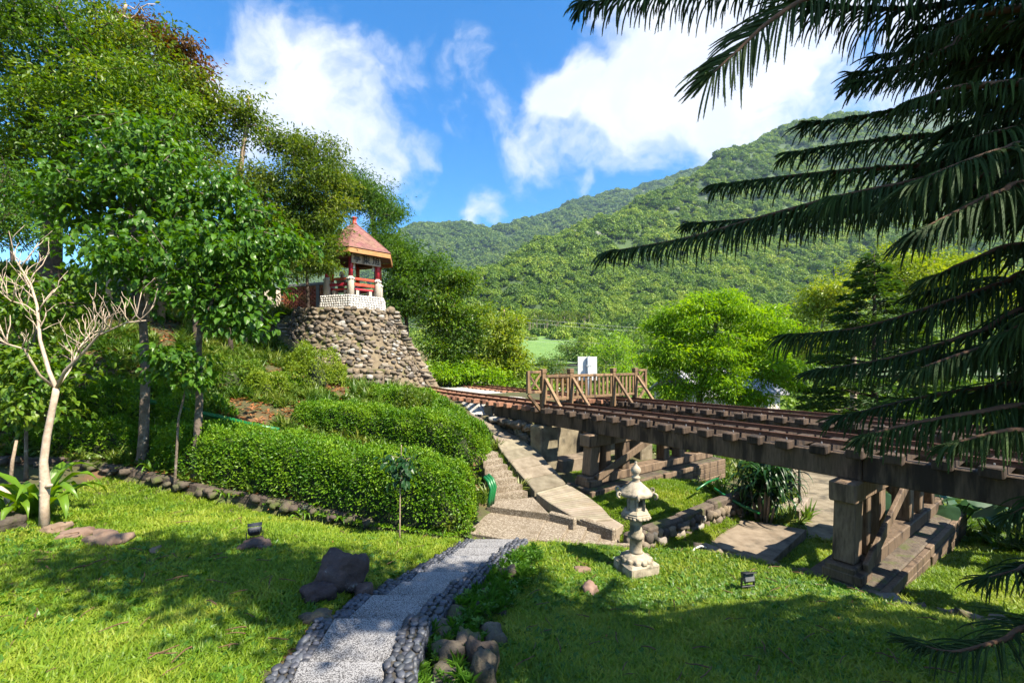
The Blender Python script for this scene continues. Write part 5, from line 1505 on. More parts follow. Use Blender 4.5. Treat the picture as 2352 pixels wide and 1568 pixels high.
make_tree('bare_top_branch', 'nearly leafless branching tree top against the sky at upper left', [foot(250, 620, 15), P(262, 300, 15), P(275, 60, 14.8), P(290, 10, 14.6)], .09,
          [((310, 25, 14.6), (.9, .3, .35), 1), ((250, 15, 14.6), (.6, .3, .4), .7)], 26, 5, .12, .4, .25, MAT['leaf_orange'], MAT['bark_pale'], 4, twig=.014)
make_tree('slender_tree', 'slender airy tree with sky showing through left of the pavilion', [foot(560, 660, 16.8), P(548, 520, 16.6), P(552, 400, 16.5), P(565, 290, 16.4), P(572, 220, 16.4)], .11,
          [((570, 260, 16.4), (.95, .9, .9), 1), ((630, 330, 16.4), (.8, .8, .6), .5), ((510, 320, 16.4), (.75, .8, .6), .5), ((500, 240, 16.4), (.5, .6, .5), .25), ((540, 430, 16.2), (1.0, 1, .8), .6), ((600, 420, 16.4), (.8, .8, .7), .5)],
          120, 62, .155, .40, .42, MAT['leaf_olive'], MAT['bark_mid'], 5, shell=.5)
make_tree('willow_leaved_tree', 'dense olive tree whose branches hang in front of the pavilion roof', [foot(590, 715, 17.8), P(600, 640, 17.4), P(640, 540, 17.0), P(690, 440, 16.8), P(705, 360, 16.8)], .17,
          [((690, 420, 16.6), (1.6, 1.5, 1.1), 1), ((730, 475, 16.8), (.95, 1.1, 1.0), .8), ((620, 500, 16.4), (1.3, 1.3, 1.2), .9), ((720, 350, 16.8), (1.0, 1, .7), .5), ((700, 580, 16.4), (1.2, 1.1, .7), .7), ((765, 490, 16.6), (.4, .4, .4), .16), ((775, 430, 17.0), (.7, .8, .7), .35), ((752, 560, 16.2), (.35, .35, .3), .12), ((735, 608, 16.2), (.6, .5, .25), .22)],
          270, 105, .16, .30, .36, MAT['leaf_olive'], MAT['bark'], 6, shell=.38, flat=.5)
make_tree('feathery_tree', 'feathery bright green tree rising behind the pavilion roof', [foot(870, 690, 26), P(865, 600, 26), P(855, 500, 26), P(845, 430, 26)], .2,
          [((840, 440, 25.5), (1.4, 1.5, 1.2), 1), ((885, 480, 25.5), (.9, 1.2, 1.3), .8), ((800, 420, 25.5), (1.3, 1.3, 1.0), .6), ((880, 560, 25.0), (.9, 1, 1.2), .6)],
          150, 110, .2, .22, .6, MAT['leaf_feather'], MAT['bark'], 7, shell=.45, droop=.6)
# right of the pavilion
make_tree('bank_tree', 'green tree directly right of the pavilion balustrade', [foot(930, 840, 26), P(935, 760, 26), P(930, 680, 26), P(925, 600, 26)], .14,
          [((930, 590, 25.5), (1.2, 1.2, 1.1), 1), ((960, 670, 25.0), (1.5, 1.4, 1.6), 1.2), ((905, 680, 25.6), (1.0, 1, 1.3), .7), ((995, 610, 25.5), (.9, .9, .9), .6)],
          140, 100, .2, .34, .55, MAT['leaf_feather'], MAT['bark'], 8, 'trees behind the tracks', shell=.42)
make_tree('bank_tree', 'tree with several tan trunks beside the tower foot', [foot(1010, 880, 24.5), P(1018, 830, 24.5), P(1030, 760, 24.5), P(1045, 690, 24.5)], .13,
          [((1020, 720, 24.2), (1.4, 1.3, 1.3), 1), ((1080, 740, 24.2), (1.2, 1.2, 1.3), .9), ((1050, 650, 24.5), (1.1, 1, .9), .7), ((1000, 800, 24), (.9, .9, .9), .5), ((1075, 820, 24), (1.1, 1, .9), .6)],
          150, 100, .21, .42, .55, MAT['leaf_mid'], MAT['bark_mid'], 9, 'trees behind the tracks', shell=.45)
make_tree('bank_tree', 'lime green young tree at the right end of the row behind the tracks', [foot(1165, 885, 23.5), P(1163, 820, 23.5), P(1160, 760, 23.5), P(1158, 710, 23.5)], .07,
          [((1160, 760, 23.3), (.9, .9, 1.2), 1), ((1185, 830, 23.3), (.7, .8, .9), .7), ((1130, 830, 23.3), (.9, .9, .9), .7)],
          100, 80, .2, .45, .45, MAT['leaf_yellow'], MAT['bark_mid'], 10, 'trees behind the tracks', shell=.5)
make_tree('bank_tree', 'low leafy tree filling the gap behind the white flowers', [foot(1080, 890, 22.6), P(1082, 870, 22.6), P(1085, 850, 22.5)], .08,
          [((1075, 855, 22.4), (1.2, .8, .6), 1), ((1020, 858, 22.6), (.9, .8, .5), .7), ((1140, 865, 22.4), (.8, .8, .4), .5)], 60, 80, .19, .45, .42, MAT['leaf_lime'], MAT['bark_mid'], 12, 'trees behind the tracks')
# bright tree and conifer beyond the bridge
make_tree('lime_tree', 'round sunlit lime green tree beyond the bridge', [foot(1610, 940, 20), P(1606, 900, 20), P(1622, 840, 20), P(1640, 770, 20), P(1650, 710, 20)], .16,
          [((1640, 700, 19.8), (1.4, 1.5, .7), 1), ((1560, 740, 19.8), (1.3, 1.3, .9), .9), ((1740, 750, 19.8), (1.5, 1.4, 1.1), 1.1), ((1650, 800, 19.2), (1.9, 1.6, 1.1), 1.3), ((1530, 820, 19.6), (1.0, 1, .9), .7), ((1770, 850, 19.4), (1.3, 1.2, 1.0), .9), ((1640, 880, 19.2), (1.4, 1.2, .6), .7), ((1550, 895, 19.6), (.8, .8, .5), .35), ((1720, 910, 19.4), (1.1, 1, .5), .5)],
          330, 105, .19, .34, .40, MAT['leaf_lime'], MAT['bark'], 13, shell=.33, droop=.55, flat=.42)
make_tree('blossoming_tree', 'pale yellow-green tree behind the dark conifer', [foot(1960, 900, 27), P(1960, 800, 27), P(1965, 700, 27), P(1970, 620, 27)], .2,
          [((1900, 690, 26.5), (1.5, 1.5, 1.5), 1), ((2050, 620, 27), (2.4, 2, 1.6), 1.3), ((2180, 640, 27), (2.6, 2, 1.8), 1.3), ((2290, 690, 27), (2.4, 2, 2), 1.1), ((1850, 770, 26.5), (1.0, 1, 1.2), .6)],
          230, 110, .24, .36, .75, MAT['leaf_yellow'], MAT['bark_mid'], 14)
# conifer with flat sprays
cb = foot(2010, 960, 16.5); ct = P(2008, 585, 16.5)
con = empty('conifer', cb); tag(con, 'dark blue-green conifer with layered sprays beyond the bridge', 'tree')
mb = MB(); mb.tube([cb, cb.lerp(ct, .5), ct], [.16, .09, .015], 8)
rs = np.random.default_rng(31); pos = []; td = []
Hh = ct.z - cb.z
for k in range(130):
    f = (k + rs.uniform(0, 1)) / 130; z = cb.z + Hh * (.08 + .92 * f); L = (1 - f) ** .8 * 3.0 + .15; a = rs.uniform(0, 2 * np.pi); L *= rs.uniform(.75, 1.1)
    d = np.array([math.cos(a), math.sin(a), .18]); o_ = np.array([cb.x, cb.y, z])
    mb.tube([o_, o_ + d * L * .5, o_ + d * L + np.array([0, 0, -.15 * L])], [.03 * (1 - f) + .008, .015, .004], 4, False)
    n = int(70 * L + 30); s = rs.uniform(.2, 1.05, n) ** .7
    w = (1.05 - s) * .45 * L + .08
    lat = np.array([-d[1], d[0], 0]); off = rs.uniform(-1, 1, n)
    q = o_ + d * (s * L)[:, None] + lat * (off * w)[:, None]; q[:, 2] += -.15 * L * s ** 2 + rs.normal(0, .05, n) - .12 * np.abs(off) * w
    pos.append(q); t_ = d * .8 + lat * (off * .9)[:, None] + rs.normal(0, .25, (n, 3)); t_[:, 2] -= .15; td.append(t_)
pos = np.concatenate(pos); td = np.concatenate(td); nd = rs.normal(0, .3, pos.shape); nd[:, 2] += 1
mb.build('trunk', MAT['bark_dark'], con, True)
V, F = leaf_geo(pos, td, nd, rs.uniform(.16, .32, len(pos)), .28); put('crown', np_mesh('crown', V, F, MAT['leaf_conifer']), con)

# middle-left: broad-leaved garden trees with large leaves
make_tree('broad_leaved_tree', 'garden tree with large glossy leaves hanging over the hedge', [foot(448, 1100, 8.7), P(452, 1030, 8.7), P(458, 920, 8.7), P(456, 800, 8.7), P(462, 720, 8.6), P(475, 650, 8.6)], .085,
          [((420, 640, 8.6), (1.2, 1.0, .6), 1), ((540, 590, 8.6), (.9, .9, .4), .8), ((640, 560, 8.7), (.5, .6, .2), .35), ((510, 690, 8.3), (.65, .8, .45), .6), ((480, 560, 8.7), (1.2, 1, .45), .8), ((575, 640, 8.5), (.45, .6, .35), .3), ((560, 740, 8.4), (.45, .4, .3), .2), ((330, 600, 8.5), (.9, .9, .5), .6)],
          170, 30, .15, .62, .32, MAT['leaf_big'], MAT['bark'], 15, 'broad-leaved trees by the hedge', tmpl=LEAF6, droop=.75, shell=.5, big_leaves=150, twig=.008)
make_tree('broad_leaved_tree', 'tall broad-leaved tree with a mottled trunk left of the hedge', [foot(326, 1075, 9.0), P(330, 1000, 9.0), P(334, 880, 9.0), P(330, 760, 9.1), P(318, 620, 9.2), P(300, 480, 9.3), P(290, 380, 9.4)], .10,
          [((250, 420, 9.3), (1.4, 1.1, .9), 1), ((400, 440, 9.4), (1.3, 1.1, .9), 1), ((330, 340, 9.4), (1.1, 1, .6), .6), ((480, 520, 9.4), (.9, .9, .7), .6), ((170, 450, 9.2), (1.0, 1, .7), .6), ((250, 560, 9.0), (.6, .7, .4), .3), ((520, 420, 9.4), (.6, .6, .5), .3), ((560, 500, 9.5), (.5, .5, .4), .25)],
          210, 34, .15, .60, .34, MAT['leaf_big'], MAT['bark'], 16, 'broad-leaved trees by the hedge', tmpl=LEAF6, droop=.75, shell=.5, twig=.008, big_leaves=120)
make_tree('broad_leaved_sapling', 'low spray of broad leaves against the trunk by the hedge', [foot(400, 1060, 8.4), P(410, 960, 8.4), P(430, 880, 8.3), P(420, 830, 8.2)], .025,
          [((400, 810, 8.1), (.45, .4, .22), 1), ((430, 850, 8.1), (.4, .35, .25), .8), ((370, 840, 8.1), (.3, .3, .15), .4)], 30, 18, .15, .62, .22, MAT['leaf_big'], MAT['bark'], 17, tmpl=LEAF6, droop=.8, twig=.005)
make_tree('understory_tree', 'leafy understory plant behind the bare pale tree', [foot(60, 1080, 8.2), P(60, 950, 8.2), P(70, 820, 8.2), P(90, 720, 8.3)], .03,
          [((60, 700, 8.3), (.9, .7, .6), 1), ((120, 830, 8.1), (.8, .6, .5), .8), ((20, 840, 8.0), (.7, .6, .7), .8), ((70, 930, 7.8), (.6, .5, .4), .6), ((190, 680, 8.6), (.7, .6, .5), .6)], 120, 26, .14, .6, .32, MAT['leaf_mid'], MAT['bark'], 18, tmpl=LEAF6, droop=.6, twig=.006)
# feather-leaved branch at the far left edge
make_tree('feathery_tree', 'pale feathery foliage at the far left edge below the brick wall top', [foot(-60, 900, 10.5), P(-40, 700, 10.5), P(-10, 480, 10.5), P(10, 400, 10.5)], .09,
          [((20, 430, 10.2), (.9, .8, .5), 1), ((30, 530, 10.2), (.9, .8, .4), .9)], 60, 70, .10, .34, .36, MAT['leaf_feather'], MAT['bark_dark'], 19)
# undergrowth trees filling the shaded bank
for k, (u, v, D, r, mt) in enumerate([(520, 620, 15.5, 1.3, 'leaf_mid'), (440, 600, 15.0, 1.2, 'leaf_mid'), (590, 560, 18.5, 1.5, 'leaf_mid'), (300, 560, 16.5, 1.5, 'leaf_mid'), (700, 560, 19.5, 1.4, 'leaf_mid'), (20, 500, 20.5, 1.8, 'leaf_mid'), (680, 610, 25.0, 1.9, 'leaf_mid'), (610, 600, 25.0, 1.9, 'leaf_mid')]):
    labs = ['shaded small tree behind the broad leaves and below the slender tree', 'shaded bushy tree between the mottled trunk and the bank', 'shaded tree behind the willow-leaved tree trunk', 'shaded tree low under the yellowing bank tree', 'dark tree filling the space left of the pavilion columns', 'dark tree beyond the old brick wall at the far left', 'shaded tree directly behind the lattice brick wall', 'shaded tree behind the orange gate']
    make_tree('understory_tree', labs[k], [foot(u + 10, v + 140, D), P(u + 5, v + 60, D), P(u, v, D)], .08, [((u, v, D), (r, r * .8, r * .7), 1), ((u + 40, v - 40, D + .5), (r * .8, r * .8, r * .7), .7)], 70, 90, .15, .4, .5, MAT[mt], MAT['bark_dark'], 100 + k, 'shaded trees under the bank trees')

# bare pale tree on the left lawn
bt = foot(102, 1205, 6.2)
bare = empty('bare_tree', bt); tag(bare, 'leafless pale-barked small tree on the left lawn', 'tree')
D0 = 6.2
mb = MB()
mb.tube([bt, P(102, 1150, D0), P(104, 1110, D0), P(100, 1060, D0), P(108, 1000, D0), P(122, 930, D0), P(130, 890, D0)], [.062, .052, .06, .046, .042, .038, .038], 10)
for k, z in enumerate((1140, 1118, 1108)): mb.tube([P(104, z, D0), P(104 + (14 if k % 2 else -12), z - 6, D0 - .05)], [.04, .02], 6)
mb.build('trunk', MAT['bark_pale'], bare, True)
rr = random.Random(8)
def limb(pts, r0, r1, kids, par):
    m_ = MB(); pts = [P(u, v, D0 + dz) for (u, v, dz) in pts]; n = len(pts)
    m_.tube(pts, [r0 + (r1 - r0) * i / (n - 1) for i in range(n)], 7)
    def twig(a, d, L, r, lev):
        q = [a]; 
        for j in range(3):
            d = (d + Vector((rr.uniform(-.35, .35), rr.uniform(-.35, .35), rr.uniform(-.2, .35)))).normalized(); q.append(q[-1] + d * L / 3)
        m_.tube(q, [r, r * .8, r * .6, r * .35], 5)
        if lev > 0:
            for s in (1, 2, 3):
                if rr.random() < .8: twig(q[s], (d + Vector((rr.uniform(-.9, .9), rr.uniform(-.6, .6), rr.uniform(-.1, .8)))).normalized(), L * .6, r * .6, lev - 1)
    for k in range(kids):
        f = rr.uniform(.3, 1); i = min(int(f * (n - 1)), n - 2); a = pts[i].lerp(pts[i + 1], f * (n - 1) - i); d = (pts[i + 1] - pts[i]).normalized()
        twig(a, (d + Vector((rr.uniform(-1, 1), rr.uniform(-.7, .7), rr.uniform(-.1, .8)))).normalized(), rr.uniform(.25, .5), r1 * .8 + .0035, 1)
    m_.build('limb', MAT['bark_pale'], par, True)
limb([(130, 892, 0), (112, 850, .05), (92, 780, .1), (85, 700, .15), (70, 650, .2), (45, 610, .3)], .030, .008, 13, bare)
limb([(130, 892, 0), (150, 850, -.1), (200, 800, -.15), (225, 770, -.2), (290, 740, -.3), (335, 735, -.35)], .025, .007, 14, bare)
limb([(120, 886, 0), (90, 860, -.2), (55, 800, -.4), (20, 790, -.5), (-20, 770, -.6)], .02, .007, 9, bare)
limb([(138, 880, 0), (160, 850, .2), (180, 800, .4), (210, 760, .6)], .014, .005, 10, bare)
limb([(85, 720, .15), (60, 700, .1), (25, 690, 0), (-10, 660, 0)], .012, .005, 10, bare)
b2 = foot(28, 1180, 6.4)
st2 = empty('bare_stump', b2); tag(st2, 'short pale bent stem at the left edge behind the fern', 'stump')
mb = MB(); mb.tube([b2, P(30, 1150, 6.4), P(12, 1130, 6.4), P(-20, 1105, 6.4)], [.05, .045, .04, .03], 8); mb.build('stem', MAT['bark_pale'], st2, True)
mb = MB(); q = foot(20, 1110, 7.0); mb.tube([q, P(28, 1060, 7.0), P(38, 1010, 7.0)], [.03, .024, .018], 6); tag(mb.build('thin_stem', MAT['bark_mid'], None, True), 'thin leaning stem left of the bare pale tree', 'stem')

# ------------------------------------------------------------------ hedges and shrubs
def hedge(name, label, line, width, dens, lsize, lmat, seed, group=None, round_=.35, cat='hedge', lump=.1):
    """line: (x, y, z_foot, height) along the crest; leaves fill a shell over a woody core"""
    rs = np.random.default_rng(seed)
    root = empty(name, (line[0][0], line[0][1], line[0][2])); tag(root, label, cat, group)
    A = np.array(line, float); seg = np.linalg.norm(np.diff(A[:, :2], axis=0), axis=1); S = np.concatenate([[0], np.cumsum(seg)]); L = S[-1]
    H = A[:, 3].mean(); area = L * (2 * H + width) + 2 * width * H; N = int(area * dens)
    def at(s): return np.stack([np.interp(s, S, A[:, i]) for i in range(4)], -1)
    s = rs.uniform(-width * .35, L + width * .35, N); ph = rs.uniform(-.12, np.pi + .12, N)
    q = at(np.clip(s, 0, L)); ds = .05
    sc_ = np.clip(s, ds, L - ds); d = at(sc_ + ds) - at(sc_ - ds); d = d[:, :2] / np.maximum(np.linalg.norm(d[:, :2], axis=1, keepdims=True), 1e-6)
    nrm = np.stack([d[:, 1], -d[:, 0]], 1)
    e = .5          # superellipse section
    ce = np.sign(np.cos(ph)) * np.abs(np.cos(ph)) ** e; se = np.abs(np.sin(ph)) ** e * np.sign(np.sin(ph))
    endf = np.clip(np.maximum(-s, s - L) / (width * .35), 0, 1); shrink = np.sqrt(np.maximum(1 - endf ** 2, 0.02))
    depth = 1 - np.abs(rs.normal(0, .08, N)) + .09 * rs.uniform(0, 1, N) ** 6
    # shape noise
    lm = 1 + lump * (np.sin(s * 3.1 + seed) + np.sin(s * 6.7 + ph * 4 + seed) + .6 * np.sin(ph * 9 + s * 2)) * .5
    w = width / 2 * ce * depth * lm * shrink; h = q[:, 3] * np.maximum(se, -.05) * depth * lm * (.1 + .9 * shrink)
    pos = np.stack([q[:, 0] + nrm[:, 0] * w + d[:, 0] * np.where(s < 0, s, np.where(s > L, s - L, 0)), q[:, 1] + nrm[:, 1] * w + d[:, 1] * np.where(s < 0, s, np.where(s > L, s - L, 0)), q[:, 2] + h], 1)
    out = np.stack([nrm[:, 0] * ce, nrm[:, 1] * ce, np.maximum(se, 0) * .9 + .25], 1)
    td = out * .7 + rs.normal(0, .6, (N, 3)); nd = out + rs.normal(0, .5, (N, 3)); nd[:, 2] += .5
    hol = np.sin(pos[:, 0] * 7 + np.sin(pos[:, 2] * 9) * 1.5) * np.sin(pos[:, 2] * 8 + np.sin(pos[:, 1] * 6) * 1.5) + .5 * np.sin(pos[:, 0] * 17 + pos[:, 2] * 13)
    kp = (hol < .55) | (rs.uniform(0, 1, N) < .3); pos, td, nd = pos[kp], td[kp], nd[kp]; N = len(pos)
    V, F = leaf_geo(pos, td, nd, lsize * rs.uniform(.6, 1.25, N), .5); put('foliage', np_mesh('foliage', V, F, lmat), root)
    # woody core
    n = max(6, int(L / .3)); m_ = 10; V = []; F = []
    for i in range(n + 1):
        q = at(np.array([L * i / n]))[0]; dd = at(np.array([min(L, L * i / n + .05)]))[0] - at(np.array([max(0, L * i / n - .05)]))[0]; dd = dd[:2] / np.linalg.norm(dd[:2]); nn = (dd[1], -dd[0])
        for k in range(m_ + 1):
            a = math.pi * k / m_; c_ = math.copysign(abs(math.cos(a)) ** .5, math.cos(a)); s_ = abs(math.sin(a)) ** .5; ef = min(i, n - i) / n * L / .45; f = .8 * min(1, .12 + ef)
            V.append((q[0] + nn[0] * c_ * width / 2 * f, q[1] + nn[1] * c_ * width / 2 * f, q[2] - .05 + q[3] * s_ * f))
    for i in range(n):
        for k in range(m_): F.append((i * (m_ + 1) + k, i * (m_ + 1) + k + 1, (i + 1) * (m_ + 1) + k + 1, (i + 1) * (m_ + 1) + k))
    F.append(tuple(range(m_ + 1))); F.append(tuple(n * (m_ + 1) + k for k in range(m_, -1, -1)))
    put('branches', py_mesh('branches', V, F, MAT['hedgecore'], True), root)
    return root
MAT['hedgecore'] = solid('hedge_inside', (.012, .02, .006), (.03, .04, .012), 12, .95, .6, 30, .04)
def hl(u, v, D, h): p = P(u, v, D); return (p.x, p.y, p.z - h, h)
# crest points: (u, v of the top, D, height)
hedge('hedge', 'lower clipped hedge running from the steps along the left lawn', [hl(1040, 1060, 7.9, 1.05), hl(960, 1040, 8.0, 1.1), hl(860, 1030, 8.2, 1.1), hl(740, 1010, 8.5, 1.1), hl(620, 990, 8.8, 1.1), hl(500, 975, 9.1, 1.1), hl(420, 970, 9.4, 1.05)], 1.15, 2600, .058, MAT['leaf_hedge'], 61, 'clipped hedges', lump=.05)
hedge('hedge', 'upper clipped hedge reaching the walkway above the lower hedge', [hl(1085, 965, 9.9, 1.0), hl(1000, 945, 10.2, 1.0), hl(900, 935, 10.5, 1.0), hl(800, 925, 10.8, .95), hl(720, 920, 11.2, .9)], 1.1, 2300, .06, MAT['leaf_hedge'], 62, 'clipped hedges', lump=.06)
hedge('hedge', 'sunny rounded hedge at the top beside the end of the walkway', [hl(990, 905, 12.6, .8), hl(930, 890, 13.2, .85), hl(880, 886, 13.8, .8)], 1.25, 2000, .066, MAT['leaf_hedge'], 63, 'clipped hedges')
hedge('hedge', 'sunny hedge following the walkway edge up to the tracks', [hl(1075, 965, 10.6, .85), hl(1025, 932, 11.6, .8), hl(975, 908, 12.6, .75)], .95, 2200, .062, MAT['leaf_hedge'], 66, 'clipped hedges', lump=.07)
hedge('hedge', 'dark hedge in deep shade behind the two garden tree trunks', [hl(480, 930, 10.3, 1.3), hl(400, 905, 10.6, 1.3), hl(300, 880, 10.8, 1.3), hl(180, 870, 10.8, 1.3), hl(60, 880, 10.6, 1.2), hl(-80, 890, 10.4, 1.2)], 1.4, 1300, .075, MAT['leaf_hedge'], 64, 'clipped hedges', lump=.16)
hedge('hedge', 'dark low hedge behind the mossy edging and the bare tree', [hl(440, 985, 9.4, .9), hl(330, 975, 9.6, .9), hl(200, 965, 9.6, .9), hl(60, 975, 9.4, .8)], .8, 1300, .07, MAT['leaf_hedge'], 65, 'clipped hedges', lump=.16)
def shrub(label, u, v, D, r, h, mt, seed, dens=1500, ls=.07, name='shrub'):
    p = P(u, v, D); x, y = p.x, p.y; z = hz(x, y)
    hedge(name, label, [(x - r * .35, y, z, h), (x, y + .1, z, h * 1.08), (x + r * .35, y, z, h)], r * 1.7, dens, ls, MAT[mt], seed, None, cat='shrub', lump=.2)
shrub('rounded olive shrub on the slope below the stone stairs', 720, 900, 14.0, .95, 1.15, 'leaf_yellow', 71, 900, .085)
shrub('low bright shrub on the slope left of the rounded shrub', 610, 930, 12.5, .6, .55, 'leaf_yellow', 72)
shrub('small bright shrub between the upper hedge and the slope', 650, 905, 13.2, .5, .5, 'leaf_hedge', 73)
shrub('dark shrub below the broad-leaved tree on the slope', 520, 880, 12.5, .8, .7, 'leaf_mid', 75, 900, .09)
shrub('low olive shrub growing in the middle of the upper hedge', 945, 925, 11.4, .5, .85, 'leaf_olive', 76, 1300)

# sapling with broad leaves in front of the lower hedge
make_tree('sapling', 'thin sapling with drooping dark leaves in front of the lower hedge', [foot(918, 1205, 7.0), P(919, 1120, 7.0), P(921, 1050, 7.0), P(922, 1020, 7.0)], .012, [((922, 1050, 6.95), (.28, .26, .16), 1), ((915, 1090, 6.95), (.2, .2, .1), .5)], 16, 9, .14, .5, .12, MAT['leaf_dark'], MAT['bark_mid'], 20, tmpl=LEAF6, droop=.9, twig=.004)

# bird nest fern: big wavy fronds as parts
def frond_mesh(L, W, rise, fall, wav, seed):
    n = 12; V = []; F = []; rs = random.Random(seed); ph = rs.uniform(0, 6)
    for i in range(n + 1):
        f = i / n; x = L * f * (.75 + .25 * math.cos(f * 1.2)); z = rise * math.sin(f * 1.9) - fall * f ** 3; w = W * math.sin(math.pi * min(1, .08 + f * .95)) ** .6 * (1 - .25 * f)
        for s in (-1, -.5, 0, .5, 1): V.append((x, s * w, z + abs(s) * w * .45 + wav * math.sin(f * 22 + ph + (2 if s > 0 else 0)) * abs(s) * .5 - (0 if s else .008)))
    for i in range(n):
        for k in range(4): F.append((i * 5 + k, (i + 1) * 5 + k, (i + 1) * 5 + k + 1, i * 5 + k + 1))
    return py_mesh('frond', V, F, MAT['leaf_fern'], True)
FR = [frond_mesh(1, .085, .62, .35, .03, k) for k in range(4)]
def fern(label, loc, n, L, seed, name='bird_nest_fern', up=1.0):
    rs = random.Random(seed); f = empty(name, loc); tag(f, label, 'fern')
    for k in range(n):
        a = 2 * math.pi * k / n + rs.uniform(-.25, .25); s = L * rs.uniform(.75, 1.15)
        put('frond', rs.choice(FR), f, Vector(loc) + Vector((0, 0, -.02)), (rs.uniform(-.2, .2), rs.uniform(-.35, .25), a), (s, s, s * up))
fern('bird nest fern with wide bright fronds behind the bare pale tree', foot(85, 1195, 6.55) + Vector((0, 0, .1)), 19, .98, 3)
fern('bird nest fern at the left picture edge with drooping fronds', foot(15, 1190, 6.4) + Vector((0, 0, .05)), 13, .8, 4)
for k, (u, v, D, L) in enumerate([(520, 1115, 8.3, .35), (700, 1150, 7.9, .35), (790, 1165, 7.8, .32), (350, 1085, 8.7, .35)]):
    fern(['small narrow fern at the left end of the lower hedge foot', 'small fern at the shaded foot of the lower hedge', 'fern below the middle of the lower hedge', 'small fern beside the mottled trunk foot'][k], foot(u, v, D), 9, L, 30 + k, 'sword_fern', 1.3)

# strap-leaved shrub under the bridge
dp = P(1752, 1165, 9.6); dp.z = hz(dp.x, dp.y)
dr = empty('strap_leaved_shrub', dp); tag(dr, 'large dark shrub of drooping strap leaves under the bridge', 'shrub')
rs = random.Random(6)
def strap(seed):
    n = 7; V = []; F = []; rs = random.Random(seed)
    for i in range(n + 1):
        f = i / n; x = .62 * math.sin(f * 1.5); z = .45 * math.sin(f * 2.0) - .42 * f * f; w = .028 * math.sin(math.pi * min(1, .15 + f * .85)) ** .7 + .001
        V += [(x, -w, z + w * .3), (x, 0, z), (x, w, z + w * .3)]
    for i in range(n):
        for k in range(2): F.append((i * 3 + k, (i + 1) * 3 + k, (i + 1) * 3 + k + 1, i * 3 + k + 1))
    return py_mesh('leaf', V, F, MAT['leaf_dark'], True)
SP = [strap(k) for k in range(3)]
mb = MB()
for k in range(14):
    a = rs.uniform(0, 6.28); r = rs.uniform(.05, .45); top = dp + Vector((r * math.cos(a), r * math.sin(a), rs.uniform(.35, 1.1)))
    mb.tube([dp + Vector((r * .5 * math.cos(a), r * .5 * math.sin(a), 0)), top], [.025, .02], 6)
    for j in range(20):
        b = 2.4 * j + rs.uniform(-.3, .3); s = rs.uniform(.75, 1.15)
        put('leaf', rs.choice(SP), dr, top - Vector((0, 0, .008 * j)), (rs.uniform(-.2, .2), rs.uniform(-.5, .3), b), (s, s, s))
mb.build('stems', MAT['bark_mid'], dr, True)

# taro leaves beyond the right-hand support
def taro(label, base, n, seed):
    rs = random.Random(seed); t_ = empty('taro_plant', base); tag(t_, label, 'plant')
    for k in range(n):
        a = rs.uniform(0, 6.28); h = rs.uniform(.5, 1.0); r = rs.uniform(.1, .45); top = Vector(base) + Vector((r * math.cos(a), r * math.sin(a), h))
        mb = MB(); mb.tube([base, Vector(base).lerp(top, .6) + Vector((0, 0, .12)), top], [.018, .013, .009], 5); mb.build('stalk', MAT['leaf_taro'], t_)
        V = [(0, 0, 0)]; F = []; m_ = 14; s = rs.uniform(.24, .36)
        for i in range(m_ + 1):
            th = -math.pi * .93 + 2 * math.pi * .93 * i / m_; rr_ = s * (.75 + .35 * math.cos(th)) * (1 if abs(th) < 2.4 else .8); V.append((rr_ * math.cos(th) * 1.15, rr_ * math.sin(th), -.25 * rr_ * rr_ / s + .02 * math.sin(5 * th)))
        for i in range(1, m_ + 1): F.append((0, i, i + 1))
        put('leaf', py_mesh('leaf', V, F, MAT['leaf_taro'], True), t_, top, (rs.uniform(-.3, .3), rs.uniform(.1, .6), a))
tb = [(P(2060, 1140, 9.5), 7), (P(2190, 1150, 8.8), 7), (P(2290, 1160, 8.4), 7), (P(2130, 1120, 10.5), 6), (P(2330, 1230, 7.6), 5)]
for k, (p_, n) in enumerate(tb):
    taro(['taro with big round leaves just right of the near bridge support', 'taro with wide leaves under the right end of the bridge', 'taro clump at the right edge under the bridge', 'taro growing farther back under the bridge', 'single taro at the right edge above the ferns'][k], gpt(p_.x, p_.y), n, 50 + k)
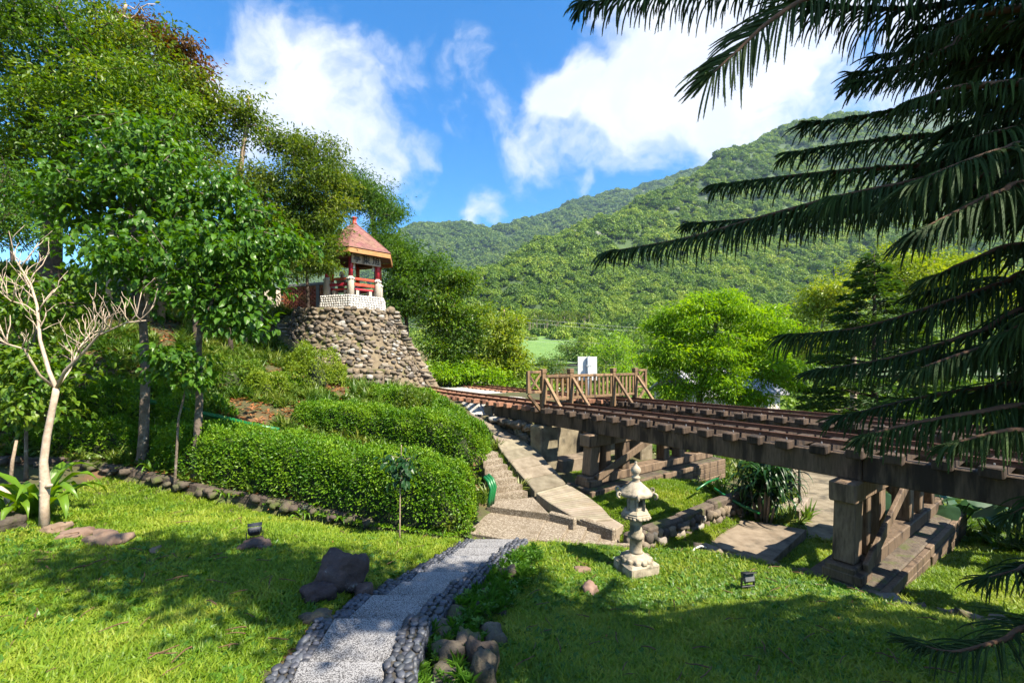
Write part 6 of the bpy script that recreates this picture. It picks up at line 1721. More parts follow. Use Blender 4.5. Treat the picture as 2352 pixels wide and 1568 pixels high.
# ------------------------------------------------------------------ Norfolk pine beside the camera: whorled branches with hanging ropes of needles
pine = empty('norfolk_pine', (4.05, 2.15, hz(4.05, 2.15))); tag(pine, 'dark Norfolk pine reaching into the picture from the right', 'tree')
mb = MB(); mb.tube([(4.05, 2.15, .4), (4.05, 2.15, 4), (4.05, 2.15, 6), (4.05, 2.15, 7.4)], [.2, .16, .08, .02], 10); mb.build('trunk', MAT['pinewood'], pine, True)
prs = np.random.default_rng(99)
NODE = 7
def ropes(base, d0, length, grav, needles=12, nlen=.0125, core=.005):
    """base (B,3), d0 start direction, droop by gravity; returns joined mesh of thin needle ropes"""
    B = len(base); pts = np.zeros((B, NODE, 3)); pts[:, 0] = base; d = unit(d0); stepL = (length / (NODE - 1))[:, None]
    for i in range(1, NODE):
        d = d.copy(); d[:, 2] -= grav * (1.0 + .25 * i) ; d = unit(d); pts[:, i] = pts[:, i - 1] + d * stepL
    tang = np.gradient(pts, axis=1); tang /= np.maximum(np.linalg.norm(tang, axis=2, keepdims=True), 1e-6)
    ref = unit(prs.normal(size=(B, 3)))[:, None, :]
    x = np.cross(tang, np.broadcast_to(ref, tang.shape)); x /= np.maximum(np.linalg.norm(x, axis=2, keepdims=True), 1e-6); y = np.cross(tang, x)
    prof = core * np.array([1, 1.1, 1.1, 1.05, 1, .85, .3])
    ring = []
    for k in range(3):
        a = 2 * np.pi * k / 3; ring.append(pts + (x * math.cos(a) + y * math.sin(a)) * prof[None, :, None])
    V1 = np.stack(ring, 2).reshape(B, NODE * 3, 3)
    F1 = []
    for i in range(NODE - 1):
        for k in range(3):
            a, b, c, e = i * 3 + k, i * 3 + (k + 1) % 3, (i + 1) * 3 + (k + 1) % 3, (i + 1) * 3 + k; F1 += [(a, b, c), (a, c, e)]
    F1 = np.array(F1)
    nv = NODE * 3
    # needles: triangles leaning towards the rope end
    S = (NODE - 1) * needles
    f = (np.arange(S) + .5) / needles; i0 = f.astype(int); fr = (f - i0)[None, :, None]
    pc_ = pts[:, i0] * (1 - fr) + pts[:, i0 + 1] * fr; tg = tang[:, i0]; xx = x[:, i0]; yy = y[:, i0]
    an = (np.arange(S) * 2.4)[None, :, None] + prs.uniform(0, 6.28, (B, 1, 1))
    rd = xx * np.cos(an) + yy * np.sin(an); w = np.cross(tg, rd)
    nl = nlen * (1.0 - .25 * (f / (NODE - 1)))[None, :, None]
    tip = pc_ + rd * nl * .8 + tg * nl * .9
    V2 = np.stack([pc_ + w * nl * .12 + rd * core * .6, pc_ - w * nl * .12 + rd * core * .6, tip], 2).reshape(B, S * 3, 3)
    F2 = np.arange(S * 3).reshape(S, 3)
    V = np.concatenate([V1, V2], 1); F = np.concatenate([F1, F2 + nv], 0)
    tot = V.shape[1]
    return V.reshape(-1, 3), (F[None] + (np.arange(B) * tot)[:, None, None]).reshape(-1, 3)
def pine_branch(pts, r0, spacing, rope_len, grav, roll=0.0, side_up=.25, fwd=.55, needles=12, nlen=.0125, core=.005, start=.12, tipfan=True, taper=.55, clumps=0):
    """pts: axis from the trunk to the tip"""
    pts = [np.array(p, float) for p in pts]
    # smooth the axis (Catmull-Rom)
    ax = []
    Q = [pts[0]] + pts + [pts[-1]]
    for i in range(1, len(Q) - 2):
        for s in np.linspace(0, 1, 8, endpoint=False):
            a, b, c, d = Q[i - 1], Q[i], Q[i + 1], Q[i + 2]
            ax.append(.5 * ((2 * b) + (-a + c) * s + (2 * a - 5 * b + 4 * c - d) * s * s + (-a + 3 * b - 3 * c + d) * s ** 3))
    ax.append(pts[-1]); ax = np.array(ax)
    seg = np.linalg.norm(np.diff(ax, axis=0), axis=1); S = np.concatenate([[0], np.cumsum(seg)]); L = S[-1]
    mbx = MB(); n = len(ax); mbx.tube([Vector(q) for q in ax], [max(.005, r0 * (1 - .85 * i / (n - 1))) for i in range(n)], 6)
    br = mbx.build('branch', MAT['pinewood'], pine, True)
    B = int(L * (1 - start) / spacing)
    s = L * start + (L * (1 - start)) * (np.arange(2 * B) // 2 + prs.uniform(-.4, .4, 2 * B)) / B
    s = np.clip(s, 0, L); sd = np.where(np.arange(2 * B) % 2, 1.0, -1.0)
    q = np.stack([np.interp(s, S, ax[:, i]) for i in range(3)], 1); q2 = np.stack([np.interp(np.minimum(s + .02, L + 1), S, ax[:, i]) for i in range(3)], 1); q1 = np.stack([np.interp(np.maximum(s - .04, 0), S, ax[:, i]) for i in range(3)], 1)
    tg = unit(q2 - q1); lat = unit(np.cross(tg, np.array([0, 0, 1.0]))); upv = np.cross(lat, tg); lat = lat * math.cos(roll) + upv * math.sin(roll)
    f = s / L
    d0 = lat * sd[:, None] + tg * (fwd + 1.1 * f[:, None] ** 2) + np.array([0, 0, side_up]) + prs.normal(0, .17, (2 * B, 3))
    ln = rope_len * (1 - taper * f ** 2.2) * prs.uniform(.55, 1.25, 2 * B)
    V, F = ropes(q, d0, ln, grav * prs.uniform(.6, 1.35, 2 * B)[:, None][:, 0], needles, nlen, core)
    if tipfan:
        m_ = 14; b0 = np.repeat(ax[-1:], m_, 0) - tg[-1] * prs.uniform(0, .08, (m_, 1)); lt = np.cross(tg[-1], [0, 0, 1.0])
        d1 = tg[-1][None] + lt[None] * prs.uniform(-.8, .8, (m_, 1)) + np.array([0, 0, 1.0])[None] * prs.uniform(-.1, .35, (m_, 1))
        V2, F2 = ropes(b0, d1, np.full(m_, rope_len * .42), grav * .35 * np.ones(m_), needles, nlen, core); V, F = join_np([(V, F), (V2, F2)])
    tag(put('needles', np_mesh('needles', V, F, MAT['pine']), br), kind='stuff')
def PB(tip_path, z_tr, **k):
    a = Vector((4.05, 2.15, z_tr)); pine_branch([a] + [P(*q) for q in tip_path], **k)
big = dict(r0=.026, spacing=.0155, rope_len=.46, grav=.32)
# crown over the top edge
PB([(2150, -60, 2.5), (1900, -55, 2.5), (1640, -30, 2.5), (1335, 8, 2.45)], 5.3, **{**big, 'rope_len': .34, 'grav': .36})
PB([(2250, -120, 2.35), (2000, -60, 2.3), (1860, -8, 2.2), (1760, 55, 2.15), (1690, 120, 2.1), (1625, 178, 2.05)], 5.2, **{**big, 'rope_len': .42, 'grav': .06, 'fwd': .75, 'spacing': .02, 'side_up': .0, 'taper': .4, 'roll': 1.05})
PB([(2250, 0, 2.6), (2050, 20, 2.6), (1880, 10, 2.6)], 5.1, **{**big, 'grav': .3})
PB([(2300, 60, 2.4), (2180, 110, 2.4), (2060, 160, 2.4), (1955, 195, 2.4)], 4.9, **{**big, 'grav': .15, 'rope_len': .28})
PB([(2320, 20, 2.2), (2200, 50, 2.2), (2110, 90, 2.2)], 5.0, **{**big, 'grav': .15, 'rope_len': .3})
PB([(2300, 130, 2.6), (2100, 150, 2.7), (1960, 170, 2.8)], 4.8, **{**big, 'grav': .2, 'rope_len': .3})
PB([(2300, 235, 2.7), (2150, 235, 2.8), (1990, 265, 2.9), (1850, 285, 2.9)], 4.6, **{**big, 'grav': .16, 'rope_len': .3})
PB([(2330, 190, 2.2), (2200, 200, 2.2), (2080, 235, 2.2)], 4.6, **{**big, 'grav': .28, 'rope_len': .3})
PB([(2300, 330, 2.7), (2150, 310, 2.75), (1980, 325, 2.8), (1808, 352, 2.8)], 4.4, **{**big, 'grav': .22, 'rope_len': .3})
PB([(2300, 370, 2.6), (2100, 380, 2.7), (1850, 400, 2.75), (1642, 425, 2.75)], 4.2, **{**big, 'grav': .26, 'rope_len': .27})
PB([(2300, 430, 2.5), (2150, 425, 2.6), (1960, 445, 2.65), (1760, 495, 2.65), (1580, 545, 2.65), (1395, 578, 2.65)], 4.0, **{**big, 'spacing': .016, 'rope_len': .38, 'grav': .34, 'taper': .72})
PB([(2250, 450, 2.8), (2000, 470, 2.85), (1750, 500, 2.9), (1582, 512, 2.9)], 4.0, **{**big, 'rope_len': .26, 'grav': .26})
PB([(2250, 400, 2.4), (2050, 425, 2.4), (1900, 455, 2.4)], 4.05, **{**big, 'rope_len': .46, 'grav': .4})
# near fan at the right edge
PB([(2420, 330, 2.1), (2300, 345, 2.05), (2180, 385, 2.0), (2095, 425, 2.0)], 4.15, **{**big, 'rope_len': .46, 'grav': .2, 'spacing': .016})
PB([(2420, 420, 2.0), (2300, 440, 1.95), (2190, 490, 1.95), (2110, 530, 1.95)], 3.95, **{**big, 'rope_len': .42, 'grav': .24, 'spacing': .016})
PB([(2420, 290, 2.3), (2300, 300, 2.25), (2190, 330, 2.25)], 4.3, **{**big, 'rope_len': .4, 'grav': .26})
PB([(2400, 560, 2.3), (2250, 590, 2.3), (2135, 640, 2.3)], 3.6, **{**big, 'rope_len': .34, 'grav': .2})
PB([(2420, 620, 2.6), (2300, 650, 2.65), (2150, 700, 2.7), (1980, 750, 2.75), (1812, 768, 2.75)], 3.5, **{**big, 'rope_len': .40, 'grav': .30, 'spacing': .017})
PB([(2420, 700, 2.5), (2250, 760, 2.55), (2050, 820, 2.6), (1870, 850, 2.6)], 3.3, **{**big, 'rope_len': .34, 'grav': .2, 'spacing': .017})
PB([(2400, 780, 2.3), (2250, 800, 2.3), (2100, 850, 2.3)], 3.1, **{**big, 'rope_len': .36, 'grav': .3})
PB([(2420, 880, 2.6), (2250, 890, 2.7), (2080, 920, 2.75), (1925, 958, 2.75)], 2.9, **{**big, 'rope_len': .36, 'grav': .16, 'spacing': .017})
PB([(2420, 930, 2.4), (2250, 945, 2.4), (2080, 975, 2.4), (1985, 1000, 2.4)], 2.8, **{**big, 'rope_len': .34, 'grav': .34, 'spacing': .017})
PB([(2420, 990, 2.2), (2300, 990, 2.2), (2180, 1020, 2.2)], 2.7, **{**big, 'rope_len': .3, 'grav': .3})
PB([(2420, 1440, 2.6), (2300, 1470, 2.6), (2190, 1495, 2.6), (2098, 1475, 2.6)], 1.6, **{**big, 'rope_len': .36, 'grav': .1, 'side_up': .3})
PB([(2420, 1300, 2.9), (2330, 1310, 2.9), (2255, 1330, 2.9)], 1.9, **{**big, 'rope_len': .34, 'grav': .15, 'side_up': .3})
PB([(2450, 1150, 2.7), (2390, 1150, 2.7), (2320, 1180, 2.7)], 2.2, **{**big, 'rope_len': .34, 'grav': .2})
rz_ = random.Random(21)
for (u0, v0, D0_, n_) in ((2180, 60, 2.5, 3), (2230, 180, 2.7, 3), (2200, 300, 2.6, 3), (2230, 470, 2.4, 3), (2180, 690, 2.9, 1), (2150, 800, 2.8, 2), (2230, 880, 2.6, 2), (2240, 950, 2.9, 2), (2320, 730, 2.3, 2), (2050, 120, 2.9, 2), (2080, 360, 3.0, 2)):
    for j in range(n_):
        u_, v_ = u0 + rz_.uniform(-70, 60), v0 + rz_.uniform(-40, 40); D_ = D0_ + rz_.uniform(-.2, .3)
        PB([(2440, v_ - 10 + rz_.uniform(-50, 10), D_ - .05), ((u_ + 2440) / 2, v_ - 22, D_), (u_, v_ + 15, D_ + .05)], CAMZ - (v_ - 829) / FU * 2.4 + .1, r0=.02, spacing=.0175, rope_len=.42, grav=rz_.uniform(.15, .36))
# the rest of the whorls, towards the right and behind the camera
rq = random.Random(4)
for w in range(10):
    z = 1.5 + w * .52; Lb = 3.1 * (1 - max(0, z - 3.2) / 4.6)
    n = 6 if z > 5.2 else 4
    for k in range(n):
        if z > 5.2: a = w * .7 + k * 2 * math.pi / n
        else: a = R(-125) + R(230) * (k + rq.uniform(.1, .9)) / n
        d = Vector((math.cos(a), math.sin(a), 0)); o_ = Vector((4.05, 2.15, z))
        e = o_ + d * Lb + Vector((0, 0, .1))
        if e.y > .25 and abs(e.x) < e.y * 1.2 and z < 5.2: continue
        pine_branch([o_, o_ + d * Lb * .5 + Vector((0, 0, .12)), e], r0=.03, spacing=.04, rope_len=.42, grav=.2, needles=2, nlen=.05, core=.016, tipfan=False)

# unseen tree added behind the camera, crown shaped to shade path and lawn
make_tree('added_shade_tree', 'unseen tree added behind the viewpoint to shade the path', [Vector((9.0, -2.6, .8)), Vector((8.8, -2.2, 4)), Vector((7.6, -.8, 6.6)), Vector((5.6, .3, 8.4))], .2,
          [(Vector((2.2, 1.1, 9.2)), (1.7, .6, .5), .8), (Vector((4.2, .7, 9.2)), (1.4, .9, .7), 1), (Vector((5.8, .7, 8.7)), (1.2, .9, .8), .9), (Vector((7.3, .5, 7.6)), (1.2, .9, .7), .8), (Vector((8.8, .6, 7.4)), (1.1, .9, .6), .6)], 150, 70, .2, .45, .5, MAT['leaf_mid'], MAT['bark'], 44)
# ------------------------------------------------------------------ low mossy edging of the left lawn
MSTONES = [py_mesh('stone', *rock_geo(220 + k, 2, .22, 1.0, 1.3), MAT['rock_moss'], True) for k in range(6)]
ed = empty('mossy_edging', (-5.6, 8.25, .5)); tag(ed, 'low mossy stone edging between the left lawn and the hedges', 'edging')
line = [(-12, 7.35), (-9.2, 9.03), (-7.4, 8.66), (-5.6, 8.33), (-3.9, 7.98), (-2.3, 7.68), (-1.2, 7.5)]
mb = MB()
for a, b in zip(line[:-1], line[1:]):
    za, zb = hz(a[0], a[1] + .25) - .02, hz(b[0], b[1] + .25) - .02
    mb.box((a[0], a[1] + .06, za - .12), (b[0], b[1] + .06, zb - .12), .16, .2, ch=.03)
    rs = random.Random(int(a[0] * 10))
    for k in range(int(math.hypot(b[0] - a[0], b[1] - a[1]) / .2)):
        f = rs.random(); x, y = a[0] + (b[0] - a[0]) * f, a[1] + (b[1] - a[1]) * f; s = rs.uniform(.05, .12)
        put('stone', rs.choice(MSTONES), ed, (x, y - .06, za + (zb - za) * f - rs.uniform(.06, .16)), (rs.uniform(-.3, .3), rs.uniform(-.3, .3), rs.uniform(0, 3)), (s * 1.2, s * .8, s * .7))
mb.build('edging_core', MAT['rock_moss'], ed)
# stones along the right lawn edge
re_ = empty('lawn_edging', (4.4, 5.9, 0)); tag(re_, 'uneven mossy stone edge where the right lawn drops to the bridge', 'edging')
rs = random.Random(12)
for a, b in zip(LAWN[2:7], LAWN[3:8]):
    for k in range(int(np.hypot(*(b - a)) / .2)):
        f = (k + rs.random()) / max(1, int(np.hypot(*(b - a)) / .2)); x, y = a + (b - a) * f; s = rs.uniform(.1, .18)
        put('stone', rs.choice(STONES), re_, (x + .03, y + .03, float(lawn_f(np.array([x - .05]), np.array([y - .05]))[0]) - .07), (rs.uniform(-.2, .2), rs.uniform(-.2, .2), rs.uniform(0, 3)), (s * 1.3, s, s * .6))

# ------------------------------------------------------------------ lawn grass, weeds, undergrowth
GT = [tuft(k, 15, .06, .075, .0105, MAT['grass'], 1.5) for k in range(5)] + [tuft(20, 7, .04, .16, .007, MAT['grass'], .5)]
g1 = grass_points(210000, -8, 6, 1.9, 9.2, lawn_mask, 1.25)
n = len(g1); patch = fbm(g1[:, 0], g1[:, 1], .9)
s = rng.uniform(.7, 1.2, n) * (1 + .18 * patch) * np.where(g1[:, 1] > 6, 1.25, 1)
pick = rng.integers(0, 5, n); pick[rng.uniform(0, 1, n) < .012] = 5
tag(scatter('lawn_grass', GT, g1, np.stack([rng.normal(0, .12, n), rng.normal(0, .12, n), rng.uniform(0, 6.28, n)], 1), np.stack([s, s, s], 1), pick), 'short green lawn grass on both sides of the path', 'grass', kind='stuff')
def low_mask(x, y):
    sd = poly_sd(x, y, LAWN); p_ = x * NV.x + y * NV.y; t_ = x * DV.x + y * DV.y
    ok = (sd < -.05) & (x > 1.6) & (p_ > 5) & ~((t_ > 8.6) & (p_ > 7.2))
    for tb_ in (7.1, 2.2): ok &= ~((np.abs(t_ - tb_) < .5) & (p_ > 7.2) & (p_ < 12.6))
    return ok
g2 = grass_points(150000, 1.5, 12, 3.5, 12, low_mask, .9)
n = len(g2); s = rng.uniform(.9, 1.6, n)
tag(scatter('rough_grass', GT, g2, np.stack([rng.normal(0, .12, n), rng.normal(0, .12, n), rng.uniform(0, 6.28, n)], 1), np.stack([s, s, s * .9], 1), rng.integers(0, 5, n)), 'short bright grass under and beside the bridge', 'grass', kind='stuff')
WD = [tuft(40 + k, 7, .02, .075, .042, MAT['weed'], 1.6, LEAF6) for k in range(3)]
w1 = grass_points(42000, -7, 6, 1.9, 8, lambda x, y: lawn_mask(x, y) & (fbm(x, y, 1.6) > -.1), 1.2)
w1b = grass_points(9000, .2, 4.6, 5.2, 7.3, lawn_mask, .3)
w1 = np.concatenate([w1, w1b]); n = len(w1); s = rng.uniform(.45, 1.15, n)
tag(scatter('lawn_weeds', WD, w1, np.stack([rng.normal(0, .15, n), rng.normal(0, .15, n), rng.uniform(0, 6.28, n)], 1), np.stack([s, s, s], 1), rng.integers(0, 3, n)), 'small broad-leaved weeds growing through the lawn', 'weeds', kind='stuff')
# fallen brown pine twigs and leaves on the lawn
def twig_mesh(seed):
    rr_ = random.Random(seed); q = [Vector((0, 0, .05))]; d = Vector((1, 0, 0))
    for j in range(4): d = (d + Vector((0, rr_.uniform(-.5, .5), rr_.uniform(-.25, .15)))).normalized(); q.append(q[-1] + d * .04)
    mb_ = MB(); mb_.tube(q, [.005, .005, .0045, .004, .003], 4); return mb_.mesh('twig', MAT['pinewood'])
TW = [twig_mesh(k) for k in range(4)] + [tuft(97 + k, 1, .02, .06, .035, MAT['deadleaf'], 2.5, LEAF2) for k in range(2)]
tw = grass_points(700, -6, 5.5, 2.2, 7.2, lawn_mask, .8); tw[:, 2] += .03; n = len(tw); s = rng.uniform(.6, 1.3, n)
tag(scatter('fallen_twigs', TW, tw, np.stack([rng.normal(0, .15, n), rng.normal(0, .15, n), rng.uniform(0, 6.28, n)], 1), np.stack([s, s, s], 1), rng.integers(0, 6, n)), 'reddish brown fallen pine twigs and dead leaves in the grass', 'fallen twigs', kind='stuff')
# growth in the rocky path bank
def bank_mask(x, y):
    d, z, side_ = path_dist(x, y); return (side_ > 0) & (d > .5) & (d < .95) & (y < 6.6)
b1 = grass_points(9000, -1.5, 2.2, 2.2, 6.6, bank_mask, .4); b1[:, 2] += rng.uniform(0, .16, len(b1))
FT = [tuft(60 + k, 16, .03, .13, .02, MAT['weed'], 1.3, LEAF2) for k in range(2)] + WD
n = len(b1); s = rng.uniform(.5, 1.1, n)
tag(scatter('bank_weeds', FT, b1, np.stack([rng.normal(0, .2, n), rng.normal(0, .2, n), rng.uniform(0, 6.28, n)], 1), np.stack([s, s, s], 1), rng.integers(0, 5, n)), 'ferny weeds among the rocks on the right of the path', 'weeds', kind='stuff')
# undergrowth on the slopes
UG = [tuft(80 + k, 16, .10, .13, .06, MAT['litter'], 1.5, LEAF6) for k in range(4)] + [tuft(90, 18, .06, .3, .03, MAT['litter'], .8, BLADE)]
def slope_mask(x, y):
    sd = poly_sd(x, y, LAWN); p_ = x * NV.x + y * NV.y; t_ = x * DV.x + y * DV.y
    ok = (sd < -.08) & (x < .3) & ~((p_ > 6.6) & (t_ > 8.8)) & (fbm(x, y, .7) > -.35) & ((x - PCX) ** 2 + (y - PCY) ** 2 > 12.5)
    return ok
u1 = grass_points(90000, -20, .3, 7, 23, slope_mask, .7); n = len(u1); s = rng.uniform(.5, 1.3, n) * (1 + .05 * (u1[:, 1] - 8))
tag(scatter('undergrowth', UG, u1, np.stack([rng.normal(0, .2, n), rng.normal(0, .2, n), rng.uniform(0, 6.28, n)], 1), np.stack([s, s, s], 1), rng.integers(0, 5, n)), 'mixed leafy undergrowth covering the slope behind the hedges', 'undergrowth', kind='stuff')
DL = [tuft(95 + k, 5, .12, .11, .06, MAT['deadleaf'], 2.5, LEAF2) for k in range(2)]
def litter_mask(x, y): return (poly_sd(x, y, LAWN) < -.05) & (x < -2)
u2 = grass_points(42000, -20, -2, 7.5, 18, litter_mask, .7); n = len(u2); s = rng.uniform(.6, 1.3, n)
tag(scatter('fallen_leaves', DL, u2, np.stack([rng.normal(0, .2, n), rng.normal(0, .2, n), rng.uniform(0, 6.28, n)], 1), np.stack([s, s, s * .5], 1), rng.integers(0, 2, n)), 'brown fallen leaves lying under the trees on the slope', 'fallen leaves', kind='stuff')
def right_mask(x, y):
    p_ = x * NV.x + y * NV.y; t_ = x * DV.x + y * DV.y
    return (poly_sd(x, y, LAWN) < -.3) & (((p_ > 12.8) & (y > 8)) | (x > 8.6) | ((t_ > 3.4) & (t_ < 6.2) & (p_ > 10))) & ~((p_ > 6.5) & (t_ > 8.8) & (p_ < 12.6)) & (fbm(x, y, .9) > -.3)
u3 = grass_points(60000, 2, 22, 4, 24, right_mask, .6); n = len(u3); s = rng.uniform(.7, 1.9, n)
tag(scatter('bank_undergrowth', UG, u3, np.stack([rng.normal(0, .2, n), rng.normal(0, .2, n), rng.uniform(0, 6.28, n)], 1), np.stack([s, s, s], 1), rng.integers(0, 5, n)), 'leafy undergrowth beyond and below the bridge', 'undergrowth', kind='stuff')
# white flowers behind the tracks and at the lawn edging
def petal_mesh(seed, n, rad, sz):
    rs = np.random.default_rng(seed); pos = np.stack([rs.normal(0, rad, n), rs.normal(0, rad, n), rs.uniform(.05, .35, n)], 1); td = rs.normal(0, 1, (n, 3)); td[:, 2] *= .4; nd = rs.normal(0, .3, (n, 3)); nd[:, 2] += 1
    V, F = leaf_geo(pos, td, nd, sz * rs.uniform(.7, 1.2, n), .8); return np_mesh('blossoms', V, F, MAT['flower'])
FLW = [petal_mesh(k, 9, .1, .045) for k in range(3)]
fp = []
for k in range(420):
    s_ = rng.uniform(-.5, 15); q = curve_t(12.7 + abs(rng.normal(0, .7)), s_); fp.append((q.x, q.y, hz(q.x, q.y) + .02))
n = len(fp)
tag(scatter('white_flowers', FLW, fp, np.stack([np.zeros(n), np.zeros(n), rng.uniform(0, 6.28, n)], 1), np.full((n, 3), 1.25), rng.integers(0, 3, n)), 'band of small white daisies along the far side of the tracks', 'flowers', kind='stuff')
q = P(690, 1182, 7.75); fp = [(q.x + rng.normal(0, .18), q.y + rng.normal(0, .06), hz(q.x, q.y) - .05) for _ in range(22)]
tag(scatter('white_flowers', [petal_mesh(9, 5, .05, .03)], fp, np.zeros((22, 3)), np.full((22, 3), 1.0), np.zeros(22)), 'small white flowers at the foot of the lower hedge', 'flowers', kind='stuff')
gp = []
for k in range(1500):
    s_ = rng.uniform(-.5, 15); q = curve_t(12.5 + abs(rng.normal(0, 1.0)), s_); gp.append((q.x, q.y, hz(q.x, q.y)))
n = len(gp)
tag(scatter('track_side_grass', UG, gp, np.stack([np.zeros(n), np.zeros(n), rng.uniform(0, 6.28, n)], 1), np.full((n, 3), 1.3), rng.integers(0, 5, n)), 'green verge plants along the far side of the tracks', 'grass', kind='stuff')

# ------------------------------------------------------------------ hills
m, t, bs = newmat('hill_ground'); p = geopos(t)
col = ramp(t, noise_n(t, p, .02, 6, .6), [(.3, (.025, .05, .012)), (.7, (.05, .085, .02))])
col = mixc(t, maprange(t, noise_n(t, p, .03, 7, .65), .62, .70), col, (.24, .23, .21))
t.links.new(col, bs.inputs['Base Color']); bs.inputs['Roughness'].default_value = .95
MAT['hill'] = m
def heightgrid(name, label, pts, x0, x1, y0, y1, nx_, ny_, amp, mat):
    f = rbf([(p_.x / 100, p_.y / 100, p_.z) for p_ in pts], 1e-3)
    def hf(x, y): return f(np.asarray(x) / 100, np.asarray(y) / 100) + amp * smooth(np.asarray(y, float), 200, 420) * (fbm(np.asarray(x) / 45, np.asarray(y) / 60) + .5 * fbm(np.asarray(x) / 17 + 3, np.asarray(y) / 22))
    X, Y = np.meshgrid(np.linspace(x0, x1, nx_), np.linspace(y0, y1, ny_)); Z = hf(X, Y)
    i_ = (np.arange(ny_ - 1)[:, None] * nx_ + np.arange(nx_ - 1)[None]).ravel(); F = np.stack([i_, i_ + 1, i_ + nx_ + 1, i_ + nx_], 1)
    o = put(name, np_mesh(name, np.stack([X.ravel(), Y.ravel(), Z.ravel()], 1), F, mat, True)); tag(o, label, 'hill', kind='structure'); return hf
near = [(1080, 655, 380), (1160, 610, 420), (1250, 560, 470), (1400, 505, 560), (1500, 447, 640), (1640, 372, 760), (1760, 315, 850), (1840, 287, 900), (1950, 287, 930), (2100, 320, 920), (2352, 400, 880), (2700, 480, 840)]
pts = [P(*q) for q in near]
for (u, v, D) in near: q = P(u, v, D + 260); q.z = P(u, v, D).z - 130; pts.append(q)
pts += [P(*q) for q in [(1010, 730, 330), (1100, 735, 270), (1250, 680, 330), (1350, 600, 430), (1500, 640, 400), (1600, 520, 560), (1700, 600, 480), (1900, 500, 600), (1900, 400, 760), (2100, 560, 520), (2100, 430, 700), (2352, 620, 450), (2352, 500, 650), (2700, 640, 450),
                        (900, 845, 120), (1176, 842, 120), (1400, 842, 120), (1700, 842, 120), (2000, 842, 120), (2352, 842, 120), (2700, 842, 120), (900, 800, 250), (1200, 795, 190), (1350, 790, 190), (1500, 770, 210), (1800, 740, 240), (2352, 740, 240), (2700, 740, 240), (1250, 745, 260), (1400, 730, 270)]]
hill1 = heightgrid('hill', 'steep forested mountainside filling the right of the view', pts, -160, 1500, 105, 1250, 210, 150, 8.0, MAT['hill'])
far_ = [(500, 640, 1500), (760, 585, 1500), (900, 545, 1500), (960, 524, 1550), (1040, 518, 1550), (1120, 528, 1550), (1200, 514, 1600), (1330, 466, 1700), (1500, 427, 1800), (1600, 398, 1900), (1760, 350, 2050), (1950, 320, 2100)]
pts = [P(*q) for q in far_]
for (u, v, D) in far_: q = P(u, v, D + 500); q.z = P(u, v, D).z - 250; pts.append(q)
pts += [P(*q) for q in [(600, 700, 1100), (900, 680, 1050), (1000, 610, 1250), (1150, 640, 1100), (1250, 580, 1250), (1400, 520, 1450), (1600, 560, 1300), (1900, 560, 1350), (600, 820, 700), (900, 815, 700), (1200, 815, 700), (1500, 815, 700), (1900, 815, 700)]]
hill2 = heightgrid('hill', 'distant blue-green forested ridge across the valley', pts, -1300, 1700, 690, 2500, 150, 110, 16.0, MAT['hill'])
# far crowns
def crown(seed, n, mat, size=.24):
    rs = np.random.default_rng(seed); d = unit(rs.normal(size=(n, 3))); d[:, 2] = np.abs(d[:, 2]) * 1.15 - .25; r = rs.uniform(.72, 1.08, n) * (1 + .22 * np.sin(d[:, 0] * 4 + seed) * np.sin(d[:, 1] * 5))
    pos = d * r[:, None] * np.array([1, 1, .85]); td = rs.normal(0, 1, (n, 3)); nd = d + rs.normal(0, .35, (n, 3)); pos = pos - unit(td) * size * .5
    V, F = leaf_geo(pos, td, nd, size * rs.uniform(.7, 1.3, n), .8)
    return np_mesh('far_crown', V, F, mat)
FC = [crown(k, 260, MAT['forest'], .30) for k in range(6)] + [crown(50, 220, MAT['blossom'], .26)]
FC2 = [crown(k + 20, 110, MAT['forest_far'], .42) for k in range(5)]
def in_cone(x, y, lo, hi): a = x / y * FU + 1176; return (a > lo) & (a < hi)
N = 150000; x, y = rng.uniform(-160, 1450, N), rng.uniform(125, 1100, N)
k = in_cone(x, y, 850, 2500) & (rng.uniform(0, 1, N) < np.clip(260 / y, .22, 1) * .62); x, y = x[k], y[k]
z = hill1(x, y)
# nothing grows on the field by the river nor on the two rock faces
uu = x / y * FU + 1176; vv = 829 - (z - CAMZ) / y * FU
field = (uu > 1180) & (uu < 1345) & (vv > 783) & (vv < 845)
rockf = (((uu - 1320) / 16) ** 2 + ((vv - 632) / 6) ** 2 < 1) | (((uu - 1255) / 12) ** 2 + ((vv - 630) / 5) ** 2 < 1) | (((uu - 1622) / 8) ** 2 + ((vv - 460) / 12) ** 2 < 1)
k = ~field & ~rockf; x, y, z, uu, vv = x[k], y[k], z[k], uu[k], vv[k]
n = len(x); s = rng.uniform(2.2, 6.4, n) * np.clip(y / 420, .62, 1.15)
pick = rng.integers(0, 6, n)
bl = (((uu - 1330) / 60) ** 2 + ((vv - 545) / 12) ** 2 < 1) | (((uu - 1350) / 16) ** 2 + ((vv - 690) / 12) ** 2 < 1) | (((uu - 1570) / 40) ** 2 + ((vv - 490) / 10) ** 2 < 1) | (((uu - 1410) / 14) ** 2 + ((vv - 645) / 10) ** 2 < 1)
pick[(bl & (rng.uniform(0, 1, n) < .16)) | (rng.uniform(0, 1, n) < .001)] = 6
s = np.where(pick == 6, s * .65, s)
f1 = scatter('forest', FC, np.stack([x, y, z + s * rng.uniform(.05, .9, n)], 1), np.stack([rng.normal(0, .12, n), rng.normal(0, .12, n), rng.uniform(0, 6.28, n)], 1), np.stack([s, s, s * rng.uniform(.8, 1.3, n)], 1), pick)
tag(f1, 'dense green forest covering the mountainside', 'forest', kind='stuff')
print('near forest', n)
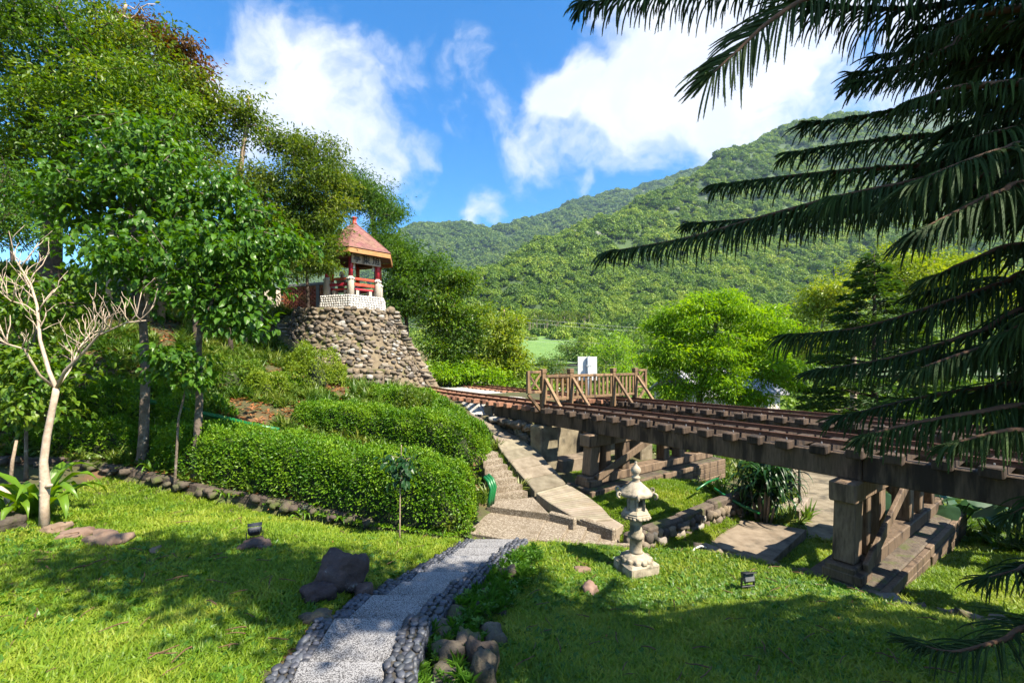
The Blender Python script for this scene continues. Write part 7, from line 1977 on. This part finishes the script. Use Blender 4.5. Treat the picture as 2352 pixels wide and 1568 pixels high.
N = 60000; x, y = rng.uniform(-1250, 1650, N), rng.uniform(720, 2200, N); k = in_cone(x, y, 780, 1800) & (rng.uniform(0, 1, N) < 1.0); x, y = x[k], y[k]; z = hill2(x, y); n = len(x); s = rng.uniform(6, 11, n)
tag(scatter('forest', FC2, np.stack([x, y, z + s * rng.uniform(.0, .7, n)], 1), np.stack([rng.normal(0, .1, n), rng.normal(0, .1, n), rng.uniform(0, 6.28, n)], 1), np.stack([s, s, s], 1), rng.integers(0, 5, n)), 'forest on the distant ridge', 'forest', kind='stuff')
print('far forest', n)
# scrub on the valley floor between the bridge and the hill
N = 9000; x, y = rng.uniform(-30, 170, N), rng.uniform(22, 150, N); uu = x / y * FU + 1176
k = ((uu > 1000) & (uu < 2600) & (rng.uniform(0, 1, N) < 25 / y) & ~((uu > 1180) & (uu < 1400) & (y > 90))) & ((y > 30) | (uu > 1750)); x, y = x[k], y[k]; n = len(x); s = rng.uniform(.5, 1.5, n) * np.clip(y / 40, .7, 1.6)
zz = np.where(y > 118, hill1(x, y), height(x, y))
tag(scatter('valley_scrub', FC[:6], np.stack([x, y, zz + s * .1], 1), np.stack([rng.normal(0, .1, n), rng.normal(0, .1, n), rng.uniform(0, 6.28, n)], 1), np.stack([s, s, s], 1), rng.integers(0, 6, n)), 'bushy green scrub on the valley floor beyond the bridge', 'scrub', kind='stuff')
# field
m, t, bs = newmat('crop_field'); p = geopos(t)
col = ramp(t, noise_n(t, p, .35, 6, .6), [(.3, (.07, .15, .025)), (.7, (.14, .24, .05))]); t.links.new(col, bs.inputs['Base Color']); bs.inputs['Roughness'].default_value = .9; bump(t, bs, noise_n(t, p, 2.0, 4, .6), 1.0, .3)
X, Y = np.meshgrid(np.linspace(-14, 52, 46), np.linspace(122, 235, 56)); Z = hill1(X, Y) + .8
i_ = (np.arange(55)[:, None] * 46 + np.arange(45)[None]).ravel()
tag(put('field', np_mesh('field', np.stack([X.ravel(), Y.ravel(), Z.ravel()], 1), np.stack([i_, i_ + 1, i_ + 47, i_ + 46], 1), m, True)), 'pale green crop field at the foot of the mountain', 'field', kind='structure')
# betel palms along the top of the field
def palm_meshes(seed):
    rs = np.random.default_rng(seed); mb = MB(); mb.tube([(0, 0, 0), (.15, 0, 4), (.1, .05, 8.4)], [.15, .11, .08], 6); tr = mb.mesh('trunk', MAT['bark_pale'])
    pos = []; td = []; nd = []
    for f in range(11):
        a = f * 2 * math.pi / 11 + rs.uniform(-.2, .2); up = rs.uniform(.2, 1.1)
        for j in range(16):
            s_ = (j + 1) / 16; q = np.array([math.cos(a) * s_ * 1.9, math.sin(a) * s_ * 1.9, 8.4 + up * s_ * 1.6 - 1.7 * s_ * s_])
            for sd in (-1, 1): pos.append(q); td.append([math.cos(a) * .5 - sd * math.sin(a), math.sin(a) * .5 + sd * math.cos(a), -.5]); nd.append([0, 0, 1])
    V, F = leaf_geo(np.array(pos), np.array(td), np.array(nd, float) + rs.normal(0, .2, (len(pos), 3)), .65, .22); return tr, np_mesh('crown', V, F, MAT['leaf_olive'])
PM = [palm_meshes(k) for k in range(3)]; rs = random.Random(15)
for k in range(46):
    u = 1212 + 150 * (k + rs.random() * .8) / 46; D = rs.uniform(225, 255); q = P(u, 0, D); z = float(hill1(np.array([q.x]), np.array([D]))[0])
    tr, cr = PM[k % 3]; r_ = empty('betel_palm', (q.x, D, z)); r_.scale = (1, 1, 1)
    tag(r_, 'slim tall palm in the row along the top of the pale field', 'palm', 'row of palms above the field')
    h = rs.uniform(.85, 1.15); put('trunk', tr, r_, (q.x, D, z), None, (1, 1, h)); put('crown', cr, r_, (q.x, D, z), (0, 0, rs.uniform(0, 6)), (1, 1, h))
# single trees on the valley floor
for k, (u, v, D, r, mt, lab) in enumerate([(1268, 835, 95, 3.6, 'leaf_mid', 'small round tree standing in the field edge left of the sign'), (1325, 800, 130, 5.5, 'leaf_mid', 'tree between the pale field and the palms'), (1410, 800, 110, 6.0, 'leaf_lime', 'broad tree behind the sign at the valley floor'), (1455, 850, 60, 3.4, 'leaf_lime', 'bright round tree right of the sign'),
                                            (1390, 845, 75, 3.4, 'leaf_mid', 'tree directly right of the sign panel'), (1225, 860, 60, 2.2, 'leaf_yellow', 'low bush left of the barrier in the valley'), (1480, 800, 120, 7.0, 'leaf_mid', 'large tree left of the lime tree at the foot of the mountain'), (1300, 868, 50, 1.6, 'leaf_orange', 'rusty brown bush behind the barrier'), (1560, 780, 130, 8, 'leaf_mid', 'tall valley tree behind the lime tree crown'), (1850, 800, 60, 4.5, 'leaf_lime', 'bright tree between the lime tree and the conifer')]):
    b_ = P(u, v + 10, D); b_.z = -2.5 if D < 105 else float(hill1(np.array([b_.x]), np.array([D]))[0])
    make_tree('valley_tree', lab, [b_, P(u, v + 5, D), P(u, v, D)], r * .05, [((u, v, D), (r, r, r * .7), 1), ((u - r * 5, v + 6, D), (r * .6, r * .6, r * .5), .4)], 70, 34, r * .11, .55, r * .24, MAT[mt], MAT['bark'], 140 + k, 'trees on the valley floor', shell=.42, twig=r * .006)
# houses glimpsed below the lime tree
def house(label, c, w, d, h, rot, wall, roof_m):
    hs = empty('house', c); tag(hs, label, 'house', 'houses below the bridge'); Mx = Matrix.Translation(c) @ Matrix.Rotation(rot, 4, 'Z')
    V, F = cbox(w, d, h, .02); put('wall', py_mesh('wall', [Mx @ Vector((v[0], v[1], v[2] + h / 2)) for v in V], F, wall), hs)
    rf = None
    for s_ in (-1, 1):
        V, F = beam_geo((-w / 2 - .3, s_ * (d / 2 + .35), h - .12), (w / 2 + .3, s_ * (d / 2 + .35), h - .12), .1, .1); 
        q = [(-w / 2 - .3, s_ * (d / 2 + .4), h - .1), (w / 2 + .3, s_ * (d / 2 + .4), h - .1), (w / 2 + .3, 0, h + d * .28), (-w / 2 - .3, 0, h + d * .28)]
        V = [Mx @ Vector(v) for v in q] + [Mx @ (Vector(v) + Vector((0, 0, .12))) for v in q]
        put('roof', py_mesh('roof', V, [(3, 2, 1, 0), (4, 5, 6, 7), (0, 1, 5, 4), (1, 2, 6, 5), (2, 3, 7, 6), (3, 0, 4, 7)], roof_m), hs)
        for k in range(int(w / .5)):
            x = -w / 2 - .1 + k * .5; V, F = beam_geo((x, s_ * (d / 2 + .4), h + .05), (x, s_ * .05, h + d * .28 + .15), .12, .07); put('roof_rib', py_mesh('roof_rib', [Mx @ Vector(v) for v in V], F, roof_m), hs)
    for k in (-1, 1):
        V, F = cbox(.9, .06, 1.0, .01); put('window', py_mesh('window', [Mx @ Vector((v[0] + k * w * .25, v[1] - d / 2 - .01, v[2] + h * .55)) for v in V], F, MAT['lens']), hs)
MAT['greyroof'] = solid('grey_tile_roof', (.22, .22, .23), (.36, .35, .36), 5, .8, .4, 15, .03)
MAT['blueroof'] = solid('pale_blue_sheet_roof', (.30, .42, .48), (.38, .52, .58), 3, .5, .2, 15, .03)
MAT['pinkroof'] = solid('faded_pink_roof', (.42, .24, .2), (.52, .32, .27), 3, .7, .2, 15, .03)
house('grey tiled house below the lime tree beyond the bridge', P(1640, 985, 30), 6, 5, 2.6, .3, MAT['plaster'], MAT['greyroof'])
house('low building with a pale blue sheet roof right of the barrier', P(1482, 975, 27), 2.4, 2.0, .8, .5, MAT['plaster'], MAT['blueroof'])
house('distant small house with a faded pink roof at the valley foot', P(1442, 822, 140), 6, 5, 2.0, .2, MAT['plaster'], MAT['pinkroof'])
# power lines
wl = [(1185, 716, 1490, 741), (1185, 726, 1490, 748), (1185, 760, 1490, 782), (1185, 766, 1490, 790), (1205, 806, 1440, 822), (1205, 812, 1440, 828)]
for k, (u0, v0, u1, v1) in enumerate(wl):
    D = 130 if k < 4 else 100; a, b = P(u0 - 260, v0 - 20, D + 14), P(u1 + 300, v1 + 26, D - 14); pts = [a.lerp(b, i / 14) + Vector((0, 0, -1.6 * 4 * (i / 14) * (1 - i / 14))) for i in range(15)]
    mb = MB(); mb.tube(pts, .024, 4); tag(mb.build('power_line', MAT['wire'], None), ['topmost thin power line crossing the mountainside', 'second power line from the top before the mountainside', 'third power line above the palm row', 'fourth power line just above the palm row', 'upper of the two low power lines behind the sign', 'lower of the two low power lines behind the sign'][k], 'wire', 'power lines over the valley')

# ------------------------------------------------------------------ air
hb = put('haze', py_mesh('haze', *(lambda V, F: ([(v[0] + 200, v[1] + 900, v[2] + 300) for v in V], F))(*cbox(3600, 3400, 720, 1)), None))
hm = bpy.data.materials.new('air'); hm.use_nodes = True; t = hm.node_tree
t.nodes.remove(t.nodes['Principled BSDF']); pvn = t.nodes.new('ShaderNodeVolumePrincipled')
pvn.inputs['Color'].default_value = (.5, .72, 1.0, 1); pvn.inputs['Density'].default_value = HAZE; pvn.inputs['Anisotropy'].default_value = .2
t.links.new(pvn.outputs[0], t.nodes['Material Output'].inputs['Volume']); hb.data.materials.append(hm)
tag(hb, 'thin blue air between the garden and the mountains', 'haze', kind='stuff')
